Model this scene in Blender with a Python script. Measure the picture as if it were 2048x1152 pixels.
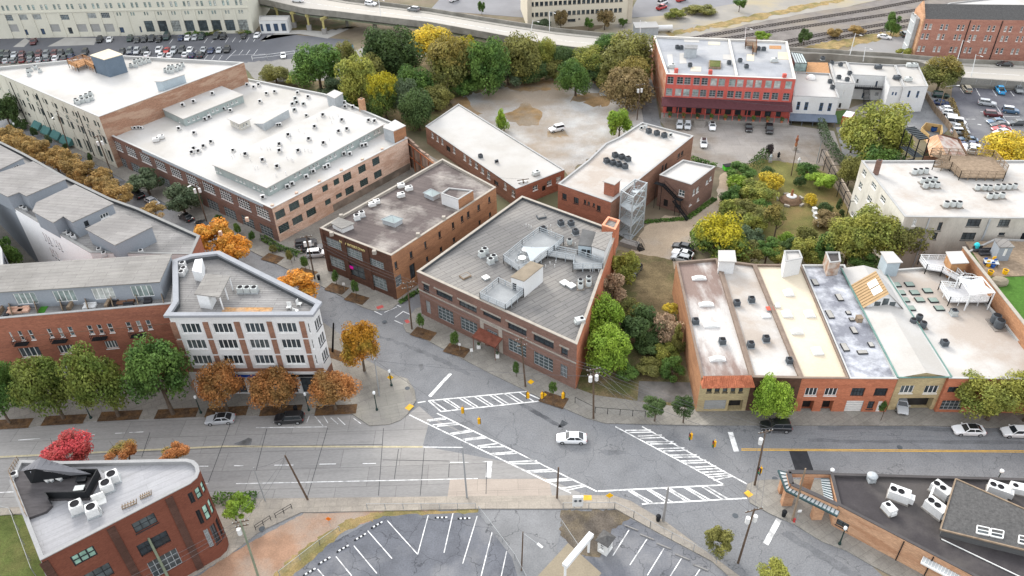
import bpy,bmesh,math,random
from mathutils import Vector,Matrix,geometry
R = math.radians
for o in list(bpy.data.objects): bpy.data.objects.remove(o)
SC = bpy.context.scene
COL = SC.collection
# ---------------------------------------------------------------- camera
FPX,PITCH,ROLL,CAMH = 1523.3,.63347,.03067,90.0      # focal length in photo pixels, pitch, roll, height above the street
_f = Vector((0,math.cos(PITCH),-math.sin(PITCH)))
_r = Vector((1,0,0)); _d = Vector((0,-math.sin(PITCH),-math.cos(PITCH)))
RX = _r * math.cos(ROLL) + _d * math.sin(ROLL)
DY = -_r * math.sin(ROLL) + _d * math.cos(ROLL)
cam = bpy.data.cameras.new("camera"); cam_ob = bpy.data.objects.new("camera",cam); COL.objects.link(cam_ob)
cam.sensor_width = 36; cam.lens = 36 * FPX / 2048; cam.clip_start = 1; cam.clip_end = 3000
mw = Matrix((RX,-DY,-_f)).transposed().to_4x4(); mw.translation = (0,0,CAMH)
cam_ob.matrix_world = mw
SC.camera = cam_ob
SC.render.resolution_x,SC.render.resolution_y = 1024,576
# ---------------------------------------------------------------- daylight
SUN_EL,SUN_AZ = 32,-27                                   # degrees; low behind the blocks, a little to the left, through thin cloud
world = bpy.data.worlds.new("World"); SC.world = world; world.use_nodes = True
nt = world.node_tree; nt.nodes.clear()
sky = nt.nodes.new("ShaderNodeTexSky"); sky.sky_type = 'NISHITA'; sky.sun_disc = False
sky.sun_elevation = R(SUN_EL); sky.sun_rotation = R(SUN_AZ); sky.air_density = 1.2; sky.dust_density = 3.0; sky.ozone_density = 1.0
hsv = nt.nodes.new("ShaderNodeHueSaturation"); hsv.inputs['Saturation'].default_value = .30
bg = nt.nodes.new("ShaderNodeBackground"); bg.inputs['Strength'].default_value = .15
wo = nt.nodes.new("ShaderNodeOutputWorld")
nt.links.new(sky.outputs[0],hsv.inputs['Color']); cloud = nt.nodes.new("ShaderNodeMix"); cloud.data_type = 'RGBA'; cloud.inputs[0].default_value = .62; cloud.inputs[7].default_value = (4.9,5.0,5.2,1)   # thin even cloud in front of the clear sky
nt.links.new(hsv.outputs[0],cloud.inputs[6]); nt.links.new(cloud.outputs[2],bg.inputs[0]); nt.links.new(bg.outputs[0],wo.inputs[0])
sun = bpy.data.lights.new("sun",'SUN'); sun.energy = .9; sun.angle = R(16); sun.color = (1,.95,.87)
sun_ob = bpy.data.objects.new("sun",sun); COL.objects.link(sun_ob); sun_ob.location = (0,100,200)
sun_ob.rotation_euler = (R(SUN_EL - 90),0,R(-SUN_AZ))
SC.view_settings.view_transform = 'Standard'; SC.view_settings.look = 'None'; SC.view_settings.gamma = 1
SC.view_settings.exposure = 1.52
SC.cycles.max_bounces = 5; SC.cycles.diffuse_bounces = 3; SC.cycles.transparent_max_bounces = 6
# ---------------------------------------------------------------- photo pixels to points in the place
def ray(x,y): return RX * ((x - 1024) / FPX) + DY * ((y - 576) / FPX) + _f
def G(x,y,z=0.0):
    """the point at height z that a pixel of the photograph shows"""
    r = ray(x,y); k = (CAMH - z) / -r.z
    return Vector((r.x * k,r.y * k,z))
def G2(x,y,z=0.0): return G(x,y,z).xy
def dist(p): return (Vector((p[0],p[1],p[2] if len(p) > 2 else 0)) - Vector((0,0,CAMH))).dot(_f)
def hgt(base,top,z0=0.0):
    """height of a top pixel above the ground pixel it stands over"""
    b = G2(*base,z0); t = ray(*top); t = Vector((t.x,t.y)) / -t.z
    return CAMH - b.dot(t) / t.dot(t)
def onplane(px,a,b):
    """(u, z) of a pixel on the vertical plane through a, b"""
    r = ray(*px); d = (b - a).normalized(); n = Vector((d.y,-d.x))
    k = a.dot(n) / r.xy.dot(n)
    p = r.xy * k
    return (p - a).dot(d),CAMH + r.z * k
# tiles of the enlarged photo: tile(c, r) maps enlarged coordinates back to photo pixels
def tile(ox,oy,s): return lambda x,y: (ox + x / s,oy + y / s)
a1,a2,a3,a4 = [tile(512 * i,0,3) for i in range(4)]
b1,b2,b3,b4 = [tile(512 * i,384,3) for i in range(4)]
c1,c2,c3,c4 = [tile(512 * i,768,3) for i in range(4)]
# ---------------------------------------------------------------- materials
MATS = {}
def _lin(c): return tuple(c) + (1,) if len(c) == 3 else tuple(c)
def _mul(c,k): return tuple(min(1,max(0,x * k)) for x in c[:3]) + (1,)
def M(name,c,v=.12,s=.6,r=.85,c2=None,s2=.08,f2=.6,t2=.52,stretch=None,ang=0,metal=0,spec=.06,crack=None,strip=None,fine=.06,rnd=0,trans=0):
    if name in MATS: return MATS[name]
    m = bpy.data.materials.new(name); m.use_nodes = True; MATS[name] = m
    n = m.node_tree.nodes; L = m.node_tree.links; b = n['Principled BSDF']
    b.inputs['Roughness'].default_value = r; b.inputs['Metallic'].default_value = metal
    b.inputs['Specular IOR Level'].default_value = spec
    geo = n.new('ShaderNodeNewGeometry'); mp = n.new('ShaderNodeMapping')
    L.new(geo.outputs['Position'],mp.inputs[0]); mp.inputs['Rotation'].default_value = (0,0,R(ang))
    if stretch: mp.inputs['Scale'].default_value = stretch
    def noise(scale,det=5,src=mp):
        t = n.new('ShaderNodeTexNoise'); t.inputs['Scale'].default_value = scale; t.inputs['Detail'].default_value = det; t.inputs['Roughness'].default_value = .6
        L.new(src.outputs[0],t.inputs['Vector']); return t
    def rng(src,a,z,lo,hi):
        k = n.new('ShaderNodeMapRange'); k.inputs[1].default_value = a; k.inputs[2].default_value = z; k.inputs[3].default_value = lo; k.inputs[4].default_value = hi
        L.new(src,k.inputs[0]); return k.outputs[0]
    def mix(fac,A,B,mode='MIX'):
        x = n.new('ShaderNodeMix'); x.data_type = 'RGBA'; x.blend_type = mode
        for i,val in ((0,fac),(6,A),(7,B)):
            if isinstance(val,(int,float)): x.inputs[i].default_value = val
            elif isinstance(val,tuple): x.inputs[i].default_value = val
            else: L.new(val,x.inputs[i])
        return x.outputs[2]
    col = mix(rng(noise(s).outputs[0],.3,.7,0,1),_mul(c,1 - v),_mul(c,1 + v))
    if c2 is not None:
        col = mix(rng(noise(s2,6).outputs[0],t2 - .06,t2 + .08,0,f2),col,_lin(c2))
    if strip:
        sa,w,ln,dk = strip
        m2 = n.new('ShaderNodeMapping'); L.new(geo.outputs['Position'],m2.inputs[0]); m2.inputs['Rotation'].default_value = (0,0,R(-sa))
        bt = n.new('ShaderNodeTexBrick'); bt.inputs['Scale'].default_value = 1; bt.inputs['Brick Width'].default_value = ln; bt.inputs['Row Height'].default_value = w
        bt.inputs['Mortar Size'].default_value = .045; bt.inputs['Mortar Smooth'].default_value = .3
        bt.inputs['Color1'].default_value = (1,1,1,1); bt.inputs['Color2'].default_value = (.86,.86,.87,1); bt.inputs['Mortar'].default_value = (dk,dk,dk,1)
        L.new(m2.outputs[0],bt.inputs['Vector']); col = mix(.9,col,bt.outputs['Color'],'MULTIPLY')
        m3 = n.new('ShaderNodeMapping'); m3.inputs['Scale'].default_value = (.12,1.6,1); L.new(m2.outputs[0],m3.inputs[0])
        col = mix(rng(noise(1,4,m3).outputs[0],.5,.75,0,.35),col,_mul(c,.45))
    if crack:
        cs,cw,dk = crack
        nz = noise(.35,3); sc = n.new('ShaderNodeVectorMath'); sc.operation = 'SCALE'; sc.inputs[3].default_value = 3.0; L.new(nz.outputs['Color'],sc.inputs[0])
        ad = n.new('ShaderNodeVectorMath'); ad.operation = 'ADD'; L.new(mp.outputs[0],ad.inputs[0]); L.new(sc.outputs[0],ad.inputs[1])
        vo = n.new('ShaderNodeTexVoronoi'); vo.feature = 'DISTANCE_TO_EDGE'; vo.inputs['Scale'].default_value = cs; L.new(ad.outputs[0],vo.inputs['Vector'])
        col = mix(rng(vo.outputs['Distance'],0,cw,dk,0),col,_mul(c,.35))
    if fine:
        col = mix(1.0,col,rngc(n,L,noise(4.5,4).outputs[0],fine * 1.6),'MULTIPLY')
    if rnd:
        oi = n.new('ShaderNodeObjectInfo'); k = n.new('ShaderNodeHueSaturation'); L.new(col,k.inputs['Color'])
        L.new(rng(oi.outputs['Random'],0,1,1 - rnd,1 + rnd),k.inputs['Value']); col = k.outputs[0]
    L.new(col,b.inputs['Base Color'])
    m.diffuse_color = _lin(c)
    return m
def rngc(n,L,src,amt):
    k = n.new('ShaderNodeMapRange'); k.inputs[1].default_value = .25; k.inputs[2].default_value = .75; k.inputs[3].default_value = 1 - amt; k.inputs[4].default_value = 1 + amt
    L.new(src,k.inputs[0]); return k.outputs[0]
def brick(name,c,c2=None,v=.22,f2=.5,s2=.25,t2=.52):
    return M(name,c,v=v,s=2.2,c2=c2 or _mul(c,.6)[:3],s2=s2,f2=f2,t2=t2,stretch=(.7,.7,3.2),fine=.16,r=.9)
def glass(name,c,c2=None,r=.12):
    """window glass; each pane its own tint: some show blinds, some a dark room, some a reflection painted into the tint"""
    m = bpy.data.materials.new(name); m.use_nodes = True; MATS[name] = m
    n = m.node_tree.nodes; L = m.node_tree.links; b = n['Principled BSDF']
    oi = n.new('ShaderNodeObjectInfo'); rp = n.new('ShaderNodeValToRGB'); rp.color_ramp.interpolation = 'CONSTANT'
    e = rp.color_ramp.elements; e[0].color = _lin(c); e[0].position = 0
    e[1].position = .45; e[1].color = _mul(c,1.6)
    x = e.new(.72); x.color = _lin(c2 or _mul(c,.6)[:3])
    L.new(oi.outputs['Random'],rp.inputs[0])
    geo = n.new('ShaderNodeNewGeometry'); t = n.new('ShaderNodeTexNoise'); t.inputs['Scale'].default_value = .9; L.new(geo.outputs['Position'],t.inputs['Vector'])
    k = n.new('ShaderNodeMix'); k.data_type = 'RGBA'; k.blend_type = 'MULTIPLY'; k.inputs[0].default_value = 1
    L.new(rp.outputs[0],k.inputs[6]); L.new(rngc(n,L,t.outputs[0],.5),k.inputs[7]); L.new(k.outputs[2],b.inputs['Base Color'])
    b.inputs['Roughness'].default_value = r; b.inputs['Specular IOR Level'].default_value = .6
    return m
# ---------------------------------------------------------------- mesh builder
class MB:
    def __init__(s): s.v = []; s.f = []; s.m = []
    def face(s,pts,mi=0):
        i = len(s.v); s.v += [tuple(p) for p in pts]; s.f.append(tuple(range(i,i + len(pts)))); s.m.append(mi)
    def box(s,x0,y0,z0,x1,y1,z1,mi=0,T=None,top=None):
        c = [Vector((x,y,z)) for z in (z0,z1) for x,y in ((x0,y0),(x1,y0),(x1,y1),(x0,y1))]
        if T: c = [T @ p for p in c]
        i = len(s.v); s.v += [tuple(p) for p in c]
        for k,q in enumerate(((3,2,1,0),(4,5,6,7),(0,1,5,4),(1,2,6,5),(2,3,7,6),(3,0,4,7))):
            s.f.append(tuple(i + j for j in q)); s.m.append(top if (top is not None and k == 1) else mi)
    def prism(s,poly,z0,z1,mi=0,top=None,bottom=False):
        n = len(poly); i = len(s.v)
        s.v += [(p[0],p[1],z0) for p in poly] + [(p[0],p[1],z1) for p in poly]
        for k in range(n):
            j = (k + 1) % n; s.f.append((i + k,i + j,i + n + j,i + n + k)); s.m.append(mi)
        s.cap([(p[0],p[1],z1) for p in poly],mi if top is None else top)
        if bottom: s.cap([(p[0],p[1],z0) for p in poly][::-1],mi)
    def cap(s,pts,mi=0):
        if len(pts) <= 4: s.face(pts,mi); return
        i = len(s.v); s.v += [tuple(p) for p in pts]
        for t in geometry.tessellate_polygon([[Vector(p) for p in pts]]): 
            a,b,c = [Vector(pts[k]) for k in t]
            want = Vector((0,0,0))
            for k in range(len(pts)): want += Vector(pts[k]).cross(Vector(pts[(k + 1) % len(pts)]))
            if (b - a).cross(c - a).dot(want) < 0: t = t[::-1]
            s.f.append(tuple(i + k for k in t)); s.m.append(mi)
    def tube(s,p,q,r0,r1=None,n=8,mi=0,caps=True):
        p = Vector(p); q = Vector(q); r1 = r0 if r1 is None else r1
        d = (q - p).normalized(); a = d.cross(Vector((0,0,1)) if abs(d.z) < .9 else Vector((1,0,0))).normalized(); b = d.cross(a)
        i = len(s.v)
        for c,r in ((p,r0),(q,r1)):
            for k in range(n):
                t = 2 * math.pi * k / n; s.v.append(tuple(c + a * (r * math.cos(t)) + b * (r * math.sin(t))))
        for k in range(n):
            j = (k + 1) % n; s.f.append((i + k,i + n + k,i + n + j,i + j)); s.m.append(mi)
        if caps: s.f.append(tuple(i + k for k in range(n))); s.m.append(mi); s.f.append(tuple(i + n + k for k in reversed(range(n)))); s.m.append(mi)
    def lathe(s,prof,n=12,mi=0,c=(0,0)):
        i = len(s.v)
        for r,z in prof:
            for k in range(n):
                t = 2 * math.pi * k / n; s.v.append((c[0] + r * math.cos(t),c[1] + r * math.sin(t),z))
        for a in range(len(prof) - 1):
            for k in range(n):
                j = (k + 1) % n; s.f.append((i + a * n + k,i + a * n + j,i + a * n + n + j,i + a * n + n + k)); s.m.append(mi)
        s.f.append(tuple(i + (len(prof) - 1) * n + k for k in range(n))); s.m.append(mi)
    def bar(s,p,q,w,h,mi=0):
        """a straight bar of width w and height h from p to q"""
        p = Vector(p); q = Vector(q); d = (q - p).normalized()
        sd = d.cross(Vector((0,0,1))); sd = sd.normalized() if sd.length > 1e-4 else Vector((1,0,0)); up = sd.cross(d)
        c = [b + sd * (x * w / 2) + up * (y * h / 2) for b in (p,q) for x,y in ((-1,-1),(1,-1),(1,1),(-1,1))]
        i = len(s.v); s.v += [tuple(x) for x in c]
        for q4 in ((3,2,1,0),(4,5,6,7),(0,1,5,4),(1,2,6,5),(2,3,7,6),(3,0,4,7)): s.f.append(tuple(i + j for j in q4)); s.m.append(mi)
    def mesh(s,name,mats):
        me = bpy.data.meshes.new(name); me.from_pydata(s.v,[],s.f)
        for m in (mats if isinstance(mats,(list,tuple)) else [mats]): me.materials.append(m)
        me.polygons.foreach_set('material_index',s.m); me.update(); return me
    def build(s,name,mats,parent=None,smooth=False):
        """link as ONE mesh object; points are in place coordinates, or in the parent's when local"""
        me = s.mesh(name,mats)
        if smooth: me.polygons.foreach_set('use_smooth',[True] * len(me.polygons))
        return put(name,me,parent)
KIDS = {}
def put(name,me,parent=None,mat=None):
    o = bpy.data.objects.new(name,me); COL.objects.link(o)
    if parent is not None: o.parent = parent; KIDS.setdefault(parent.name,[]).append(o)
    if mat is not None: o.matrix_local = mat
    return o
def tag(o,label=None,cat=None,group=None,kind=None):
    if label: o['label'] = label
    if cat: o['category'] = cat
    if group: o['group'] = group
    if kind: o['kind'] = kind
    return o
def thing(name,label,cat,loc=(0,0,0),rz=0,group=None):
    o = bpy.data.objects.new(name,None); COL.objects.link(o); o.location = loc; o.rotation_euler = (0,0,rz)
    return tag(o,label,cat,group)
def kids(o): return KIDS.get(o.name,())
def copy_tree(o,parent=None):
    c = o.copy(); COL.objects.link(c)
    if parent is not None: c.parent = parent; KIDS.setdefault(parent.name,[]).append(c)
    for ch in kids(o): copy_tree(ch,c)
    return c
def relocal(mb,o):
    """shift a builder's points into the frame of an unrotated thing"""
    L = o.location; mb.v = [(x - L.x,y - L.y,z - L.z) for x,y,z in mb.v]; return mb
ORD = ['first','second','third','fourth','fifth','sixth','seventh','eighth','ninth','tenth','eleventh','twelfth','thirteenth','fourteenth','fifteenth','sixteenth',
       'seventeenth','eighteenth','nineteenth','twentieth']
def ordn(i,n):
    """where the i-th of n stands, counted from the left"""
    if n == 1: return ''
    if i == 0: return 'leftmost'
    if i == n - 1: return 'rightmost'
    if i < 20: return ORD[i] + ' from left'
    return ('%s from right' % ORD[n - 1 - i]) if n - 1 - i < 20 else ('twenty-%s from left' % ORD[i - 20])
def ccw(p):
    a = sum(p[i][0] * p[(i + 1) % len(p)][1] - p[(i + 1) % len(p)][0] * p[i][1] for i in range(len(p)))
    return p if a > 0 else p[::-1]
def inset(poly,d):
    n = len(poly); out = []
    for i in range(n):
        p0,p1,p2 = [Vector(poly[j % n][:2]) for j in (i - 1,i,i + 1)]
        e0 = (p1 - p0).normalized(); e1 = (p2 - p1).normalized()
        n0 = Vector((-e0.y,e0.x)); n1 = Vector((-e1.y,e1.x)); k = 1 + n0.dot(n1)
        out.append(p1 + (n0 + n1) * (d / max(k,.3)))
    return out
# ================================================================ the setting
ROUGH = {'gravel_lot': .8,'dead_grass': 1.3,'dry_grass': .8,'dirt_drive': .7,'dirt_strip': .4,'vacant_lot': .4,'lawn': .5,'bare_ground': .7,'ballast': .4,'far_yard': .5,'under_bridge': .6,'road_stain': .6}
def sheet(name,px,z,m,label,kind='structure'):
    if name in ROUGH:                                             # natural ground has no straight edges
        rg = random.Random(len(px) * 7 + int(px[0][0])); out = []
        for k in range(len(px)):
            (x0,y0),(x1,y1) = px[k],px[(k + 1) % len(px)]; n = max(2,min(14,int(math.hypot(x1 - x0,y1 - y0) / 6))); am = min(4,math.hypot(x1 - x0,y1 - y0) * .06) * ROUGH[name]
            out += [(x0 + (x1 - x0) * j / n + rg.uniform(-am,am) * 1.5 * (j > 0),y0 + (y1 - y0) * j / n + rg.uniform(-am,am) * (j > 0)) for j in range(n)]
        px = out
    mb = MB(); mb.cap([G(x,y,z) for x,y in px])
    for i in range(len(mb.f)):                                    # faces look up
        a,b,c = [Vector(mb.v[k]) for k in mb.f[i][:3]]
        if (b - a).cross(c - a).z < 0: mb.f[i] = mb.f[i][::-1]
    return tag(mb.build(name,m),label,None,None,kind)
def slab(name,px,z,m,label):
    mb = MB(); mb.prism(ccw([G2(x,y,z) for x,y in px]),-.05,z,0)
    return tag(mb.build(name,m),label,None,None,'structure')
m_ground = M('dirt_ground',(.17,.14,.10),v=.25,s=.12,c2=(.09,.10,.05),s2=.05,f2=.7)
m_asph = M('asphalt',(.168,.172,.18),v=.12,s=.35,c2=(.19,.19,.192),s2=.035,f2=.5,crack=(.13,.007,.6),fine=.16)
m_asph2 = M('old_asphalt',(.19,.192,.196),v=.15,s=.3,c2=(.12,.125,.13),s2=.08,f2=.5,crack=(.16,.010,.8),fine=.12)
m_asph3 = M('lot_asphalt',(.115,.12,.135),v=.18,s=.3,c2=(.21,.21,.215),s2=.07,f2=.75,crack=(.19,.012,.75),fine=.12)
m_conc_road = M('concrete_road',(.285,.275,.262),v=.10,s=.15,c2=(.225,.22,.215),s2=.05,f2=.6,strip=(0,3.7,9,.55),fine=.08,stretch=(.35,1,1))
m_walk = M('sidewalk',(.265,.25,.222),v=.14,s=.25,c2=(.18,.168,.145),s2=.06,f2=.65,strip=(28,1.5,1.5,.72),fine=.1)
m_walk2 = M('sidewalk_light',(.325,.29,.245),v=.12,s=.2,c2=(.20,.185,.165),s2=.06,f2=.55,strip=(0,1.6,1.6,.75),fine=.1)
m_gravel = M('gravel',(.37,.365,.355),v=.25,s=.09,c2=(.235,.175,.115),s2=.035,f2=.75,t2=.5,fine=.2)
m_drive = M('dirt_drive',(.36,.285,.21),v=.2,s=.12,c2=(.36,.33,.30),s2=.05,f2=.7,fine=.15)
m_lotconc = M('worn_concrete',(.27,.25,.23),v=.16,s=.1,c2=(.16,.125,.09),s2=.045,f2=.7,strip=(-2,5,5,.72),fine=.12)
m_lawn = M('lawn',(.125,.12,.042),v=.3,s=.2,c2=(.19,.125,.06),s2=.07,f2=.7,fine=.2)
m_green = M('grass',(.075,.095,.028),v=.3,s=.4,c2=(.16,.14,.06),s2=.12,f2=.5,fine=.25)
m_redclay = M('red_clay',(.30,.185,.125),v=.22,s=.35,c2=(.29,.25,.21),s2=.09,f2=.8,fine=.12)
m_dry = M('dry_grass',(.26,.19,.09),v=.35,s=.5,c2=(.13,.13,.05),s2=.2,f2=.7,fine=.25)
m_mulch = M('mulch',(.085,.055,.035),v=.4,s=1.5,c2=(.16,.09,.04),s2=.6,f2=.6,fine=.25)
m_scrub = M('scrub_floor',(.15,.115,.065),v=.35,s=.3,c2=(.06,.075,.025),s2=.12,f2=.8,fine=.25)
m_white_paint = M('white_road_paint',(.72,.72,.71),v=.18,s=1.2,c2=(.22,.22,.22),s2=.8,f2=.7,t2=.54,fine=.1)
m_yellow_paint = M('yellow_road_paint',(.62,.36,.05),v=.2,s=1.2,fine=.1)
m_pale_yellow = M('faded_yellow_paint',(.42,.37,.25),v=.2,s=1.2,fine=.1)
m_tar = M('fresh_tar',(.035,.036,.04),v=.2,s=.6)
m_tan = M('tan_concrete',(.245,.21,.155),v=.1,s=.3,fine=.08)
m_ballast = M('ballast',(.17,.155,.145),v=.2,s=.3,c2=(.22,.19,.15),s2=.05,f2=.6,fine=.2)

g = MB(); g.face([(-1400,-300,-.03),(1400,-300,-.03),(1400,2200,-.03),(-1400,2200,-.03)])
tag(g.build('ground',m_ground),'brown dirt and dry grass ground of the district',None,None,'structure')
sheet('road',[(-420,1330),(-420,100),(-60,110),(400,140),(800,270),(1000,446),(1040,455),(860,600),(1090,770),(1200,820),(2300,820),(2300,1010),(1600,1000),(1960,1330)],.0,m_asph,'grey cracked asphalt of the streets and their crossing')
sheet('concrete_road',[(-420,905),(0,845),(512,820),(702,815),(739,852),(779,849),(812,832),(838,812),(868,838),(960,880),(1085,945),(1160,985),(1231,1005),(0,1030),(-420,1060)],.006,m_conc_road,'pale concrete lanes of the wide main street')
sheet('road_patch',[(860,838),(960,880),(1085,945),(1160,985),(1100,960),(1020,925),(850,893),(846,890)],.010,m_asph,'grey asphalt patch beside the slanting crosswalk')
sheet('concrete_apron',[(900,959),(1098,957),(1104,992),(895,994)],.010,M('pink_concrete',(.36,.31,.265),v=.08,s=.2,strip=(0,2.9,6,.7)),'pinkish concrete strip of road by the kerb')
for q,l,mt in (([c3(35,118),c3(60,112),c3(170,170),c3(255,222),c3(310,262),c3(290,262),c3(215,225),c3(120,170)],'dark stain streak across the asphalt before the vacant lot',(.085,.088,.095)),([c3(275,262),c3(300,215),c3(340,235),c3(318,250)],'dark patch beside the stain streak',(.05,.055,.06)),([c1(1400,360),c1(1440,345),c1(1490,322),c1(1512,328),c1(1505,365),c1(1470,375)],'dark oil stain on the left lanes',(.10,.098,.095)),([b2(975,1035),b2(1000,1030),b2(1010,1060),b2(985,1075)],'small dark oil stain on the slanting street',(.09,.09,.095)),([b2(690,840),b2(960,930),b2(1150,1010),b2(1290,1090),b2(1270,1100),b2(1120,1025),b2(940,945),b2(690,850)],'dark wheel track along the slanting street',(.125,.128,.135)),([c2(1180,250),c2(1290,215),c2(1310,255),c2(1215,275)],'square patch of darker asphalt inside the slanting crosswalk',(.11,.112,.118)),([c3(520,395),c3(680,400),c3(690,420),c3(560,425)],'worn patch in the middle of the crossing',(.13,.133,.14)),([c4(-20,160),c4(160,330),c4(400,500),c4(640,660),c4(560,690),c4(250,480),c4(60,330)],'paler asphalt strip on the right lanes',(.18,.183,.188)) if False else ([c4(300,250),c4(1536,262),c4(1536,285),c4(300,272)],'darker wheel track along the right lanes',(.12,.124,.132)),([c4(240,330),c4(1536,345),c4(1536,362),c4(240,348)],'second wheel track along the right lanes',(.125,.128,.136)),([c4(120,880),c4(560,1152),c4(500,1165),c4(80,900)],'wheel track on the lower right street',(.125,.128,.135))):
    sheet('road_stain',q,.014,M('stained_asphalt_%d' % int(mt[0] * 1000),mt,v=.2,s=.5,c2=(.16,.163,.17),s2=.35,f2=.7,t2=.5,fine=.14),l)
sheet('tar_patch',[c4(125,398),c4(233,398),c4(275,523),c4(165,523)],.010,m_tar,'black fresh tar patch across the right lanes')
slab('sidewalk',[(-420,910),(0,858),(200,840),(512,830),(702,826),(739,851),(779,848),(800,840),(815,828),(832,800),(829,780),(815,757),(790,750),(760,735),(729,717),(679,667),(645,644),(600,625),(512,577),(300,455),(100,335),(0,280),(-150,200),(-420,260)],.14,m_walk,'grey pavement round the block with the white trimmed corner building')
slab('sidewalk',[(-160,140),(0,225),(100,279),(200,333),(317,399),(512,507),(622,561),(725,614),(748,621),(780,619),(800,604),(1000,446),(900,335),(800,275),(400,142),(0,120),(-160,110)],.14,m_walk,'grey pavement in front of the old brick factories')
slab('sidewalk',[(806,650),(812,663),(838,672),(978,745),(1094,801),(1174,836),(1211,846),(1391,850),(1507,850),(1863,851),(2150,860),(2150,815),(1880,815),(1390,818),(1190,790),(1150,775),(845,612),(830,618)],.14,m_walk,'grey pavement in front of the triangular-block warehouse and shop row')
slab('sidewalk',[(-420,1052),(0,1016),(430,992),(512,997),(959,992),(1104,991),(1225,990),(1262,1002),(1334,1045),(1437,1121),(1560,1210),(1540,1225),(1424,1122),(1311,1062),(1231,1017),(1124,1017),(959,1017),(625,1024),(602,1024),(520,1062),(456,1111),(380,1155),(330,1175),(300,1160),(430,1000),(0,1030),(-420,1075)],.14,m_walk2,'pale pavement along the south kerb of the main street')
slab('sidewalk',[(1491,981),(1495,968),(1510,961),(1540,959),(2150,955),(2150,1340),(1900,1215),(1782,1150),(1741,1129),(1693,1101),(1645,1083),(1588,1048),(1540,1027),(1500,1005)],.14,m_walk,'grey pavement round the low brick building on the wedge corner')
for px,lab in (([(825,795),(815,828),(800,840),(779,848),(739,851),(702,826),(760,790),(760,750),(812,757)],'concrete corner plaza at the rounded kerb'),):
    sheet('plaza',px,.146,M('plaza_concrete',(.29,.275,.24),v=.1,s=.25,c2=(.2,.19,.18),s2=.09,f2=.6,strip=(15,3,3,.7)),lab)
# lots, lawns and yards
sheet('parking_lot',[c2(170,1152),c2(440,960),c2(760,785),c2(1320,765),c2(1536,1040),(1075,1240),(520,1240)],.006,m_asph3,'dark cracked asphalt parking lot below the main street')
sheet('driveway',[(952,1020),(1124,1020),(1120,1060),(1090,1240),(1060,1240),(1024,1115)],.009,m_asph2,'cracked grey asphalt driveway between the two fenced lots')
sheet('parking_lot',[(1215,1050),(1240,1030),(1290,1052),(1311,1066),(1424,1126),(1560,1230),(1180,1240),(1165,1110)],.006,m_asph3,'dark asphalt parking lot beside the white booth')
sheet('bare_ground',[(1122,1020),(1236,1020),(1262,1035),(1222,1062),(1200,1115),(1160,1110),(1120,1070)],.012,M('dark_dirt',(.10,.085,.07),v=.35,s=.4,c2=(.2,.16,.1),s2=.15,f2=.6,fine=.25),'dark bare dirt behind the chain link fence')
sheet('concrete_pad',[(1136,1086),(1203,1146),(1130,1240),(1040,1190)],.016,m_tan,'tan concrete pad under the white clearance bar')
sheet('dirt_strip',[(380,1160),(512,1078),(608,1026),(960,1020),(945,1026),(766,1032),(690,1060),(560,1155),(540,1240),(330,1240)],.004,m_redclay,'reddish clay strip between pavement and parking lot')
sheet('dry_grass',[(530,1160),(610,1095),(690,1040),(770,1022),(958,1019),(955,1025),(766,1032),(690,1062),(585,1152)],.010,m_dry,'strip of straw coloured dry grass along the lot edge','stuff')
sheet('lawn',[(-200,1025),(60,1030),(110,1240),(-200,1260)],.010,m_green,'green lawn beside the triangular brick building')
sheet('vacant_lot',[(1150,805),(1200,560),(1235,500),(1345,520),(1398,826),(1290,832),(1190,828)],.10,m_scrub,'overgrown brown vacant lot between two buildings')
sheet('concrete_pad',[(1278,762),(1386,765),(1392,806),(1275,802)],.106,M('stained_concrete',(.15,.14,.13),v=.25,s=.4,c2=(.07,.065,.06),s2=.15,f2=.7),'stained grey concrete slab in the vacant lot')
sheet('dirt_drive',[(1235,545),(1262,500),(1288,455),(1330,430),(1376,432),(1432,398),(1440,350),(1462,335),(1478,372),(1470,398),(1430,440),(1390,490),(1352,535),(1338,560),(1262,556)],.064,m_drive,'tan dirt drive curving between brick annex and garden')
sheet('parking_lot',[(1318,238),(1580,250),(1668,262),(1690,330),(1600,332),(1500,325),(1450,338),(1392,322),(1365,290),(1335,262)],.04,m_lotconc,'worn concrete parking lot in front of the red building')
sheet('alley',[(1272,150),(1304,160),(1322,250),(1370,300),(1290,262)],.05,m_asph2,'grey asphalt alley beside the red building')
sheet('belt_floor',[(560,165),(720,150),(870,105),(1100,108),(1300,118),(1290,175),(1150,165),(1000,178),(905,215),(850,262),(790,262)],.02,m_scrub,'brown leaf floor under the tree belt')
sheet('gravel_lot',[(900,200),(1010,168),(1160,155),(1290,165),(1290,262),(1200,300),(1135,350),(1000,270)],.03,m_gravel,'grey gravel lot with brown patches behind the long narrow shed')
for px in ([(1005,232),(1050,205),(1085,225),(1078,250),(1040,252)],[(890,200),(935,192),(985,260),(960,250)],[(1095,262),(1130,262),(1140,275),(1095,275)],[(1000,170),(1110,152),(1200,165),(1120,178),(1040,185)],[(1150,188),(1230,190),(1215,212),(1140,205)]):
    sheet('dead_grass',px,.04,M('dead_grass',(.25,.165,.085),v=.3,s=.25,c2=(.24,.21,.17),s2=.1,f2=.7,fine=.25),'brown patch of dead grass and leaves on the gravel lot','stuff')
sheet('lawn',[(1470,345),(1520,318),(1590,326),(1650,345),(1712,440),(1700,500),(1480,510),(1440,470)],.058,m_lawn,'olive green lawn of the walled garden')
sheet('parking_lot',[(1905,168),(2150,178),(2260,420),(2010,420),(1950,320),(1900,240)],.04,M('dark_lot',(.10,.10,.115),v=.2,s=.12,c2=(.2,.2,.2),s2=.05,f2=.6,crack=(.15,.01,.5)),'dark asphalt car park at the right edge')
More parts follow.
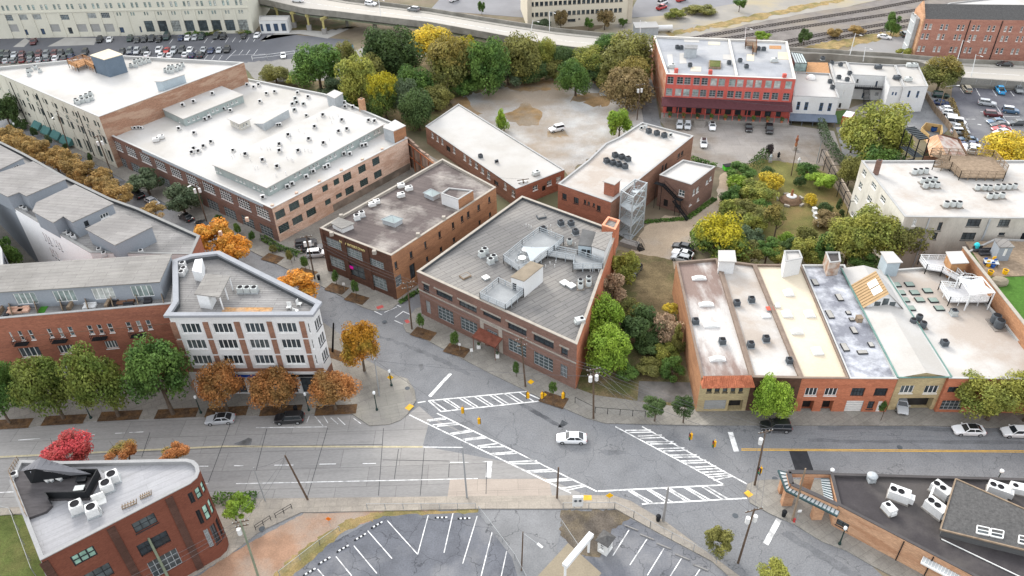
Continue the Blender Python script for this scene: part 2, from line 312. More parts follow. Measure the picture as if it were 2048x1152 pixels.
sheet('driveway',[(1790,215),(1850,180),(1880,190),(1905,250),(1880,275),(1830,270),(1800,260)],.045,m_asph2,'grey asphalt drive beside the white annex')
sheet('driveway',[(1672,255),(1725,245),(1760,330),(1700,345),(1690,330)],.046,m_asph2,'short asphalt drive under the big tree')
sheet('patio',[(1690,220),(1755,195),(1770,250),(1700,262)],.05,m_lotconc,'pale concrete courtyard of the white annex')
sheet('lawn',[(1668,222),(1698,220),(1704,246),(1672,248)],.055,M('turf',(.07,.12,.04),v=.15,s=.5),'small green turf strip beside the white annex')
# the far left car park and the land under the viaduct
sheet('parking_lot',[(-260,40),(0,66),(100,60),(430,50),(510,62),(700,80),(690,130),(520,160),(480,130),(-260,150)],.02,M('far_asphalt',(.115,.118,.13),v=.12,s=.06,c2=(.15,.15,.16),s2=.03,f2=.6),'long asphalt car park in front of the cream mill')
sheet('gravel_lot',[(480,128),(560,118),(700,100),(860,80),(900,90),(720,160),(520,165)],.03,M('pale_gravel',(.24,.23,.215),v=.15,s=.15,fine=.15),'pale gravel ground by the car park fence')
sheet('pavement',[(560,62),(605,60),(640,62),(712,52),(655,77),(600,68),(535,70),(530,82),(520,82)],.03,M('far_concrete',(.34,.33,.31),v=.1,s=.2),'pale concrete kerb island by the storage block')
sheet('pavement',[(95,93),(130,75),(195,76),(188,90),(176,90)],.03,MATS['far_concrete'],'pale concrete forecourt of the cream mill')
sheet('pavement',[(26,94),(50,76),(60,82),(48,94)],.03,MATS['far_concrete'],'small pale concrete ramp at the mill car park')
sheet('under_bridge',[(575,58),(600,40),(700,40),(720,55),(640,62)],.03,m_scrub,'brown leaf-strewn dirt under the viaduct')
sheet('far_yard',[(1180,62),(1250,40),(1330,20),(1700,-30),(1850,-20),(1560,45),(1400,75),(1300,85)],.02,M('yard_gravel',(.27,.255,.23),v=.15,s=.08,c2=(.33,.27,.15),s2=.04,f2=.6),'pale gravel yard beyond the viaduct')
sheet('parking_lot',[(1258,36),(1268,10),(1290,-30),(1700,-60),(1480,5),(1340,30)],.03,M('far_lot',(.2,.2,.21),v=.1,s=.1),'grey car park beyond the tracks')
sheet('parking_lot',[(860,20),(900,-25),(1200,-40),(1060,36)],.02,MATS['far_lot'],'far car park beyond the viaduct')
sheet('ballast',[(1340,82),(1536,40),(1830,-12),(2060,-25),(1900,60),(1700,92),(1560,102),(1400,92)],.035,m_ballast,'grey ballast bed of the railway')
sheet('dry_grass',[(1560,102),(1640,88),(1720,72),(1800,60),(1830,66),(1760,80),(1700,92),(1640,104)],.066,m_dry,'golden dry grass beside the railway','stuff')
sheet('dry_grass',[(1330,66),(1420,48),(1560,20),(1680,-4),(1690,2),(1560,30),(1430,56),(1340,72)],.05,m_dry,'thin golden line of dry grass at the yard edge','stuff')
sheet('parking_lot',[(1690,105),(1735,74),(1830,70),(1810,108)],.05,M('far_lot2',(.23,.225,.22),v=.1,s=.1),'small car park beside the brick apartments')
# ---------------------------------------------------------------- paint on the roads
def paint(name,segs,w,z,m,label):
    mb = MB()
    for p,q in segs:
        p = G(p[0],p[1],z); q = G(q[0],q[1],z); d = (q - p).normalized(); s = Vector((-d.y,d.x,0)) * (w / 2)
        mb.face([p - s,q - s,q + s,p + s])
        z += .0004
    for i in range(len(mb.f)):
        a,b,c = [Vector(mb.v[k]) for k in mb.f[i][:3]]
        if (b - a).cross(c - a).z < 0: mb.f[i] = mb.f[i][::-1]
    return tag(mb.build(name,m),label,None,None,'structure')
def S(t,*q): return [(t(a,b),t(c,d)) for a,b,c,d in q]
ZP = .018
paint('crosswalk',S(c2,(1035,100,1650,42),(1110,165,1725,100),(1035,100,1110,165),(1640,62,1725,100),(970,112,1018,104)),.24,ZP,m_white_paint,'white ladder crosswalk leading from the corner plaza to the warehouse pavement')
paint('crosswalk',S(c2,(1060,103,1142,158),(1122,92,1213,150),(1145,90,1235,150),(1220,85,1310,140),(1245,82,1332,138),(1310,75,1400,131),(1335,72,1422,128),(1400,66,1490,124),(1425,63,1515,119),(1490,58,1580,114),(1515,56,1605,112),(1580,50,1670,106)),.2,ZP,m_white_paint,'white rungs of the crosswalk by the corner plaza')
paint('crosswalk',S(c2,(920,185,1891,655),(1085,175,2046,645),(1165,297,1285,277),(1180,302,1300,284),(1240,332,1375,315),(1255,337,1390,322),(1330,372,1450,357),(1345,380,1490,375),(1410,417,1540,407),(1425,424,1565,416),(1025,217,1125,203),(1040,222,1140,210),(1060,245,1200,232),(1085,253,1225,242)) +
      S(c3,(-20,468,150,460),(0,478,170,476),(85,522,245,512),(100,529,268,524),(203,575,348,567),(212,585,362,576),(290,628,422,605),(318,640,438,613)),.22,ZP,m_white_paint,'long slanting white ladder crosswalk over the main street')
paint('crosswalk',S(c3,(620,255,1275,605),(780,255,1410,600),(680,278,835,276),(700,291,850,288),(755,313,900,306),(770,325,915,320),(805,348,970,345),(828,360,985,357),(880,388,1035,383),(908,402,1055,398),(945,427,1110,424),(967,440,1125,436),(1015,462,1165,457),(1037,475,1185,470),(1080,500,1225,492),(1105,513,1240,507),(1140,530,1275,522),(1160,545,1290,537),(1178,560,1305,547),(1210,578,1320,553)),.22,ZP,m_white_paint,'white ladder crosswalk in front of the shop row')
paint('crosswalk',S(c3,(515,643,1275,605),(780,720,1410,685),(700,640,820,715),(717,640,845,712),(810,632,930,710),(827,632,962,708),(920,625,1050,705),(940,624,1075,703),(1030,618,1160,698),(1052,620,1190,696),(1140,616,1268,694),(1167,614,1300,692)),.24,ZP,m_white_paint,'white ladder crosswalk toward the wedge corner pavement')
paint('stop_line',[((901,747),(859,793))],.6,ZP,m_white_paint,'wide white stop line beside the corner plaza')
paint('stop_line',[(c2(1402,463),c2(1394,560))],.8,ZP,m_white_paint,'white stop line on the concrete lanes')
paint('stop_line',[(c3(1310,288),c3(1347,405))],.8,ZP,m_white_paint,'slanting white stop line before the shop row crosswalk')
paint('stop_line',[(c4(66,812),c4(-14,960))],.75,ZP,m_white_paint,'white stop line on the lower right street')
paint('lane_line',S(c2,(1165,470,1275,470),(640,477,720,476),(380,481,480,479),(110,487,225,486),(1360,466,1402,465)) + S(c1,(1190,493,1250,493),(1405,490,1460,490)) + S(c1,(-300,663,1250,598)) + S(c2,(-120,598,1330,567)) + S(c1,(110,336,240,327),(340,320,570,304),(690,296,750,293),(775,291,860,287)) + S(c2,(0,262,425,257),(320,190,305,230),(352,192,402,250),(405,190,432,235),(448,202,492,240),(490,202,535,245),(585,205,630,238)),.13,ZP,m_white_paint,'white lane and parking lines on the main street')
paint('lane_line',S(c4,(-160,389,1600,401),(-160,397,1600,409)),.13,ZP,m_yellow_paint,'double yellow centre line on the right lanes')
paint('lane_line',S(c2,(-200,374,1000,377)) + S(c1,(-200,447,1340,374)),.35,ZP,m_pale_yellow,'faded yellow centre line on the left lanes')
paint('lane_line',S(c2,(1000,378,1240,380)),.15,ZP,m_white_paint,'short white line on the concrete lanes near the signal pole')
paint('lane_line',S(b2,(820,665,870,690),(790,690,815,697),(770,722,845,690),(835,752,885,715),(830,770,880,792),(710,715,755,737),(880,715,925,735)),.18,ZP,m_white_paint,'short white crossing lines at the alley mouth')
paint('parking_line',S(c2,(788,820,970,1022),(1033,788,970,1022),(670,880,816,1047),(587,970,725,1136),(480,1035,575,1152),(370,1110,420,1170),(1182,775,1128,1012),(1327,792,1240,1078),(1416,890,1350,1155),(1504,1003,1470,1160)),.13,.012,m_white_paint,'white parking bay lines in the lower lot')
paint('parking_line',S(c3,(702,876,605,1030),(810,930,707,1086),(912,985,812,1148),(1017,1046,950,1152),(1127,1112,1085,1175)),.13,.012,m_white_paint,'white parking bay lines beside the booth')
z5 = tile(260,0,7.585)
paint('parking_line',S(z5,(650,590,595,665),(1180,575,1125,650),(1265,615,1235,650),(1495,570,1445,645),(1600,570,1550,640),(1700,590,1655,640),(1810,565,1760,640),(1900,590,1870,635),(1610,760,1455,910),(1715,758,1650,835),(1820,755,1765,830),(1935,752,1875,830),(1510,838,2048,820),(1400,835,1345,910),(1290,835,1235,910),(1180,835,1125,905),(1010,760,950,830)),.15,.03,m_white_paint,'white bay lines of the mill car park')
z6 = tile(1848,150,7.2)
paint('parking_line',S(z6,(520,190,570,260),(745,190,805,300),(985,210,1045,305),(1240,230,1300,305),(1030,430,1320,860),(810,525,960,530),(865,635,1010,640),(1130,595,1380,600),(600,635,740,635)),.15,.05,m_white_paint,'white bay lines of the right car park')
paint('road_joint',S(c2,(430,262,305,690),(65,268,0,520),(765,265,735,670),(1010,385,985,670),(1385,465,1380,660),(855,390,830,570),(0,373,760,362),(760,455,1160,462),(1160,480,1155,560),(10,690,1340,676)) + S(c1,(0,448,1536,373),(1400,190,1250,590),(900,290,850,440)),.09,.0185,M('joint_tar',(.06,.06,.062),v=.2),'dark tarred joints across the concrete lanes')
paint('tactile_pad',[(c2(905,152),c2(935,125))],1.0,.155,m_yellow_paint,'yellow bumpy kerb pad on the corner plaza')
paint('tactile_pad',[(c3(428,682),c3(478,682))],.9,.155,m_yellow_paint,'yellow kerb pad beside the chain link fence')
paint('tactile_pad',[(c3(1405,668),c3(1432,650))],1.0,.155,m_yellow_paint,'yellow kerb pad at the wedge corner')
paint('tactile_pad',[(b2(725,697),b2(763,684))],.9,.155,M('red_pad',(.45,.1,.09),v=.1),'red kerb pad at the alley corner')
paint('tactile_pad',[(b2(897,780),b2(918,772))],1.1,.155,MATS['red_pad'],'red kerb pad before the warehouse corner')
# mulch squares round the street trees
for i,q in enumerate([b2(*p) for p in ((605,640),(485,580),(300,485),(100,398),(1005,850),(1205,950))] + [c3(250,95)] + [c1(60,240),c1(385,215),c1(720,190),c1(1060,175),c1(1360,165)] + [c2(150,158),c2(480,155)] + [b2(490,980)]):
    p = G2(*q,.14); mb = MB(); a = R(-27) if i < 7 or i == 14 else R(2); w,h = (2.2,1.3) if i < 7 else (3.4,1.1)
    ca,sa = math.cos(a),math.sin(a)
    mb.face([(p.x + ca * x - sa * y,p.y + sa * x + ca * y,.152) for x,y in ((-w,-h),(w,-h),(w,h),(-w,h))])
    tag(mb.build('mulch_bed',m_mulch),'dark mulch bed set in the pavement',None,'mulch beds in the pavement','structure')
# ================================================================ buildings: shell, roof, parapet, openings
m_frame_w=M('white_frame',(.72,.72,.70),v=.06); m_frame_d=M('dark_frame',(.03,.032,.035),v=.1,r=.5); m_frame_g=M('grey_frame',(.33,.35,.36),v=.1)
m_frame_gr=M('green_frame',(.06,.11,.10),v=.1); m_stone=M('stone_trim',(.33,.30,.26),v=.12,s=1)
g_dark=glass('dark_glass',(.028,.036,.042),(.075,.09,.095)); g_mix=glass('window_glass',(.05,.065,.072),(.28,.30,.29)); g_pale=glass('pale_glass',(.22,.27,.26),(.4,.42,.4),r=.2)
g_green=glass('green_glass',(.22,.36,.30),(.25,.4,.34),r=.15); g_black=glass('black_opening',(.010,.010,.011),(.014,.013,.012),r=.6)
m_sheetw=M('white_panel',(.66,.66,.64),v=.06); m_sheetb=M('blue_panel',(.05,.075,.12),v=.12); m_board=M('grey_panel',(.3,.3,.29),v=.1)
# style: part name, frame, glass, columns, rows, bar width, recess, sill
ST={
 'w4': ('window',m_frame_w,g_dark,4,1,.11,.22,1),'w1': ('window',m_frame_w,g_dark,1,2,.09,.15,1),'w3': ('window',m_frame_w,g_dark,3,1,.10,.15,1),
 'sash': ('window',m_frame_w,g_mix,1,2,.09,.15,1),'sash2': ('window',m_frame_w,g_mix,2,2,.09,.15,1),'pale': ('window',m_frame_w,g_pale,2,3,.09,.12,1),
 'factory': ('window',m_frame_gr,g_dark,4,4,.07,.22,0),'wgrid': ('window',m_frame_w,g_dark,5,4,.09,.12,1),'store': ('window',m_frame_g,g_mix,5,3,.08,.2,0),
 'dark': ('window',m_frame_d,g_dark,2,2,.07,.2,1),'dark3': ('window',m_frame_d,g_dark,3,2,.07,.2,1),'dark4': ('window',m_frame_d,g_dark,4,2,.08,.25,0),'slit': ('window',m_frame_d,g_dark,1,2,.06,.2,1),
 'bgrid': ('window',m_frame_d,g_mix,6,4,.06,.2,0),'green3': ('window',m_frame_d,g_green,3,2,.16,.12,0),'green2': ('window',m_frame_d,g_green,3,1,.18,.12,0),
 'green1': ('window',m_frame_d,g_green,1,2,.12,.12,0),'mill': ('window',m_frame_gr,g_dark,3,2,.09,.24,0),'big': ('window',m_frame_g,glass('store_glass',(.06,.08,.085),(.16,.2,.2)),4,4,.08,.2,0),  # big shop panes: pale reflection is put into the glass tint
 'door': ('door',m_frame_d,g_black,1,1,.1,.25,0),'wdoor': ('door',m_frame_w,m_sheetw,1,1,.1,.1,0),'bdoor': ('door',m_frame_d,m_sheetb,1,1,.1,.15,0),'gdoor': ('door',m_frame_d,g_dark,2,2,.1,.3,0),
 'garage': ('garage_door',m_frame_g,m_sheetw,1,5,.05,.15,0),'bay': ('garage_opening',m_frame_d,g_black,1,1,.05,1.2,0),'roll': ('garage_door',m_frame_g,m_board,1,4,.05,.15,0),'pair': ('window',m_frame_gr,g_pale,1,2,.09,.14,0),'slide': ('glass_door',m_frame_w,g_pale,4,1,.1,.15,0),'slided': ('glass_door',m_frame_w,g_dark,4,1,.1,.15,0),'arch': ('window',m_frame_g,g_pale,2,3,.08,.16,1),'archd': ('window',m_frame_g,g_dark,2,3,.08,.16,1),'sblue': ('window',M('blue_frame',(.07,.13,.25)),g_dark,1,2,.12,.12,0),
}
WM={}
def winmesh(style,w,h):
    key=(style,round(w,2),round(h,2))
    if key in WM: return WM[key]
    nm,fm,gm,nx,ny,bw,dp,sill=ST[style]
    g=MB(); g.face([(0,-dp,0),(w,-dp,0),(w,-dp,h),(0,-dp,h)])
    f=MB()
    y0,y1=-dp-.02,-dp+.05
    xs=[0,w-bw]+[w*k/nx-bw/2 for k in range(1,nx)]
    for i,x in enumerate(xs): f.box(x,y0,0,x+bw,y1,h)
    for z in [0,h-bw]+[h*k/ny-bw/2 for k in range(1,ny)]: f.box(bw,y0,z+.001,w-bw,y1-.006,z+bw-.001)
    if sill: f.box(-.08,-dp,-.14,w+.08,.07,-.005)
    WM[key]=(g.mesh(nm,gm),f.mesh('frame',fm)); return WM[key]
def mergemesh(style,w,h):
    key=(style,round(w,2),round(h,2),1)
    if key in WM: return WM[key]
    a,b=winmesh(style,w,h); g=MB()
    for me,k in ((a,0),(b,1)):
        o=len(g.v); g.v+=[tuple(v.co) for v in me.vertices]
        for p in me.polygons: g.f.append(tuple(o+i for i in p.vertices)); g.m.append(k)
    WM[key]=g.mesh(ST[style][0],[ST[style][2],ST[style][1]]); return WM[key]
m_cap=M('metal_coping',(.34,.34,.335),v=.1,s=.5)
class Bld:
    """a building (or, with parent, a roof-top part of one): walls with real openings, roof, parapet and coping"""
    def __init__(s,name,label,cat,px,h,wall,roof,par=.6,th=.35,z0=0,group=None,parent=None,over=0,cap=None,inner=None):
        s.name,s.h,s.wall,s.roofm,s.par,s.th,s.z0=name,h,wall,roof,par,th,z0
        P=[G2(p[0],p[1],p[2] if len(p)>2 else h) if not isinstance(p,Vector) else p.xy for p in px]
        ar=sum(P[i].x*P[(i+1)%len(P)].y-P[(i+1)%len(P)].x*P[i].y for i in range(len(P)))
        s.sg=1 if ar>0 else-1
        s.top=P
        if over:                                                 # walls stand in from the roof edge
            q=inset(P if s.sg>0 else P[::-1],over); P=q if s.sg>0 else q[::-1]
        s.P=P; s.over=over; s.n=len(P); s.holes={}; s.parent=parent; s.cap=cap or m_cap; s.inner=inner or s.cap; s.extra=[]
        c=sum(P,Vector((0,0)))/s.n
        s.wallmats={}; s.quad=False
        if parent is None: s.root=thing(name,label,cat,(c.x,c.y,z0),0,group)
        else: s.root=None; s.off=parent
    def edge(s,i):
        a,b=s.P[i%s.n],s.P[(i+1)%s.n]; d=(b-a).normalized(); nn=Vector((d.y,-d.x))*s.sg
        return a,b,d,nn,(b-a).length
    def hole(s,i,u0,z0,u1,z1,st):
        L=s.edge(i)[4]
        u0,u1=sorted((u0,u1)); z0,z1=sorted((z0,z1)); u0=max(u0,.15); u1=min(u1,L-.15); z0=max(z0,s.z0+.02); z1=min(z1,s.h-.25)
        if u1-u0<.2 or z1-z0<.2: return
        for a in s.holes.get(i,[]):
            if u0<a[2] and u1>a[0] and z0<a[3] and z1>a[1]: return
        s.holes.setdefault(i,[]).append((u0,z0,u1,z1,st))
    def win(s,i,lt,rb,st):
        a,b=s.edge(i)[:2]; (x0,y0),(x1,y1)=lt,rb
        if s.quad or y1<=y0: p=onplane(lt,a,b); q=onplane(rb,a,b)         # true corners given
        else:                                                                       # the box round the window as seen
            mid=a.lerp(b,onplane(((x0+x1)/2,(y0+y1)/2),a,b)[0]/(b-a).length)
            g=lambda v,z: (lambda w: (1024+FPX*w.dot(RX)/w.dot(_f),576+FPX*w.dot(DY)/w.dot(_f)))(Vector((v.x,v.y,z-CAMH)))
            m0,m1,m2=g(mid,s.h*.5),g(mid+(b-a).normalized(),s.h*.5),g(mid,s.h*.5-1)
            sl=(m1[1]-m0[1])/((m1[0]-m0[0]) or 1e-6); ln=(m2[0]-m0[0])/(m2[1]-m0[1]); h=(y1-y0)-abs(sl)*(x1-x0)*.8
            if sl<-.08: k=max(ln,0)*h; p=onplane((x0+k,y1),a,b); q=onplane((x1-k,y0),a,b)
            else: k=max(-ln,0)*h; p=onplane((x0+k,y0),a,b); q=onplane((x1-k,y1),a,b)
        s.hole(i,p[0],q[1],q[0],p[1],st)
    def many(s,i,t,st,*q):
        for x0,y0,x1,y1 in q: s.win(i,t(x0,y0),t(x1,y1),st)
    def row(s,i,lt1,rb1,lt2,rb2,n,st,width=None):
        a,b=s.edge(i)[:2]; p,q,r,t=[onplane(k,a,b) for k in (lt1,rb1,lt2,rb2)]
        z1=(p[1]+r[1])/2; z0=(q[1]+t[1])/2; w=width or (abs(q[0]-p[0])+abs(t[0]-r[0]))/2; c0=(p[0]+q[0])/2; c1_=(r[0]+t[0])/2
        for k in range(n):
            c=c0+(c1_-c0)*k/max(1,n-1); s.hole(i,c-w/2,z0,c+w/2,z1,st)
    def band(s,i,z0,z1,m,out=.08,u0=None,u1=None,name='band'):
        a,b,d,nn,L=s.edge(i); u0=0 if u0 is None else u0; u1=L if u1 is None else u1
        s.extra.append((name,a,d,nn,u0,u1,z0,z1,out,m))
    def pier(s,i,pl,pr,z0,z1,m,out=.12,name='pier'):
        a,b=s.edge(i)[:2]; u=sorted((onplane(pl,a,b)[0],onplane(pr,a,b)[0])); s.band(i,z0,z1,m,out,u[0],u[1],name)
    def finish(s,simple=False,noroof=False):
        mb=MB(); mats=[s.wall]
        root=s.root
        for i in range(s.n):
            a,b,d,nn,L=s.edge(i); H=s.holes.get(i,[])
            mi=0
            if i in s.wallmats:
                if s.wallmats[i] not in mats: mats.append(s.wallmats[i])
                mi=mats.index(s.wallmats[i])
            us=sorted({0.0,L} | {x for q in H for x in (q[0],q[2])}); zs=sorted({s.z0-.05,s.h} | {x for q in H for x in (q[1],q[3])})
            P3=lambda u,z,y=0: (a.x+d.x*u+nn.x*y,a.y+d.y*u+nn.y*y,z)
            for k in range(len(us)-1):
                run=None
                for j in range(len(zs)-1):
                    cu,cz=(us[k]+us[k+1])/2,(zs[j]+zs[j+1])/2
                    inside=any(q[0]<cu<q[2] and q[1]<cz<q[3] for q in H)
                    if not inside and run is None: run=zs[j]
                    if run is not None and (inside or j==len(zs)-2):
                        zt=zs[j] if inside else zs[j+1]
                        f=[P3(us[k],run),P3(us[k+1],run),P3(us[k+1],zt),P3(us[k],zt)]
                        mb.face(f if s.sg>0 else f[::-1],mi); run=None
            for u0,z0,u1,z1,st in H:
                dp=ST[st][6]
                for f in ([P3(u0,z0),P3(u0,z0,-dp),P3(u0,z1,-dp),P3(u0,z1)],[P3(u1,z0),P3(u1,z1),P3(u1,z1,-dp),P3(u1,z0,-dp)],
                          [P3(u0,z1),P3(u0,z1,-dp),P3(u1,z1,-dp),P3(u1,z1)],[P3(u0,z0),P3(u1,z0),P3(u1,z0,-dp),P3(u0,z0,-dp)]):
                    mb.face(f if s.sg>0 else f[::-1],mi)
        P=s.P if s.sg>0 else s.P[::-1]; T=s.top if s.sg>0 else s.top[::-1]
        rz=s.h-s.par
        cp=MB(); rf=MB()
        if s.par>0:
            q=inset(P,s.th); n=s.n
            for k in range(n):
                j=(k+1)%n
                rf.face([(q[k].x,q[k].y,s.h),(q[k].x,q[k].y,rz),(q[j].x,q[j].y,rz),(q[j].x,q[j].y,s.h)][::-1],1)
            o=s.over if s.over else .05
            out=inset(P,-o); qi=inset(P,s.th+.03)
            ch=.12 if not s.over else .45
            for k in range(n):
                j=(k+1)%n
                for f in ([(out[k],s.h+.003),(out[j],s.h+.003),(out[j],s.h+ch),(out[k],s.h+ch)],[(out[k],s.h+ch),(out[j],s.h+ch),(qi[j],s.h+ch),(qi[k],s.h+ch)],
                          [(qi[k],s.h+ch),(qi[j],s.h+ch),(qi[j],s.h+.003),(qi[k],s.h+.003)],[(qi[k],s.h+.003),(qi[j],s.h+.003),(out[j],s.h+.003),(out[k],s.h+.003)]):
                    cp.face([(p.x,p.y,z) for p,z in f])
            rf.cap([(p.x,p.y,rz) for p in q])
        else:
            o=s.over if s.over else .0
            out=inset(P,-.25-o) if not s.over else T
            rf.prism([(p.x,p.y) for p in out],s.h+.003,s.h+.16,0,bottom=True)
        rmats=[s.roofm,s.inner if s.par>0 else s.roofm]
        if root is not None:
            relocal(mb,root).build('wall',mats,root)
            if not noroof: relocal(rf,root).build('roof',rmats,root)
            if cp.f: relocal(cp,root).build('coping',s.cap,root)
            holder=root; org=root.location.copy()
        else:                                                    # one part: walls, roof and coping in one mesh
            base=s.off.location
            for B2,ms in ((rf,rmats),(cp,[s.cap])):
                o=len(mb.v); mb.v+=B2.v; k0=len(mats); mats+=ms
                mb.f+=[tuple(o+i for i in f) for f in B2.f]; mb.m+=[k0+m for m in B2.m]
            relocal(mb,s.off); holder=mb.build(s.name,mats,s.off); org=base.copy(); s.part=holder
        for i,H in s.holes.items():
            a,b,d,nn,L=s.edge(i)
            for u0,z0,u1,z1,st in H:
                dd,aa=d,a+d*u0
                if s.sg>0: dd,aa=-d,a+d*u1             # keep the pane facing out
                MW=Matrix(((dd.x,nn.x,0,aa.x-org.x),(dd.y,nn.y,0,aa.y-org.y),(0,0,1,z0-org.z),(0,0,0,1)))
                if simple or s.root is None: put(ST[st][0],mergemesh(st,u1-u0,z1-z0),holder,MW)
                else:
                    g_,f_=winmesh(st,u1-u0,z1-z0); w=put(ST[st][0],g_,holder,MW); put('frame',f_,w)
        for name,a,d,nn,u0,u1,z0,z1,out,m in s.extra:
            e=MB(); T4=Matrix(((d.x,nn.x,0,a.x),(d.y,nn.y,0,a.y),(0,0,1,0),(0,0,0,1)))
            e.box(u0,.002,z0,u1,out,z1,0,T4)
            if T4.to_3x3().determinant()<0: e.f=[f[::-1] for f in e.f]
            e.v=[(x-org.x,y-org.y,z-org.z) for x,y,z in e.v]
            if s.root is not None: e.build(name,m,holder)
            else: e.build(name,m,holder)
        return s
    def up(s,x,y,z=None):                                     # a pixel on this roof
        return G(x,y,s.h-s.par if z is None else z)
def part(B,name,mb,m,smooth=False):
    r=B.root if isinstance(B,Bld) else B
    return relocal(mb,r).build(name,m,r,smooth)
def text(root,body,p,d,nn,size,m,name='lettering',ext=.04,spacing=1.0,upv=Vector((0,0,1))):
    cu=bpy.data.curves.new(name,'FONT'); cu.body=body; cu.size=size; cu.extrude=ext; cu.align_x='CENTER'; cu.align_y='CENTER'; cu.space_character=spacing
    cu.materials.append(m); o=bpy.data.objects.new(name,cu); COL.objects.link(o)
    MW=Matrix((d.to_3d(),upv,nn.to_3d())).transposed().to_4x4(); MW.translation=p
    if root is not None:
        o.parent=root; MW.translation=p-root.location; KIDS.setdefault(root.name,[]).append(o)
    o.matrix_local=MW
    me=bpy.data.meshes.new_from_object(o); me.name=name; m2=put(name,me,None); m2.matrix_local=MW   # plain mesh letters
    if root is not None: m2.parent=root; m2.matrix_local=MW; KIDS[root.name].remove(o); KIDS[root.name].append(m2)
    bpy.data.objects.remove(o); return m2
# ================================================================ the buildings
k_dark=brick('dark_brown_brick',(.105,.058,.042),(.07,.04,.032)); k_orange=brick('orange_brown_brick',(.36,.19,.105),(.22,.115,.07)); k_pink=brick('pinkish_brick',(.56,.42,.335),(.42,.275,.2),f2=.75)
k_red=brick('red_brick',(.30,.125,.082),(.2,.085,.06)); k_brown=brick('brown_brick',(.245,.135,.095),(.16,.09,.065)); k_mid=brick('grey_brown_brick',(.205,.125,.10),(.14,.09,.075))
k_orange2=brick('orange_red_brick',(.43,.165,.095),(.31,.11,.065)); k_tan=brick('tan_brick',(.42,.345,.2),(.32,.25,.15)); k_maroon=brick('maroon_brick',(.165,.062,.042),(.135,.05,.035),v=.12); k_far=brick('rose_brick',(.36,.185,.14),(.28,.13,.1)); k_light=brick('pale_orange_brick',(.50,.305,.19),(.36,.19,.11),f2=.7)
k_mill=brick('old_red_brick',(.30,.175,.12),(.42,.3,.22),f2=.7)
p_white=M('white_stucco',(.62,.625,.625),v=.05,s=.5,c2=(.5,.49,.47),s2=.25,f2=.4); p_cream=M('cream_paint',(.56,.545,.465),v=.05,s=.3,c2=(.45,.44,.38),s2=.15,f2=.35); p_red=M('red_paint',(.50,.115,.095),v=.10,s=.8,c2=(.36,.07,.055),s2=.25,f2=.5,stretch=(1,1,.5))
p_grey=M('grey_stucco',(.265,.29,.32),v=.06,s=.4,c2=(.22,.24,.265),s2=.2,f2=.5); p_offw=M('weathered_white_paint',(.56,.54,.485),v=.10,s=.5,c2=(.40,.37,.31),s2=.16,f2=.6,stretch=(1,1,.35)); p_blockw=M('stained_white_block',(.46,.435,.385),v=.12,s=.6,c2=(.30,.275,.235),s2=.14,f2=.7,stretch=(1,1,.4))
p_ggreen=M('grey_green_metal',(.30,.345,.335),v=.08,s=.8,stretch=(1,1,.2)); p_galv=M('galvanised_metal',(.40,.425,.44),v=.12,s=.9,metal=.25,r=.6); p_bluegrey=M('blue_grey_metal',(.12,.155,.195),v=.08,s=.6); p_ltblue=M('pale_blue_grey_paint',(.36,.42,.455),v=.06,s=.6)
r_white=M('white_membrane_roof',(.43,.42,.405),v=.06,s=.12,c2=(.335,.315,.285),s2=.06,f2=.65,t2=.52,fine=.04); r_white2=M('white_roof_stained',(.43,.415,.395),v=.08,s=.15,c2=(.31,.25,.20),s2=.07,f2=.65,t2=.54,fine=.05)
r_tar=M('dark_tar_roof',(.12,.10,.095),v=.2,s=.12,c2=(.40,.37,.335),s2=.075,f2=.8,t2=.54,strip=(-27,1.0,9,.6),fine=.08); r_roll=M('grey_roll_roof',(.27,.255,.235),v=.14,s=.2,c2=(.145,.142,.14),s2=.05,f2=.8,t2=.48,strip=(37,.95,7,.3),fine=.08)
r_grey=M('pale_grey_roof',(.245,.235,.22),v=.07,s=.3,c2=(.18,.172,.16),s2=.12,f2=.6,strip=(4,1.0,5,.62),fine=.06); r_grey2=M('pale_grey_roof_b',(.25,.24,.23),v=.07,s=.3,c2=(.18,.172,.165),s2=.12,f2=.6,strip=(-12,1.0,5,.62),fine=.06); r_deck=M('grey_deck_roof',(.21,.205,.20),v=.15,s=.2,c2=(.32,.31,.30),s2=.1,f2=.5,strip=(-4,.6,6,.45),fine=.08)
r_silver=M('silver_coated_roof',(.27,.28,.30),v=.16,s=.18,c2=(.38,.38,.38),s2=.07,f2=.6,fine=.06); r_stain=M('stained_white_roof',(.46,.44,.42),v=.14,s=.2,c2=(.17,.11,.09),s2=.11,f2=.85,t2=.5,stretch=(1.6,.5,1),fine=.08); r_cream=M('cream_roof',(.54,.475,.37),v=.05,s=.2,c2=(.46,.39,.29),s2=.08,f2=.5,fine=.04)
r_mottle=M('mottled_blue_grey_roof',(.38,.39,.42),v=.3,s=.5,c2=(.16,.165,.19),s2=.22,f2=.9,t2=.49,fine=.1); r_black=M('black_membrane_roof',(.055,.05,.052),v=.12,s=.4,c2=(.12,.11,.10),s2=.1,f2=.4,fine=.06); r_shingle=M('dark_shingles',(.09,.088,.086),v=.2,s=2.5,fine=.15); r_bluew=M('pale_silver_roof',(.34,.34,.35),v=.10,s=.2,c2=(.25,.245,.25),s2=.1,f2=.6,strip=(32,.9,12,.8),fine=.05)
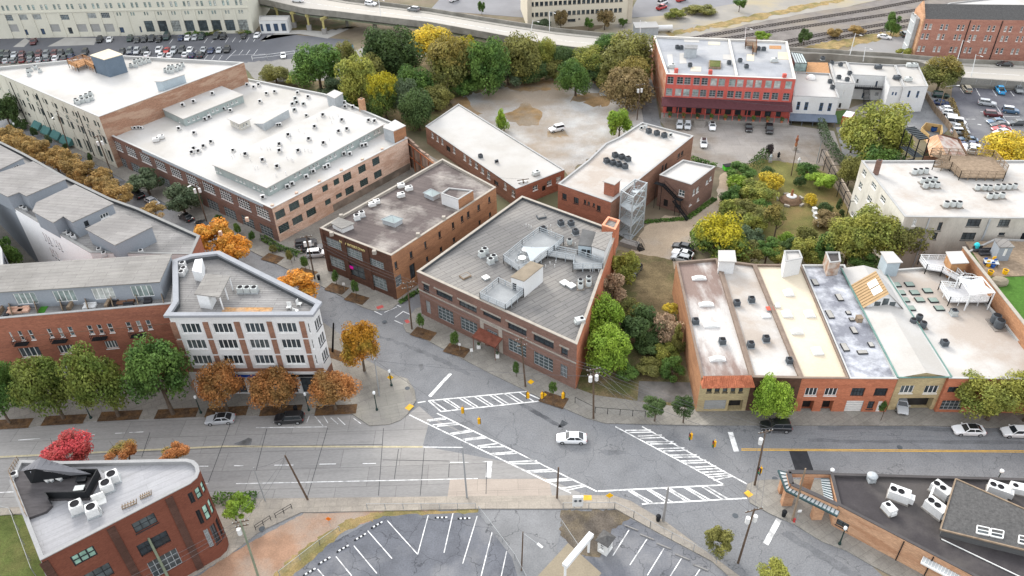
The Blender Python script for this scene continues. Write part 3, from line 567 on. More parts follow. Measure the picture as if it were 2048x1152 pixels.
m_wood=M('cedar_wood',(.36,.20,.10),v=.2,s=1.5); m_oldwood=M('weathered_wood',(.23,.175,.125),v=.25,s=1.5,stretch=(1,1,.3)); m_black=M('black_metal',(.018,.019,.021),v=.1,r=.5); m_wsteel=M('white_painted_steel',(.66,.67,.67),v=.06); m_awn=M('green_awning',(.07,.16,.155),v=.12); m_rust=M('rusted_metal',(.24,.085,.045),v=.3,s=1.2,c2=(.4,.2,.1),s2=.5,f2=.6); m_tile=M('terracotta_tile',(.43,.155,.085),v=.25,s=2.2,c2=(.28,.09,.05),s2=.8,f2=.6,fine=.2)
m_maroon=M('maroon_metal',(.085,.035,.04),v=.15,s=.8,stretch=(2,2,1)); m_gutter=M('green_gutter',(.13,.22,.195),v=.15)
t1=tile(320,480,3.84); t5=tile(620,420,5.237); t6=tile(820,540,4.43); t7=tile(0,180,4.8); t8=tile(780,230,6.775); tm=tile(0,90,6.063); tf=tile(400,150,4.267); tg=tile(200,150,6.4); tr=tile(1300,60,5.485); tw=tile(1560,100,6.024); ta=tile(1780,0,7.642); tn=tile(1340,690,5.12); ts=tile(1700,700,5.76)
tp=tile(960,420,6.4); tq=tile(1180,340,6.4); tu=tile(1480,500,6.4); tv=tile(1760,480,6.4); tx=tile(1620,230,6.024); ty=tile(1540,920,4.965); tz=tile(1788,920,4.965); t11=tile(0,880,4.235); t12=tile(220,880,4.237); tb=tile(500,0,5.689); tc=tile(1020,0,5.689)

# ---- corner apartments, four storeys
B1=Bld('corner_building','four storey corner building with white walls, brick piers and a projecting grey cornice','building',
         [(328,636),(627,634),(645,608),(440,505.5),(383,512),(346,524),(347,607.6)],17.0,p_white,r_deck,par=.7,over=.5,cap=M('grey_cornice',(.27,.28,.30),v=.06),inner=M('dark_membrane',(.075,.08,.085),v=.15))
for q in ((t1(150,643),t1(325,718),t1(890,640),t1(1060,715)),(t1(193,768),t1(367,840),t1(925,765),t1(1090,835)),(t1(240,888),t1(410,958),t1(957,885),t1(1120,953))): B1.row(0,*q,4,'w4')
B1.many(0,t1,'w1',(1128,642,1162,716),(1157,765,1188,836),(1183,885,1214,953))
for k in (): B1.many(1,t1,'slit',*[[(1178+20*k,620-15*k,1196+20*k,700-18*k),(1205+20*k,745-15*k,1222+20*k,818-17*k),(1232+18*k,862-15*k,1250+18*k,935-17*k)][j] for j in range(3)])
zb=[onplane(t1(560,y),*B1.edge(0)[:2])[1] for y in (628,752,766,872,886,985,1010,1024)]
for k,(u0_,z0_,u1_,z1_,st_) in enumerate([q for q in B1.holes[0] if q[4]=='w4'][::4]):
    L_=B1.edge(1)[4]
    for j in range(3): B1.hole(1,.35+j*(L_-.6)/3,z0_,.35+(j+.8)*(L_-.6)/3,z1_,'slit')
for l,r in ((78,122),(330,370),(570,614),(822,862),(1072,1112)):
    for za,zc in ((zb[1],zb[0]),(zb[3],zb[2]),(zb[5],zb[4])): B1.pier(0,t1(l,643),t1(r,643),za,zc,k_brown,.14,'brick_pier')
B1.band(0,zb[6],zb[5],k_brown,.1,name='brick_band'); B1.band(0,zb[7]-.1,zb[6],p_white,.22,name='white_band'); B1.band(1,0.2,zb[7],k_brown,.06,name='brick_base')
L0=B1.edge(0)[4]
for k in range(5): B1.hole(0,.9+k*(L0-1)/5,.3,.9+(k+.82)*(L0-1)/5,zb[7]-1.0,'dark4')
B1.band(0,zb[7]-.8,zb[7]-.15,M('blue_sign_band',(.02,.07,.35),v=.1),.12,L0*.24,L0*.72,'sign_band'); B1.band(0,zb[7]-.8,zb[7]-.15,m_black,.12,L0*.74,L0*.98,'sign_band')
for i in (2,3):
    L=B1.edge(i)[4]
    for z in (5.3,9.0,12.6):
        for k in range(int(L // 6)): B1.hole(i,2+k*6,z,5.6+k*6,z+2,'w4')
for i in range(2,7): B1.wallmats[i]=k_brown
B1.finish()
# roof-top stair cabin, an open lean-to with white posts
zr=16.3
pc=[G2(*t1(*p),19.0) for p in ((262,415),(350,258),(540,275),(455,440))]
pe=MB(); q=inset(ccw(pc),.25)
pe.prism(ccw(pc),18.85,19.02,1,bottom=True)
a,b,c,d=pc
pe.prism(ccw([a.lerp(d,.08),a.lerp(d,.55),a.lerp(d,.55)+(b-a)*.4,a.lerp(d,.08)+(b-a)*.4]),zr,18.85,0)
for f in (.08,.97):
    for h_ in (.06,.5,.95):
        p=a.lerp(b,h_).lerp(d.lerp(c,h_),f); pe.tube((p.x,p.y,zr),(p.x,p.y,18.85),.12,n=6,mi=0)
part(B1,'stair_cabin',pe,[m_wsteel,r_grey])
ch=MB(); ch.prism(ccw([G2(*t1(*p),18.3) for p in ((245,235),(268,150),(325,142),(318,250))]),zr,18.3,0); part(B1,'duct_box',ch,m_wsteel)

# ---- brick apartments with the long grey penthouse
B2a=Bld('brick_apartments','long red brick apartment house with a roof terrace and a grey penthouse floor','building',
          [(-130,650),(0,637.5),(346.5,607.5),Vector(G2(345,509,18.2)),Vector(G2(0,530.7,18.2)),Vector(G2(-130,540,18.2))],15.5,k_red,r_deck,par=.8,z0=0)
B2a.many(1,b1,'sash',(40,840,88,892),(102,833,153,892),(163,828,215,888),(278,820,325,873),(342,815,390,872),(402,808,453,864),(518,800,568,853),(577,795,627,852),(638,788,690,845),(750,780,800,835),(812,772,860,832),(870,768,918,825))
B2a.many(1,b1,'w4',(105,928,258,995),(340,915,460,972),(622,890,715,942))
for x in (20,250,480,700): B2a.many(1,b1,'w3',(x+90,1040,x+200,1110))
B2a.band(1,11.5,11.62,k_brown,.05); B2a.finish()
for l,r in ((97,180),(322,412),(560,650),(790,880)):   # iron balconies
    A_,E_,dd,nn,LL=B2a.edge(1); y=905-(l-97)*.07
    u0=onplane(b1(l,y),A_,E_)[0]; u1=onplane(b1(r,y),A_,E_)[0]; zf=onplane(b1(l,y),A_,E_)[1]
    mb=MB(); P=lambda u,o,z: (A_.x+dd.x*u+nn.x*o,A_.y+dd.y*u+nn.y*o,z)
    mb.bar(P(u0,.5,zf),P(u1,.5,zf),1.0,.1)
    for z in (.5,1.0): mb.bar(P(u0,.98,zf+z),P(u1,.98,zf+z),.05,.05); mb.bar(P(u0,.05,zf+z),P(u0,.98,zf+z),.05,.05); mb.bar(P(u1,.05,zf+z),P(u1,.98,zf+z),.05,.05)
    for k in range(9): u=u0+(u1-u0)*k/8; mb.bar(P(u,.98,zf),P(u,.98,zf+1),.035,.035)
    part(B2a,'balcony',mb,m_black)
PH=Bld('penthouse',None,None,[(-130,597,18.2),(0,585.7,18.2),(320,565.5,18.2),(345,509,18.2),(0,530.7,18.2),(-130,540,18.2)],18.2,p_grey,r_grey,par=0,over=.25,z0=14.6,parent=B2a.root)
PH.row(1,b1(75,615),b1(238,672),b1(775,562),b1(928,622),4,'slide'); PH.finish()
mb=MB()
for k in range(7):                                              # low screens between the terraces
    x0,y0=b1(60+152*k,700-k*9); p,q=G2(x0,y0-8,14.9),G2(x0+6,y0+14,14.9); mb.bar((p.x,p.y,15.3),(q.x,q.y,15.3),.1,1.2)
part(B2a,'terrace_screen',mb,m_oldwood)

# ---- lofts with three grey roof cabins
B3a=Bld('loft_building','grey and white loft building with grey roofed cabins on its roof deck','building',
          [(400,472),(383,509),(181,506),(26.7,415.7),(-60,330),(-140,260),(-60,254),(12,289),(50,308),(133,355),(221,397),(275,416)],15.0,p_grey,r_deck,par=.6,th=.5,cap=M('pale_grey_coping',(.22,.22,.215),v=.08),inner=MATS['dark_membrane'])
B3a.wallmats={0: k_red,1: p_white,2: M('bright_white_wall',(.82,.82,.82),v=.03),3: p_grey}
for k in (6,7,8,9,10,11): B3a.wallmats[k]=k_red
B3a.many(2,b1,'slit',*[q for q in ((258,243,274,288),(276,256,292,303),(294,270,310,318),(320,280,336,322),(338,292,354,338),(356,305,372,352),(300,333,316,378),(318,346,334,392),(336,358,352,405),(365,372,380,408))])
B3a.finish()
for i,(px,z,hole) in enumerate((([(66.7,323.8),(133,359),(53,393.5),(38.5,386),(15.6,394.6),(-50,362)],17.8,[((510,945),(600,990),'w3',t7)]),([(150,370),(228,408),(145,446),(127,434),(107,447),(65,424),(73,406)],17.8,[((598,118),(657,165),'w3',b1),((502,168),(538,212),'slit',b1)]),
                                  ([(240,424),(306.7,454),(230,492),(170,459)],17.6,[((597,292),(622,310),'slit',b1)]),([(48,316.5),(-50,365),(-140,320),(-40,270)],17.8,[((105,712),(190,768),'w3',t7)]))):
    C=Bld('roof_cabin',None,None,px,z,p_grey,r_grey2,par=0,over=.2,z0=14.4,parent=B3a.root)
    for lt,rb,st,t in hole:
        best=None
        for e in range(C.n):                                     # the wall the window shows on
            A_,E_,d_,n_,L_=C.edge(e); u,zz=onplane(t(*lt),A_,E_); u2,z2=onplane(t(*rb),A_,E_)
            mid=A_+d_*((u+u2)/2)
            if n_.dot(-mid)>0 and 0<min(u,u2) and max(u,u2)<L_ and 14.4<z2<z: best=e
        if best is not None: C.win(best,t(*lt),t(*rb),st)
    C.finish()
# glass fronted block behind the white wall
BG=Bld('glass_block','glass fronted apartment wing showing behind the white loft wall','building',[(-160,370),(-40,418),(4,500),(6,530),(-160,545)],13.0,p_grey,r_grey,par=.4)
for e in (1,2):
    L=BG.edge(e)[4]
    for z in (1,4.2,7.4,10.2):
        for k in range(int(L // 2.6)): BG.hole(e,.4+2.6*k,z,2.8+2.6*k,z+2.1,'dark')
BG.finish()

# ---- cream mill lofts at the upper left
B4=Bld('mill_lofts','cream painted loft mill with green awnings and a broad white roof','building',[(198,234),(-28,137),(235,111),(488,125)],14.3,p_cream,r_white,par=.7,th=.5,cap=M('white_coping',(.40,.40,.39),v=.05))
B4.wallmats={3: k_mill}
B4.row(0,t7(886,285),t7(968,368),t7(220,-5),t7(280,62),8,'mill'); B4.row(0,t7(945,425),t7(1030,525),t7(90,38),t7(172,132),10,'mill')
B4.many(0,t7,'mill',(1000,560,1095,700),(900,512,998,652),(790,465,890,608),(705,450,800,570)); B4.many(0,t7,'gdoor',(592,375,665,540),(500,330,570,480),(410,288,480,440)); B4.many(0,t7,'dark',(150,165,215,215),(232,203,296,252))
for x,y in ((133,10),(362,60),(750,215)):
    a,b,d,nn,L=B4.edge(0); u=onplane(t7(x,y),a,b)[0]; B4.band(0,.5,13.2,m_black,.16,u-.09,u+.09,'downspout')
for x in (60,150,240,330,415,508,600,700,800,905,1010):
    a,b,d,nn,L=B4.edge(0); u=onplane(t7(x,60+(x-133)*.47+60),a,b)[0]; B4.band(0,.2,14.0,p_cream,.10,u-.3,u+.3,'pilaster')
B4.finish()
a,b,d,nn,L=B4.edge(0); n3=nn.to_3d(); rd=Vector((0,0,1)).cross(n3)
for ch_,(x,y) in zip('DEERELOFTS',((0,-20),(98,12),(185,50),(275,92),(365,135),(555,215),(652,262),(748,300),(850,348),(955,400))):
    u,z=onplane(t7(x,y),a,b); p=a+d*u; text(B4.root,ch_,Vector((p.x,p.y,z))+n3*.2,rd.xy,n3,1.5,m_frame_gr)
for (x0,y0,x1,y1) in ((310,285,400,350),(400,333,490,400),(490,375,585,450),(583,425,690,492)):
    u0,z0=onplane(t7(x0+18,y0),a,b); u1,_=onplane(t7(x1,y0+40),a,b); mb=MB()
    P=lambda u,o,z: (a.x+d.x*u+nn.x*o,a.y+d.y*u+nn.y*o,z)
    mb.face([P(u0,.05,z0),P(u0,1.7,z0-1.5),P(u1,1.7,z0-1.5),P(u1,.05,z0)]); mb.face([P(u0,1.7,z0-1.5),P(u0,1.7,z0-1.8),P(u1,1.7,z0-1.8),P(u1,1.7,z0-1.5)])
    for u in (u0,u1): mb.face([P(u,.05,z0),P(u,1.7,z0-1.5),P(u,1.7,z0-1.8),P(u,.05,z0-1.8)])
    part(B4,'awning',mb,m_awn)
RT=Bld('roof_tower',None,None,[tm(1262,185)+(18.6,),tm(1090,130)+(18.6,),tm(1318,52)+(18.6,),tm(1492,118)+(18.6,)],18.6,p_bluegrey,r_cream,par=0,over=.12,z0=13.5,parent=B4.root); RT.finish()
RB=Bld('roof_shed',None,None,[tg(795,90)+(16.2,),tg(697,88)+(16.2,),tg(1000,5)+(16.2,),tg(1090,-3)+(16.2,)],16.2,p_ltblue,r_white,par=0,over=.1,z0=13.5,parent=B4.root); RB.finish()
def deck(B,px,zf,zr,m,name='roof_deck',rail=1.1,legs=True,skip=(),mf=None):
    """a railed timber deck: floor, posts, rails"""
    P=ccw([G2(x,y,zf) for x,y in px]); mb=MB(); mb.prism(P,zf-.18,zf,1,bottom=True)
    for k in range(len(P)):
        if k in skip: continue
        p,q=P[k],P[(k+1)%len(P)]; L=(q-p).length; n=max(1,int(L/1.6))
        for j in range(n+1):
            c=p.lerp(q,j/n); mb.box(c.x-.06,c.y-.06,zr if legs else zf,c.x+.06,c.y+.06,zf+rail)
        for z in (rail,rail*.55,.15): mb.bar((p.x,p.y,zf+z),(q.x,q.y,zf+z),.07,.09)
        nb=int(L/.28)
        for j in range(1,nb): c=p.lerp(q,j/nb); mb.bar((c.x,c.y,zf+.12),(c.x,c.y,zf+rail),.05,.05)
    return part(B,name,mb,[m,mf or m])
deck(B4,[tm(940,275),tm(825,222),tm(1010,160),tm(1140,205),tm(1150,290),tm(1040,230)],14.9,13.6,m_wood)

# ---- big white roofed factory
B5=Bld('brick_factory','big pinkish brick factory with white roof monitors and many small rooftop units','building',[(543.7,417.3),(211.7,266.7),(493,157),(650,188),(785,245),(815,277)],8.6,k_pink,r_white,par=.45,th=.45,cap=MATS['white_coping'])
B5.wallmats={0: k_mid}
B5.row(0,a1(668,836),a1(738,910),b2(0,78),b2(80,172),10,'wgrid',4.4); B5.row(0,a1(698,938),a1(782,1040),b2(15,175),b2(106,272),10,'big')
B5.band(0,8.0,8.5,p_ltblue,.15,3,50,'metal_frieze')
B5.many(5,b2,'factory',(112,95,180,172),(195,45,265,122),(280,5,345,80),(132,175,205,255),(215,130,285,205),(300,85,365,158),(412,35,452,85),(478,0,518,45))
B5.many(5,tf,'factory',(760,1065,855,1150),(878,1000,970,1105),(1040,930,1097,1005),(1137,875,1193,950),(1218,820,1298,920),(1347,755,1420,850),(1467,690,1537,785),(1063,1045,1122,1120),(1158,995,1213,1065),(1237,935,1320,1035),(1362,870,1440,965),(1483,800,1557,895))
B5.many(5,tf,'bgrid',(1250,1045,1335,1130),(1380,975,1453,1050),(1495,920,1560,985))
B5.many(5,b2,'bgrid',(545,50,605,100),(320,215,385,262))
B5.band(5,.2,2.0,M('stained_concrete_wall',(.22,.19,.16),v=.2,s=.6,c2=(.1,.09,.075),s2=.2,f2=.7),.04,.2,26,'concrete_base')
B5.finish()
MN=Bld('roof_monitor',None,None,[(533.6,377.3,10.3),(424.6,330.5,10.3),(666,212,10.3),(769,249.6,10.3)],10.3,p_ggreen,r_white,par=0,over=.25,z0=8.0,parent=B5.root)
MN.many(3,tf,'w1',*[(x,y,x+24,y+34) for x,y in ((592,960),(630,940),(802,842),(840,822),(925,780),(958,762),(992,745),(1070,702),(1103,685),(1140,665),(1215,622),(1250,603),(1285,585),(1360,545),(1395,527),(1428,508),(1482,478),(1514,462))])
MN.many(0,tf,'w1',(448,938,470,968),(485,952,507,982),(522,970,545,1000),(300,870,320,900),(333,884,355,913),(366,900,386,928),(130,797,150,825),(162,810,182,838)); MN.finish()
M2=Bld('roof_monitor',None,None,[(366.4,239,10.2),(314,214,10.2),(443.7,173,10.2),(487.5,190.6,10.2)],10.2,p_ggreen,r_white,par=0,over=.2,z0=8.0,parent=B5.root)
M2.many(3,tg,'w1',*[(x,y,x+36,y+40) for x,y in ((1115,570),(1178,545),(1236,520),(1370,465),(1425,442),(1480,418),(1618,365),(1672,340),(1728,318))]); M2.many(0,tg,'w1',(810,495,835,535),(1000,565,1028,610)); M2.finish()
M3=Bld('roof_cabin',None,None,[(478.5,249.6,10.0),(454,238,10.0),(478,229,10.0),(503,238,10.0)],10.0,p_offw,r_white,par=0,over=.4,z0=8.0,parent=B5.root)
for k in range(3): M3.hole(3,.8+k*1.0,8.7,1.4+k*1.0,9.4,'w1'); M3.hole(0,.8+k*1.1,8.7,1.4+k*1.1,9.4,'w1')
M3.finish()
wd=MB(); p0,p1,p2,p3=[G2(*tf(*p),10.2) for p in ((540,415),(755,295),(700,272),(485,392))]       # lean-to vent house, sloping to the roof
wd.face([(p0.x,p0.y,8.1),(p1.x,p1.y,8.1),(p1.x,p1.y,10.2),(p0.x,p0.y,10.2)],0); wd.face([(p0.x,p0.y,10.2),(p1.x,p1.y,10.2),(p2.x-2,p2.y+3,8.2),(p3.x-2,p3.y+3,8.2)],1)
wd.face([(p0.x,p0.y,8.1),(p0.x,p0.y,10.2),(p3.x-2,p3.y+3,8.2)],0); wd.face([(p1.x,p1.y,8.1),(p2.x-2,p2.y+3,8.2),(p1.x,p1.y,10.2)],0); part(B5,'lean_to',wd,[p_galv,r_white])
E1=Bld('lift_house',None,None,[tf(1150,205)+(11.2,),tf(1075,170)+(11.2,),tf(1148,130)+(11.2,),tf(1222,157)+(11.2,)],11.2,p_galv,r_white,par=0,over=.12,z0=8.0,parent=B5.root); E1.finish()
E2=Bld('lift_house',None,None,[tf(1650,485)+(11.4,),tf(1560,452)+(11.4,),tf(1665,385)+(11.4,),tf(1757,436)+(11.4,)],11.4,k_orange,r_white,par=0,over=.1,z0=3.0,parent=B5.root); E2.wallmats={0: p_galv}; E2.finish()
chm=MB(); q=[G2(*tf(*p),11.6) for p in ((1345,205),(1372,192),(1405,200),(1378,214))]; chm.prism(ccw(q),8.0,11.6,0); q2=inset(ccw(q),.2); chm.prism(q2,11.6,11.62,1); part(B5,'chimney',chm,[k_light,m_black])
for k in range(9):                                               # brick vent stubs along the eave
    mb=MB(); A_,E_,d_,n_,L_=B5.edge(5); p=A_+d_*(8+k*6.6)-n_*.8; mb.box(p.x-.3,p.y-.3,8.1,p.x+.3,p.y+.3,9.0)
    part(B5,'vent_stub',mb,k_pink)
# roofless ruin beside it
RU=thing('ruined_wall','roofless stained brick ruin wall with rusty steel frame beside the factory','ruined wall',(G2(830,300,5).x,G2(830,300,5).y,0))
A_,C_=G2(812,274,8.0),G2(874,322,8.0); d_=(C_-A_).normalized(); n_=Vector((d_.y,-d_.x)); mb=MB(); L_=(C_-A_).length
m_ruin=M('ruined_brick',(.26,.19,.15),v=.3,s=.5,c2=(.09,.065,.05),s2=.2,f2=.8,stretch=(1,1,.4)); rng=random.Random(5); u=0
while u<L_:
    w=rng.uniform(.7,1.5); p,q=A_+d_*u,A_+d_*min(L_,u+w); mb.prism(ccw([p,q,q-n_*.5,p-n_*.5]),0,7.8-.9*u/L_+rng.uniform(-.25,.25)); u+=w
part(RU,'brick_wall',mb,m_ruin); mb=MB()
for k in range(5): p=A_+d_*(L_*k/4)+n_*.35; mb.box(p.x-.12,p.y-.12,0,p.x+.12,p.y+.12,7)
for z in (3.4,6.9): p,q=A_+n_*.35,C_+n_*.35; mb.bar((p.x,p.y,z),(q.x,q.y,z),.2,.25)
part(RU,'steel_frame',mb,m_rust)

# ---- dark brick building with gold lettering
B6=Bld('brick_warehouse','two storey dark brick warehouse with gold letters and a dark stained roof','building',[(782.3,511.7),(640,456.3),(885,318),(992,375)],10.4,k_orange,r_tar,par=.5,th=.4,cap=m_stone)
B6.wallmats={0: k_dark}
B6.many(0,t5,'big',(160,275,335,435),(375,380,555,545),(605,490,780,635),(200,470,375,645),(622,662,815,860)); B6.many(0,t5,'gdoor',(405,548,585,745))
B6.many(3,t5,'slit',(883,532,920,625),(1042,425,1080,515),(1195,322,1225,408),(1343,218,1375,300),(1485,120,1515,205),(1213,480,1245,555),(1358,378,1390,450),(1495,280,1525,350)); B6.many(3,t5,'store',(880,665,970,828)); B6.many(3,t5,'gdoor',(1040,548,1115,738))
B6.many(3,b2,'slit',(1258,45,1280,92),(1265,112,1283,160),(1328,72,1345,116),(1393,25,1408,68),(1228,138,1246,185),(1335,165,1350,205),(1397,118,1412,155))
LW=B6.edge(0)[4]
for u in (.4,LW*.335,LW*.66,LW-.4): B6.band(0,.1,10.5,k_dark,.22,u-.4,u+.4,'pier')
B6.band(0,5.3,5.8,k_dark,.12,name='spandrel')
B6.finish()
a,b,d,nn,L=B6.edge(0); n3=nn.to_3d(); u,z=onplane(t5(450,378),a,b); p=a+d*u
B6sign=text(B6.root,'NEW INTERTOWN',Vector((p.x,p.y,z))+n3*.15,Vector((0,0,1)).cross(n3).xy,n3,.8,M('gold_letters',(.66,.56,.26),v=.05),spacing=1.05)
mb=MB(); u,z=onplane(t5(440,598),a,b); p=a+d*u+nn*.1; MWs=Matrix(((d.x,nn.x,0,p.x),(d.y,nn.y,0,p.y),(0,0,1,z),(0,0,0,1))); mb.box(-.45,0,-.35,.45,.08,.35,0,MWs); part(B6,'neon_sign',mb,M('magenta_sign',(.75,.02,.38),v=.03))
PB=Bld('lift_house',None,None,[t8(1128,1025)+(12.4,),t8(925,1150)+(12.4,),t8(690,1065)+(12.4,),t8(798,990)+(12.4,)],12.4,k_orange,r_tar,par=.15,th=.25,z0=9.8,parent=B6.root); PB.wallmats={1: p_white}; PB.finish()
def pyramid(B,px,zb,zt,hz,mats,name='skylight'):
    P=ccw([G2(x,y,zb) for x,y in px]); c=sum(P,Vector((0,0)))/len(P); mb=MB(); mb.prism(P,zb-hz,zb,0); q=inset(P,-.15); n=len(P); k0=q[0].lerp(q[3],.5) if n==4 else c
    for k in range(n): mb.face([(q[k].x,q[k].y,zb+.02),(q[(k+1)%n].x,q[(k+1)%n].y,zb+.02),(c.x,c.y,zt)],1); mb.bar((q[k].x,q[k].y,zb+.05),(c.x,c.y,zt+.03),.08,.08,2); mb.bar((q[k].x,q[k].y,zb+.04),(q[(k+1)%n].x,q[(k+1)%n].y,zb+.04),.1,.1,2)
    return part(B,name,mb,mats)
skm=[p_galv,M('skylight_glass',(.34,.40,.39),v=.08,r=.15,spec=.6),m_frame_g]
pyramid(B6,[t5(755,100),t5(840,62),t5(965,95),t5(885,140)],10.9,11.9,1.0,skm); pyramid(B6,[t8(460,1055),t8(545,1010),t8(675,1060),t8(580,1108)],10.9,11.9,1.0,skm)
sh=Bld('roof_hatch',None,None,[t5(335,195)+(11.0,),t5(232,140)+(11.0,),t5(300,90)+(11.0,),t5(450,145)+(11.0,)],11.0,p_white,r_grey,par=0,z0=9.8,parent=B6.root); sh.finish()
for x,y in ((1130,250),(1400,75),(325,55),(225,240),(672,432)):
    p=G2(*t5(x,y),10.9); mb=MB(); mb.box(p.x-.35,p.y-.35,10.3,p.x+.35,p.y+.35,11.1); part(B6,'parapet_pier',mb,m_stone)

# ---- two storey warehouse with the roof decks
B7=Bld('brick_warehouse','two storey grey-brown brick warehouse with rolled roofing and grey railed roof decks','building',[(833.5,543.4),(1154,689.5),(1234,462),(1044,392.3)],10.0,k_mid,r_roll,par=.55,th=.45,cap=m_stone,inner=MATS['dark_membrane'])
B7.wallmats={1: k_orange2}
B7.many(0,t6,'dark4',(228,168,378,290),(432,262,592,388),(645,350,805,472),(865,457,1032,595),(1095,562,1272,708)); B7.many(0,t6,'dark',(112,106,172,200),(1338,674,1398,768))
B7.many(0,t6,'big',(240,308,390,492),(443,408,600,590),(868,600,1030,785),(1095,715,1265,912)); B7.many(0,t6,'store',(135,265,188,395),(1330,828,1395,965),(682,518,775,600)); B7.many(0,t6,'gdoor',(690,660,780,745))
a,b,d,nn,L=B7.edge(0); zbelt=onplane(t6(600,415),a,b)[1]; B7.band(0,zbelt-.12,zbelt+.12,m_stone,.14,name='belt_course')
for x0,y0,x1 in ((105,102,175),(212,152,378),(418,248,592),(628,342,805),(848,442,1035),(1082,548,1275),(1325,662,1412)):
    u0,z0=onplane(t6(x0,y0),a,b); u1=onplane(t6(x1,y0+(x1-x0)*.45),a,b)[0]; B7.band(0,z0-.18,z0+.12,m_stone,.1,u0,u1,'lintel')
us,ue=onplane(t6(625,500),a,b)[0],onplane(t6(820,600),a,b)[0]
B7.band(0,5.35,zbelt-.15,m_stone,.1,us,ue,'stone_panel'); B7.band(0,.2,5.34,m_stone,.1,us,us+.8,'stone_pier'); B7.band(0,.2,5.34,m_stone,.1,ue-.8,ue,'stone_pier')
B7.finish()
mb=MB(); P=lambda u,o,z: (a.x+d.x*u+nn.x*o,a.y+d.y*u+nn.y*o,z); uc=(us+ue)/2
mb.face([P(uc-2.6,.15,3.9),P(uc+2.6,.15,3.9),P(uc+2.6,2.3,3.3),P(uc-2.6,2.3,3.3)]); mb.face([P(uc-2.6,.15,3.7),P(uc-2.6,2.3,3.1),P(uc+2.6,2.3,3.1),P(uc+2.6,.15,3.7)])
for u in (-2.6,2.6): mb.face([P(uc+u,.15,3.7),P(uc+u,.15,3.9),P(uc+u,2.3,3.3),P(uc+u,2.3,3.1)]); mb.tube(P(uc+u*.95,2.2,.15),P(uc+u*.95,2.2,3.2),.06,n=6)
mb.face([P(uc-2.6,2.3,3.1),P(uc-2.6,2.3,3.3),P(uc+2.6,2.3,3.3),P(uc+2.6,2.3,3.1)]); part(B7,'entrance_canopy',mb,M('rust_red_metal',(.15,.055,.038),v=.3,s=1.5))
zr7=9.45
S7=Bld('stair_house',None,None,[tp(565,920)+(12.9,),tp(390,862)+(12.9,),tp(645,660)+(12.9,),tp(815,718)+(12.9,)],12.9,p_white,M('brown_gravel_roof',(.22,.185,.14),v=.15),par=0,over=.08,z0=zr7,parent=B7.root); S7.many(0,tp,'door',(412,930,468,1052)); S7.finish()
S8=Bld('stair_house',None,None,[tp(1600,530)+(12.6,),tp(1425,470)+(12.6,),tp(1485,290)+(12.6,),tp(1700,288)+(12.6,)],12.6,p_white,r_roll,par=0,over=.08,z0=zr7,parent=B7.root); S8.finish()
S9=Bld('stair_house',None,None,[tp(1425,475)+(12.1,),tp(1255,455)+(12.1,),tp(1310,250)+(12.1,),tp(1490,290)+(12.1,)],12.1,p_ltblue,M('dark_roll_roof',(.1,.1,.1),v=.2),par=0,over=.05,z0=zr7,parent=B7.root); S9.many(0,tp,'slit',(1298,500,1358,560)); S9.many(0,tp,'door',(1365,510,1420,640)); S9.finish()
S10=Bld('lift_house',None,None,[tp(1730,255)+(12.0,),tp(1560,195)+(12.0,),tp(1640,88)+(12.0,),tp(1790,135)+(12.0,)],12.0,k_orange2,r_roll,par=.4,th=.35,z0=zr7-3,parent=B7.root,cap=M('orange_coping',(.6,.27,.17),v=.06)); S10.finish()
m_rail=M('grey_white_rail',(.36,.39,.41),v=.06); m_deckf=M('grey_deck_boards',(.27,.28,.285),v=.1,s=.4)
deck(B7,[tp(300,640),tp(540,440),tp(760,280),tp(1070,400),tp(945,510),tp(700,700),tp(500,780)],10.3,zr7,m_rail,mf=m_deckf)
deck(B7,[tp(860,580),tp(950,515),tp(1245,575),tp(1570,680),tp(1570,745),tp(1190,750),tp(1210,640)],10.2,zr7,m_rail,mf=m_deckf)
deck(B7,[t6(620,245),t6(785,110),t6(905,170),t6(1005,210),t6(845,345)],10.3,zr7,m_rail,mf=m_deckf)
mb=MB(); q=[G(*tp(*p),z) for p,z in (((545,465),12.4),((895,470),12.5),((645,675),11.0))]
c=sum(q,Vector())/3; mid=[q[0].lerp(q[1],.5).lerp(c,.18),q[1].lerp(q[2],.5).lerp(c,.18),q[2].lerp(q[0],.5).lerp(c,.18)]
for k in range(3): mb.face([q[k],mid[k],c]); mb.face([mid[k],q[(k+1)%3],c])
tag(mb.build('shade_sail',M('pale_sail',(.48,.52,.54),v=.04)),'pale triangular shade sail stretched over the middle roof deck','shade sail')

# ---- long narrow brick shed
B8=Bld('brick_shed','long narrow brick building with a plain white roof by the gravel lot','building',[(851,253),(1032,378),(1129,340),(917,208)],4.9,k_brown,r_white,par=.15,th=.3)
B8.many(0,t8,'sash2',(558,228,592,318),(627,278,660,368),(692,312,725,408),(850,425,887,528),(992,522,1030,625),(1067,578,1105,682),(1147,628,1190,735),(1230,702,1275,805),(1312,752,1360,880),(1540,905,1580,1022),(1647,1002,1690,1120)); B8.many(0,t8,'gdoor',(757,402,820,520),(1407,872,1470,980))
B8.many(1,a3,'sash2',(125,1108,155,1148),(210,1078,238,1118),(265,1055,292,1098)); B8.many(1,a3,'door',(181,1110,203,1150)); B8.wallmats={1: k_red}; B8.finish()

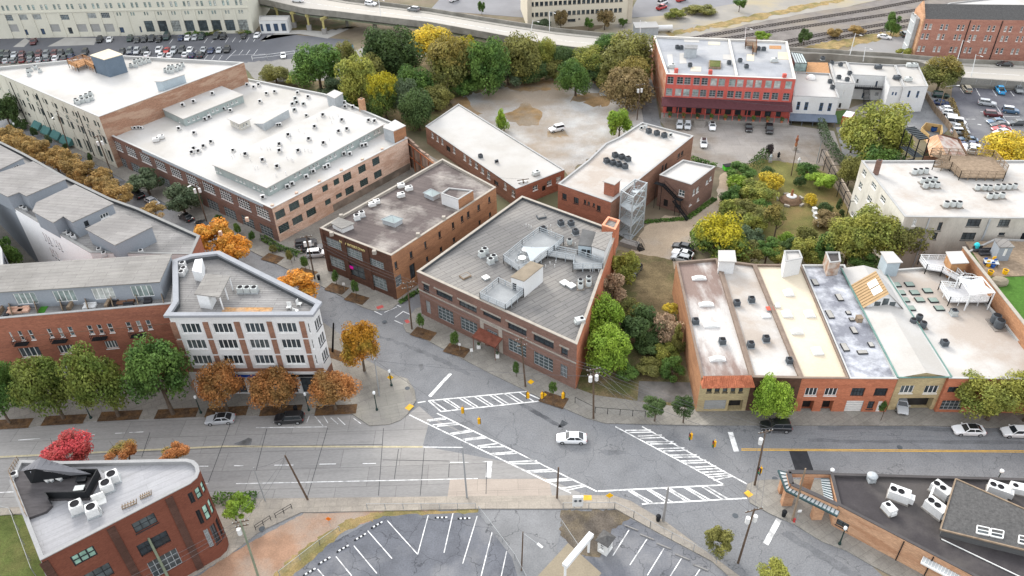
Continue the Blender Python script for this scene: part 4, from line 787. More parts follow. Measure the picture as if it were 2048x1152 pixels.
# ---- brick building with the steel stair tower
B9=Bld('brick_building','red brick building with a white roof and two rows of black condensers','building',[(1116,368),(1222,405),(1387,272),(1284,245),(1237,275),(1211,287),(1177,320)],8.9,k_brown,r_white2,par=.3,th=.35)
B9.wallmats={0: k_red}; B9.many(0,b3,'dark',(300,5,328,50),(370,28,400,75),(508,78,532,118)); B9.many(0,b3,'slit',(430,45,446,75),(452,55,468,82),(484,65,498,90))
B9.many(1,a3,'dark',(992,915,1010,955),(1013,900,1030,940),(895,985,912,1040),(915,975,932,1030)); B9.finish()
CB=Bld('stair_turret',None,None,[tq(308,188)+(11.6,),tq(183,150)+(11.6,),tq(268,100)+(11.6,),tq(386,126)+(11.6,)],11.6,k_red,r_white,par=0,z0=0,parent=B9.root); CB.finish()
B10=Bld('brick_annex','square brown brick annex with a white roof and a black iron fire stair','building',[(1319,350),(1382.3,369.7),(1430.7,333.3),(1366,320)],7.9,k_mid,r_white2,par=.35,th=.3)
B10.many(1,tq,'sash2',(1312,235,1350,330),(1355,205,1398,300),(1480,115,1520,190),(1525,70,1562,145),(1368,345,1400,405),(1268,425,1300,465)); B10.many(0,tq,'sash2',(1130,245,1215,345)); B10.many(0,tq,'dark',(1085,430,1165,490)); B10.many(0,tq,'door',(935,370,1000,475)); B10.finish()
fs=MB()
def flight(mb,p,q,w,n,m=0,rails=True):
    p,q=Vector(p),Vector(q); d=(q-p); h=Vector((d.x,d.y,0)).normalized(); s=Vector((-h.y,h.x,0))*(w/2)
    for k in range(n): c=p+d*((k+.5)/n); mb.bar(c-s,c+s,abs(d.xy.length)/n+.03,.05,m)
    for e in (s,-s):
        mb.bar(p+e,q+e,.06,.22,m)
        if rails: mb.bar(p+e+Vector((0,0,1)),q+e+Vector((0,0,1)),.05,.05,m); [mb.bar(p+e+d*t,p+e+d*t+Vector((0,0,1)),.04,.04,m) for t in (0,.33,.66,1)]
A_,E_,d_,n_,L_=B10.edge(0); P=lambda u,o,z: (A_.x+d_.x*u+n_.x*o,A_.y+d_.y*u+n_.y*o,z)
fs.bar(P(-.5,.8,6.2),P(1.6,.8,6.2),1.2,.08); flight(fs,P(1.6,.8,6.2),P(5.2,.8,3.9),.9,10); fs.bar(P(5.2,.8,3.9),P(6.6,.8,3.9),1.2,.08); flight(fs,P(5.0,1.9,3.9),P(9.0,1.9,.2),.9,14)
for u in (0,1.5,5.3,6.5): fs.tube(P(u,1.3,0),P(u,1.3,6.2 if u<3 else 3.9),.06,n=6)
part(B10,'fire_stair',fs,m_black)
STW=thing('stair_tower','free standing galvanised steel stair tower wrapped in grey wire mesh','stair tower',(G2(1262,475).x,G2(1262,475).y,0))
q=[G2(*tq(*p),11.0) for p in ((400,262),(552,350),(728,167),(575,122))]; fr=MB(); pl=MB(); msh=MB(); flt=MB()
m_mesh=bpy.data.materials.new('wire_mesh'); m_mesh.use_nodes=True; _n=m_mesh.node_tree.nodes; _b=_n['Principled BSDF']; _b.inputs['Base Color'].default_value=(.45,.5,.51,1); _b.inputs['Roughness'].default_value=.5; _b.inputs['Alpha'].default_value=.25
for p in q: fr.box(p.x-.14,p.y-.14,0,p.x+.14,p.y+.14,11.1)
for z in (.3,3.8,7.4,11.0):
    for k in range(4): a_,b_=q[k],q[(k+1)%4]; fr.bar((a_.x,a_.y,z),(b_.x,b_.y,z),.16,.22)
    for k in (1,): a_,b_=q[k],q[(k+1)%4]; fr.bar((a_.x,a_.y,z-3.2 if z>3 else z),(b_.x,b_.y,z),.12,.12)
part(STW,'frame',fr,p_galv)
for z in (.3,3.8,7.4):
    c0,c1_,c2_,c3_=q; pl.prism(ccw([c0,c0.lerp(c3_,.32),c1_.lerp(c2_,.32),c1_]),z,z+.12,0)
part(STW,'landing',pl,p_galv)
for k in range(4): a_,b_=q[k],q[(k+1)%4]; msh.face([(a_.x,a_.y,.3),(b_.x,b_.y,.3),(b_.x,b_.y,11),(a_.x,a_.y,11)])
part(STW,'mesh_panel',msh,m_mesh)
for z in (.3,3.8,7.4):
    s0=q[0].lerp(q[1],.25); s1=q[3].lerp(q[2],.25); e0=s0.lerp(s1,.3); e1=s0.lerp(s1,.95); flight(flt,(e0.x,e0.y,z+.1),(e1.x,e1.y,z+1.8),1.2,9)
    s0=q[0].lerp(q[1],.75); s1=q[3].lerp(q[2],.75); e0=s0.lerp(s1,.3); e1=s0.lerp(s1,.95); flight(flt,(e1.x,e1.y,z+1.8),(e0.x,e0.y,z+3.5),1.2,9)
part(STW,'stair_flight',flt,p_galv)
RM=thing('entrance_ramp','low concrete landing with steps at the foot of the stair tower','ramp',(G2(1258,490).x,G2(1258,490).y,0)); mb=MB(); q=ccw([G2(*tq(*p),1.0) for p in ((375,915),(430,870),(640,920),(600,985))]); mb.prism(q,0,1.0); part(RM,'platform',mb,m_lotconc); mb=MB()
for k in range(4): p_,n2=q[k],q[(k+1)%4]; mb.bar((p_.x,p_.y,2),(n2.x,n2.y,2),.05,.05); mb.bar((p_.x,p_.y,1),(p_.x,p_.y,2),.05,.05)
part(RM,'railing',mb,m_black); mb=MB(); pa,pb=G(*tq(620,945),1.0),G(*tq(665,1035),.1); flight(mb,pa,pb,1.3,5); part(RM,'steps',mb,m_black)

# ---- red painted building
B11=Bld('red_building','three storey red painted warehouse with a maroon dock canopy','building',[(1332.8,148.4),(1591.7,158.5),(1574.4,82.8),(1307.3,71.9)],12.4,p_red,r_silver,par=.5,th=.5,cap=M('pale_coping',(.55,.53,.49),v=.1))
B11.wallmats={3: brick('washed_orange_brick',(.38,.17,.10),(.5,.36,.28),f2=.6)}
xs1=(225,330,412,512,600,700,788,903,990,1095,1190,1300,1397,1520); xs2=(210,310,398,497,582,683,768,880,967,1068,1160,1270,1365,1487)
ref=B11.edge(0)[:2]
for xs,y0,y1,sl,st in ((xs1,512,588,.042,'arch'),(xs2,640,713,.067,'archd')):
    zt=onplane(tr(xs[0],y0),*ref)[1]; zl=onplane(tr(xs[0],y1),*ref)[1]
    for k,x in enumerate(xs):
        u=onplane(tr(x,y0+35+(x-210)*sl),*ref)[0]; s_='arch' if (st=='arch' and k>=5) or (st=='archd' and k<4) else 'archd'
        B11.hole(0,u-.85,zl,u+.85,zt,s_)
L=B11.edge(0)[4]
for k in range(12): B11.hole(0,1+k*(L-2)/12,1.5,1+(k+.6)*(L-2)/12,3.9,('door','dark','gdoor')[k%3])
B11.finish()
a,b,d,nn,L=B11.edge(0); P=lambda u,o,z: (a.x+d.x*u+nn.x*o,a.y+d.y*u+nn.y*o,z); mb=MB()
mb.face([P(-.6,.03,5.9),P(L+.2,.03,5.9),P(L+.2,3.6,4.7),P(-.6,3.6,4.7)]); mb.face([P(-.6,.03,5.75),P(-.6,3.6,4.5),P(L+.2,3.6,4.5),P(L+.2,.03,5.75)]); mb.face([P(-.6,3.6,4.5),P(-.6,3.6,4.7),P(L+.2,3.6,4.7),P(L+.2,3.6,4.5)])
for u in (-.6,L+.2): mb.face([P(u,.03,5.75),P(u,.03,5.9),P(u,3.6,4.7),P(u,3.6,4.5)])
part(B11,'canopy',mb,m_maroon); mb=MB(); mb.v=[]; q=[P(-.4,.05,0),P(L,.05,0),P(L,3.4,0),P(-.4,3.4,0)]; mb.prism(ccw([Vector(x[:2]) for x in q]),0,1.2); part(B11,'loading_dock',mb,m_lotconc); mb=MB()
for k in range(10): mb.tube(P(.4+k*(L-.8)/9,3.3,1.2),P(.4+k*(L-.8)/9,3.3,4.7),.08,n=6)
part(B11,'canopy_post',mb,p_red)
for x,y in ((290,430),(665,447),(1478,488)):
    p=G2(*tr(x,y),13.3); mb=MB(); mb.box(p.x-.45,p.y-.45,11.9,p.x+.45,p.y+.45,13.5); part(B11,'chimney',mb,p_red)
mb=MB(); p,q=G2(*tr(868,105),12.5),G2(*tr(955,500),12.5); mb.bar((p.x,p.y,12.25),(q.x,q.y,12.25),.5,.7); part(B11,'fire_wall',mb,MATS['pale_coping'])
H1=Bld('stair_house',None,None,[tr(520,210)+(14.6,),tr(375,208)+(14.6,),tr(380,165)+(14.6,),tr(525,168)+(14.6,)],14.6,p_galv,M('grey_shingle',(.22,.22,.22),v=.2),par=0,over=.1,z0=11.9,parent=B11.root); H1.finish()
deck(B11,[tr(1050,170),tr(1048,125),tr(1165,125),tr(1168,240),tr(1130,240),tr(1125,172)],12.9,11.9,M('brown_rail',(.2,.11,.07),v=.2),mf=m_oldwood)
mb=MB(); mb.prism(ccw([G2(*tr(*p),12.5) for p in ((645,405),(648,330),(780,335),(778,408))]),11.9,12.5,0); mb.prism(inset(ccw([G2(*tr(*p),12.52) for p in ((645,405),(648,330),(780,335),(778,408))]),.25),12.5,12.62,1); part(B11,'roof_planter',mb,[m_oldwood,m_green])
for nm,px,mt in (('roof_mat',((220,480),(185,270),(245,265),(265,470)),r_white),('roof_mat',((325,370),(325,255),(372,250),(405,365)),r_white),('roof_mat',((445,450),(450,402),(562,405),(560,455)),r_cream),('roof_mat',((1060,335),(1065,265),(1145,265),(1140,340)),r_cream),('roof_mat',((1408,320),(1405,240),(1525,245),(1540,325)),r_cream),('roof_mat',((640,160),(642,128),(770,132),(768,165)),r_cream),('roof_mat',((375,130),(372,98),(540,105),(542,135)),r_white),('roof_mat',((800,320),(800,268),(890,270),(905,330)),r_white),('roof_mat',((1310,205),(1310,170),(1440,172),(1440,210)),m_wood)):
    mb=MB(); mb.prism(ccw([G2(*tr(*p),11.95) for p in px]),11.9,11.96); part(B11,nm,mb,mt)
# ---- white annex group
hA=7.2
B12=Bld('white_annex','white painted brick building with blue arched windows and a slate blue canopy','building',[tw(160,555),tw(712,578),tw(600,285),tw(188,265)],hA,p_white,r_white,par=.35,th=.3)
B12.many(0,tw,'sblue',(190,622,250,722),(283,627,348,727),(462,635,528,737),(565,640,630,740)); B12.many(0,tw,'dark',(145,850,188,872),(210,852,256,875),(376,860,420,882),(462,862,515,876),(540,866,582,890)); B12.many(0,tw,'door',(275,856,332,965)); B12.finish()
a,b,d,nn,L=B12.edge(0); P=lambda u,o,z: (a.x+d.x*u+nn.x*o,a.y+d.y*u+nn.y*o,z); z0=onplane(tw(400,770),a,b)[1]; mb=MB()
mb.face([P(-.3,.03,z0),P(L+.3,.03,z0),P(L+.3,3.2,z0-.8),P(-.3,3.2,z0-.8)]); mb.face([P(-.3,3.2,z0-1),P(-.3,3.2,z0-.8),P(L+.3,3.2,z0-.8),P(L+.3,3.2,z0-1)]); mb.face([P(-.3,.03,z0-.2),P(-.3,3.2,z0-1),P(L+.3,3.2,z0-1),P(L+.3,.03,z0-.2)])
for k in range(5): mb.tube(P(.3+k*(L-.6)/4,3.0,0),P(.3+k*(L-.6)/4,3.0,z0-.9),.07,n=6)
part(B12,'canopy',mb,M('slate_blue_metal',(.13,.155,.2),v=.1)); mb=MB(); p=[G2(*tw(*k),hA+.02) for k in ((315,275),(328,150),(575,155),(600,285))]; mb.prism(ccw(p),hA-.35,hA+.1); part(B12,'roof_deck',mb,m_wood); mb=MB()
p=[G2(*tw(*k),9.8) for k in ((180,150),(130,20),(270,40),(330,155))]; q=ccw(p); i4=inset(q,.1)
for k in range(4): mb.face([(q[k].x,q[k].y,hA),(q[(k+1)%4].x,q[(k+1)%4].y,hA),(q[(k+1)%4].x,q[(k+1)%4].y,9.6),(q[k].x,q[k].y,9.6)],0); mb.bar((q[k].x,q[k].y,hA),(q[k].x,q[k].y,9.7),.12,.12,1); mb.bar((q[k].x,q[k].y,9.7),(q[(k+1)%4].x,q[(k+1)%4].y,9.7),.12,.12,1)
mb.face([(x.x,x.y,9.68) for x in q],2)
for k in range(1,5): s_,e_=p[0].lerp(p[3],k/5),p[1].lerp(p[2],k/5); mb.bar((s_.x,s_.y,9.75),(e_.x,e_.y,9.75),.1,.1,1)
part(B12,'glass_house',mb,[glass('greenhouse_glass',(.14,.2,.19)),m_black,MATS['skylight_glass']])
B13=Bld('white_annex','narrow white walled wing with rooftop units between the courtyard and the blue windows','building',[tw(668,395),tw(908,405),tw(800,142),tw(597,150)],hA+.3,p_white,r_white,par=.3,th=.3)
B13.many(0,tw,'w3',(750,488,780,540)); B13.many(0,tw,'door',(700,640,742,700)); B13.finish()
B14=Bld('white_annex','white courtyard building with a black balcony and stair','building',[tw(868,298),tw(1266,318),tw(1322,445),tw(1490,445),tw(1385,182),tw(808,152)],hA,p_white,r_white,par=.3,th=.3)
B14.many(0,tw,'slit',(918,350,950,388)); B14.many(0,tw,'bdoor',(1142,375,1182,445),(980,515,1020,580)); B14.many(0,tw,'slided',(1135,505,1200,560)); B14.many(2,tw,'sblue',(1342,505,1375,545),(1380,508,1412,548)); B14.many(1,tw,'sblue',(1255,440,1285,500)); B14.finish()
a,b,d,nn,L=B14.edge(0); P=lambda u,o,z: (a.x+d.x*u+nn.x*o,a.y+d.y*u+nn.y*o,z); zf=3.7; mb=MB(); mb.bar(P(.2,.75,zf),P(L-.1,.75,zf),1.4,.15)
for z in (.35,.7,1.05): mb.bar(P(.2,1.42,zf+z),P(L-.1,1.42,zf+z),.05,.05)
for k in range(16): mb.bar(P(.2+k*(L-.3)/15,1.42,zf),P(.2+k*(L-.3)/15,1.42,zf+1.05),.05,.05)
flight(mb,P(L*.5,1.5,zf),P(L*.5,7.5,.1),1.6,16); part(B14,'balcony_stair',mb,m_black)
B15=Bld('white_annex','white end building with two tall blue windows beside the drive','building',[tw(1492,445),tw(1785,440),tw(1662,175),tw(1388,182)],hA+.2,p_white,r_white,par=.3,th=.3)
B15.many(0,tw,'sblue',(1528,490,1578,570),(1632,495,1684,575)); B15.finish()
# ---- white apartment block on the right
B16=Bld('white_block','large weathered white block with a fenced timber roof deck and brick chimney','building',[(1722.7,321.7),(1809.3,434),(2200,439),(2200,321)],12.6,p_offw,r_white2,par=.25,th=.4)
B16.wallmats={1: p_blockw}
B16.many(0,tx,'sash2',(628,640,680,755),(735,790,800,915),(845,950,912,1080),(583,790,632,910),(685,955,745,1080),(530,955,585,1075),(650,1090,690,1180)); B16.many(0,b4,'sash2',(497,112,520,160),(570,95,590,130))
B16.many(1,b4,'dark3',(1185,160,1285,208),(1375,162,1460,207),(1152,243,1252,290),(1380,243,1425,262),(1507,245,1600,292)); B16.many(1,b4,'slit',(1010,182,1052,232),(980,243,1022,285)); B16.many(1,b4,'sash2',(862,160,898,203))
A_,E_=B16.edge(1)[:2]; u=onplane(b4(1335,155),A_,E_)[0]; B16.band(1,.2,12.4,p_galv,.2,u-.15,u+.15,'downspout'); u=onplane(b4(970,155),A_,E_)[0]; B16.band(1,.2,12.4,p_galv,.2,u-.1,u+.1,'downspout'); B16.finish()
mb=MB(); q=ccw([G2(*tx(*p),15.6) for p in ((800,548),(815,530),(878,538),(868,560))]); mb.prism(q,12.3,15.6,0); mb.prism(inset(q,.15),15.6,15.62,1); part(B16,'chimney',mb,[k_mid,m_black])
deck(B16,[a4(990,1000),a4(1085,970),a4(975,925),a4(1345,940),a4(1430,1030),a4(1415,1068),a4(1150,1062),a4(1095,1010)],13.1,12.3,m_oldwood,rail=1.5)
B16e=thing('steel_stair','dark steel outside stair with a ribbed canopy roof behind the white block','stair',(G2(1830,310).x,G2(1830,310).y,0)); mb=MB()
q=[G(*tx(*p),z) for p,z in (((1148,160),13.5),((1265,145),13.8),((1438,280),13.5),((1320,298),13.2))]; mb.face(q,1); mb.face([x-Vector((0,0,.15)) for x in q][::-1],1)
for k in range(8): mb.bar(q[0].lerp(q[3],k/7)+Vector((0,0,.08)),q[1].lerp(q[2],k/7)+Vector((0,0,.08)),.12,.1,0)
for p in q+[q[0].lerp(q[3],.5),q[1].lerp(q[2],.5)]: mb.tube((p.x,p.y,0),(p.x,p.y,13.3),.12,n=6)
c=[Vector((p.x,p.y,0)) for p in q]; mb.prism(ccw([c[0].xy,c[1].xy,c[2].xy,c[3].xy]),8.8,8.95,1)
for z in (9.4,9.9): [mb.bar(c[k]+Vector((0,0,z)),c[(k+1)%4]+Vector((0,0,z)),.06,.06) for k in range(4)]
flight(mb,c[3].lerp(c[2],.5)+Vector((-1.5,-1,8.8)),c[3].lerp(c[2],.5)+Vector((-7,4,4.5)),1.2,14); part(B16e,'stair_frame',mb,[m_black,M('dark_ribbed_metal',(.07,.08,.085),v=.1)])
SHD=Bld('rusty_shed','shed with rusted corrugated roof slopes behind the white block','shed',[(1848,312),(1895,313),(1937,312),(1920,278),(1885,268),(1860,278)],4.0,k_brown,m_rust,par=0); SHD.finish(noroof=True)
mb=MB(); rp0,rp1=G(*tx(1535,235),7.0),G(*tx(1650,490),7.0); l0,l1=G(*tx(1395,285),4.5),G(*tx(1440,500),4.5); r0,r1=G(*tx(1775,300),4.5),G(*tx(1885,495),4.5)
mb.face([l0,rp0,rp1,l1],0); mb.face([rp0,r0,r1,rp1],1); part(SHD,'roof',mb,[M('rusty_corrugated',(.46,.27,.16),v=.25,s=.8,c2=(.60,.46,.34),s2=.35,f2=.7,stretch=(1,3,1)),M('rusty_white_roof',(.42,.38,.35),v=.15,s=.6,c2=(.22,.09,.06),s2=.3,f2=.8,t2=.5)])

# ---- the shop row
hR=7.5
m_par2=M('brown_coping',(.20,.155,.125),v=.15)
U1=Bld('tile_roof_shop','end shop with a terracotta tile hood and tan brick front','shop',[(1403,756),(1505,754),(1434,517),(1352,524)],hR,k_tan,r_stain,par=.45,th=.35,cap=m_par2)
U1.wallmats={3: k_orange}; U1.many(0,tn,'slit',*[(372+82*k,428,435+80*k,486) for k in range(5)]); U1.many(0,tn,'roll',(342,566,578,655)); U1.many(0,tn,'bay',(585,566,752,668)); U1.finish()
a,b,d,nn,L=U1.edge(0); P=lambda u,o,z: (a.x+d.x*u+nn.x*o,a.y+d.y*u+nn.y*o,z); mb=MB()
mb.face([P(.3,.0,hR+.35),P(L-.3,.0,hR+.35),P(L+.1,1.5,hR-.85),P(-.1,1.5,hR-.85)]); mb.face([P(.3,0,hR+.35),P(-.1,1.5,hR-.85),P(-.1,.02,hR-.85)]); mb.face([P(L-.3,0,hR+.35),P(L+.1,.02,hR-.85),P(L+.1,1.5,hR-.85)]); mb.face([P(-.1,.02,hR-.85),P(-.1,1.5,hR-.85),P(L+.1,1.5,hR-.85),P(L+.1,.02,hR-.85)])
for k in range(26): mb.tube(P(.3+k*(L-.6)/25,0,hR+.38),P(-.1+k*(L+.2)/25,1.5,hR-.82),.09,n=5,caps=False)
part(U1,'tile_hood',mb,m_tile)
U2=Bld('brick_shop','brown brick shop with a white roof behind the street tree','shop',[(1505,755),(1604,757),(1509,529),(1435,519)],hR-.1,k_dark,r_white2,par=.35,th=.4,cap=m_par2)
U2.many(0,tn,'dark4',(860,430,940,495),(1200,428,1275,490)); U2.many(0,tn,'bay',(900,570,1010,680)); U2.many(0,tn,'door',(1120,570,1190,690)); U2.finish()
U3=Bld('brick_shop','orange brick shop with a cream roof and pyramid skylights','shop',[(1604,757),(1699,757.5),(1603,530),(1509,529)],hR-.2,k_orange2,r_cream,par=.3,th=.3,cap=m_par2)
U3.many(0,tn,'w3',(1372,440,1518,520),(1572,442,1722,520)); U3.many(0,tn,'bay',(1330,570,1480,694),(1530,570,1680,698)); U3.finish()
U4=Bld('brick_shop','orange brick shop with a mottled grey roof and a white garage door','shop',[(1699,757.5),(1796,758),(1689,530),(1603,530)],hR-.2,k_orange2,r_mottle,par=.3,th=.3,cap=MATS['white_coping'])
U4.many(0,tn,'dark4',(1838,440,2005,530)); U4.many(0,ts,'dark4',(262,440,445,538)); U4.many(0,tn,'garage',(1775,570,1990,685)); U4.many(0,ts,'dark',(185,590,290,682)); U4.many(0,ts,'wdoor',(290,590,380,710)); U4.finish()
U5=Bld('white_roof_house','cream fronted house with a low white gable roof and a drive-through','house',[(1799,752),(1897,751),(1764,541),(1686,536)],hR,k_tan,r_white,par=0,over=0)
U5.many(0,ts,'w3',(562,410,748,498),(838,412,1030,500)); U5.many(0,ts,'bay',(505,555,965,715)); U5.finish(noroof=True)
a,b,c,d4=[Vector((p.x,p.y,0)) for p in U5.P]; m1,m2=a.lerp(b,.5),d4.lerp(c,.5); Z=lambda v,z: (v.x,v.y,z); mb=MB(); o=(a-b).normalized()*.3; fo=(a-d4).normalized()*.3
mb.face([Z(a+o+fo,hR-.05),Z(m1+fo,hR+.9),Z(m2,hR+.9),Z(d4+o,hR-.05)]); mb.face([Z(m1+fo,hR+.9),Z(b-o+fo,hR-.05),Z(c-o,hR-.05),Z(m2,hR+.9)]); part(U5,'roof',mb,r_white)
mb=MB(); mb.face([Z(a,hR),Z(b,hR),Z(m1,hR+.85)]); mb.face([Z(d4,hR),Z(m2,hR+.85),Z(c,hR)]); part(U5,'gable',mb,k_tan)
mb=MB(); mb.bar(Z(a+o*1.2+fo,hR),Z(d4+o*1.2,hR),.25,.2); mb.bar(Z(a+o+fo*1.3,hR+.03),Z(b-o+fo*1.3,hR+.03),.2,.2); mb.bar(Z(b-o*1.2+fo,hR+.02),Z(c-o*1.2,hR+.02),.2,.18); part(U5,'gutter',mb,m_gutter)
# its timber dormer
dm=[G(*b4(*p),z) for p,z in (((580,682),hR+.5),((800,690),hR+.55),((660,512),hR+3.4),((718,612),hR+3.4),((528,585),hR+.9),((800,640),hR+.5))]
e0,e1=G2(*b4(580,685),hR+.4),G2(*b4(802,690),hR+.4); ax=(d4-a).xy.normalized(); ln=6.5; mid=e0.lerp(e1,.52); mb=MB(); zt=hR+3.3; zl=hR+.2
mb.face([(e0.x,e0.y,zl),(e1.x,e1.y,zl),(mid.x,mid.y,zt)],0); f0,f1,fm=e0+ax*ln,e1+ax*ln,mid+ax*ln; s_=(e0-e1).normalized()*.3; 
mb.face([(e0.x+s_.x-ax.x*.3,e0.y+s_.y-ax.y*.3,zl),(mid.x-ax.x*.3,mid.y-ax.y*.3,zt+.1),(fm.x,fm.y,zt+.1),(f0.x+s_.x,f0.y+s_.y,zl)],1); mb.face([(mid.x-ax.x*.3,mid.y-ax.y*.3,zt+.1),(e1.x-s_.x-ax.x*.3,e1.y-s_.y-ax.y*.3,zl),(f1.x-s_.x,f1.y-s_.y,zl),(fm.x,fm.y,zt+.1)],2)
for k in range(9): t_=(k+.5)/9*ln; mb.bar((e0.x+s_.x+ax.x*t_,e0.y+s_.y+ax.y*t_,zl+.06),(mid.x+ax.x*t_,mid.y+ax.y*t_,zt+.14),.12,.1,1)
wdm=(e1-e0).normalized(); nf=-ax
for k in (-1,0,1):
    c=mid+wdm*(k*1.25); T4=Matrix(((wdm.x,nf.x,0,c.x),(wdm.y,nf.y,0,c.y),(0,0,1,0),(0,0,0,1))); mb.box(-.5,.02,hR+.55,.5,.06,hR+(2.2 if k==0 else 1.5),3,T4); mb.box(-.56,.0,hR+.48,.56,.04,hR+(2.28 if k==0 else 1.58),4,T4)
part(U5,'dormer',mb,[p_white,M('tan_standing_seam',(.36,.25,.14),v=.08,s=1),r_white,g_dark,m_frame_w])
mb=MB(); sl0=[f0.lerp(fm,t) for t in (.55,.85)]; up=lambda t: zl+(zt+.1-zl)*t
for j in range(2):
    y0,y1=(1.0+2.0*j)/1,2.7+2.0*j
    mb.face([tuple((e0+s_).lerp(mid,t)+ax*y)+(up(t)+.12,) for t,y in ((.5,y0),(.85,y0),(.85,y1),(.5,y1))])
part(U5,'skylight',mb,m_sheetw)
U6=Bld('white_roof_hall','wide hall with stained white roof, skylights and a white timber roof deck','building',[(1898,757),(2140,760),(2090,735),(1979,613),(1920,530),(1768,541)],hR-.1,k_orange2,r_white2,par=.3,th=.3,cap=MATS['white_coping'])
U6.many(0,ts,'dark4',(1112,425,1300,495)); U6.many(0,ts,'store',(1020,580,1330,695)); U6.finish()
for nm,px,zt,wm,rm in (('bulkhead',[tile(1400,280,4.8)(*p) for p in ((805,1150),(805,1062),(955,1062),(985,1145))],10.2,p_white,r_white2),):
    pass
def bulk(B,px,zt,zb,wm,rm,par=.1,nm='bulkhead',**k): 
    x=Bld(nm,None,None,[p+(zt,) for p in px],zt,wm,rm,par=par,th=.2,z0=zb,parent=B.root,**k); x.finish(); return x
bulk(U3,[tu(585,150),tu(565,12),tu(760,8),tu(800,105)],10.6,6.8,p_white,r_white2,.25); bulk(U4,[tu(1150,165),tu(1095,28),tu(1272,30),tu(1290,150)],10.0,6.8,M('peeling_paint',(.42,.36,.31),v=.2,s=1.5,c2=(.3,.15,.08),s2=.8,f2=.7),r_black,.25); bulk(U2,[b3(1245,415),b3(1245,358),b3(1330,358),b3(1338,418)],9.8,6.8,p_white,r_white2,.0)
bulk(U6,[b4(720,425),b4(684,365),b4(745,365),b4(797,422)],10.2,7.0,p_ltblue,r_white,0)
deck(U6,[tv(1015,615),tv(760,590),tv(885,790),tv(1390,790),tv(1450,660),tv(1160,500),tv(1010,480)],8.1,7.2,m_wsteel,mf=M('pale_deck_boards',(.5,.5,.51),v=.06))
deck(U6,[tv(590,370),tv(500,250),tv(845,255),tv(900,345),tv(1050,500),tv(1000,520),tv(790,400)],8.3,7.2,m_wsteel,mf=MATS['pale_deck_boards'])
bulk(U6,[tv(925,300),tv(860,165),tv(1035,160),tv(1115,290)],10.4,7.2,m_wood,r_white,0,'deck_cabin')
mb=MB(); q=[G(*tv(*p),z) for p,z in (((1160,700),10.6),((1470,670),10.9),((1305,475),11.2),((1010,475),10.6))]
for p in q: mb.tube((p.x,p.y,7.2),p,.12,n=6)
for k in range(4): mb.bar(q[k],q[(k+1)%4],.14,.14)
part(U6,'pergola',mb,m_wsteel)
mb=MB(); c=(q[0]+q[1]+q[2]+q[3])/4-Vector((0,0,.5))
for k in range(4): m_=q[k].lerp(q[(k+1)%4],.5).lerp(c,.25); mb.face([q[k],m_,c]); mb.face([m_,q[(k+1)%4],c])
tag(mb.build('shade_sail',MATS['pale_sail']),'pale four cornered shade sail hung on the white pergola','shade sail')
# brick party wall and the turf patio beyond
PW=thing('party_wall','long brown brick party wall climbing above the white hall roof','wall',(G2(2000,640,9).x,G2(2000,640,9).y,0)); mb=MB(); p,q=G2(1925.6,494,10.4),G2(2048,649,10.4); dd=(q-p); q=q+dd*.6; nn=Vector((-dd.y,dd.x)).normalized()*.4; mb.prism(ccw([p,q,q-nn*-1,p-nn*-1]),0,10.4); part(PW,'brick_face',mb,k_orange)
mb=MB(); mb.bar((p.x-nn.x*.1+nn.x*.5,p.y+nn.y*.5,10.46),(q.x+nn.x*.5,q.y+nn.y*.5,10.46),.6,.12); part(PW,'coping',mb,m_stone)
PT=Bld('patio_building','low building carrying an artificial turf patio beyond the party wall','building',[Vector(p-nn*-1.05),Vector(q-nn*-1.05),G2(2300,900,8.8),G2(2300,490,8.8),G2(1990,478,8.8)],8.8,k_orange,M('artificial_turf',(.06,.135,.025),v=.15,s=1.5,fine=.15),par=.3,th=.25); PT.finish()
mb=MB(); mb.prism(ccw([G2(*tv(*k),8.62) for k in ((1090,20),(1400,470),(2400,440),(2400,0))]),8.5,8.62); part(PT,'timber_terrace',mb,m_oldwood)
hx=Bld('grey_cabin','small grey cabin with a flat dark roof on the patio terrace','cabin',[tv(1530,105)+(11.6,),tv(1725,100)+(11.6,),tv(1620,-10)+(11.6,),tv(1455,-5)+(11.6,)],11.6,p_grey,r_roll,par=0,over=.15,z0=8.5); hx.many(0,tv,'wdoor',(1565,115,1640,205)); hx.finish()
# ---- triangular brick building with the rounded end
hT=15.3
BT=Bld('triangular_building','triangular maroon brick building with a rounded end and a black roof terrace','building',[(20,963),(40,921),(126,924),(374,919),(388,922.5),(396.5,931),(399,943),(394,956),(380,968),(81.5,1121)],hT,k_maroon,r_bluew,par=.5,th=.4,cap=M('pale_metal_coping',(.27,.27,.27),v=.06))
e=8; BT.quad=True
BT.many(e,t11,'green3',(590,995,832,970)); BT.many(e,t12,'dark3',(180,715,410,698)); BT.many(e,t12,'dark4',(222,900,522,862)); BT.many(e,t12,'store',(312,1048,618,1045)); BT.many(e,t11,'dark4',(640,1185,975,1135))
zs_=[]
for (x,y0),(x2,y1) in (((655,458),(693,540)),((722,605),(768,718)),((788,770),(850,918))):
    a_,b_=BT.edge(e)[:2]; u,z1=onplane(t12(x,y0),a_,b_); z0=onplane(t12(x2,y1),a_,b_)[1]; zs_.append((z0,z1)); BT.hole(e,.0,z0,u,z1,'green2' if z0>4 else 'big')
for k in (5,6,7):
    L=BT.edge(k)[4]
    for z0,z1 in zs_: BT.hole(k,.0 if k<7 else .16,z0,L,z1,'green1' if z0>4 else 'dark')
a,b,d,nn,L=BT.edge(e)
for x,y in ((485,465),(0,735)): u=onplane(t12(x,y),a,b)[0]; BT.band(e,.1,hT-.4,brick('dark_pier_brick',(.09,.05,.04)),.12,u-.45,u+.45,'pier')
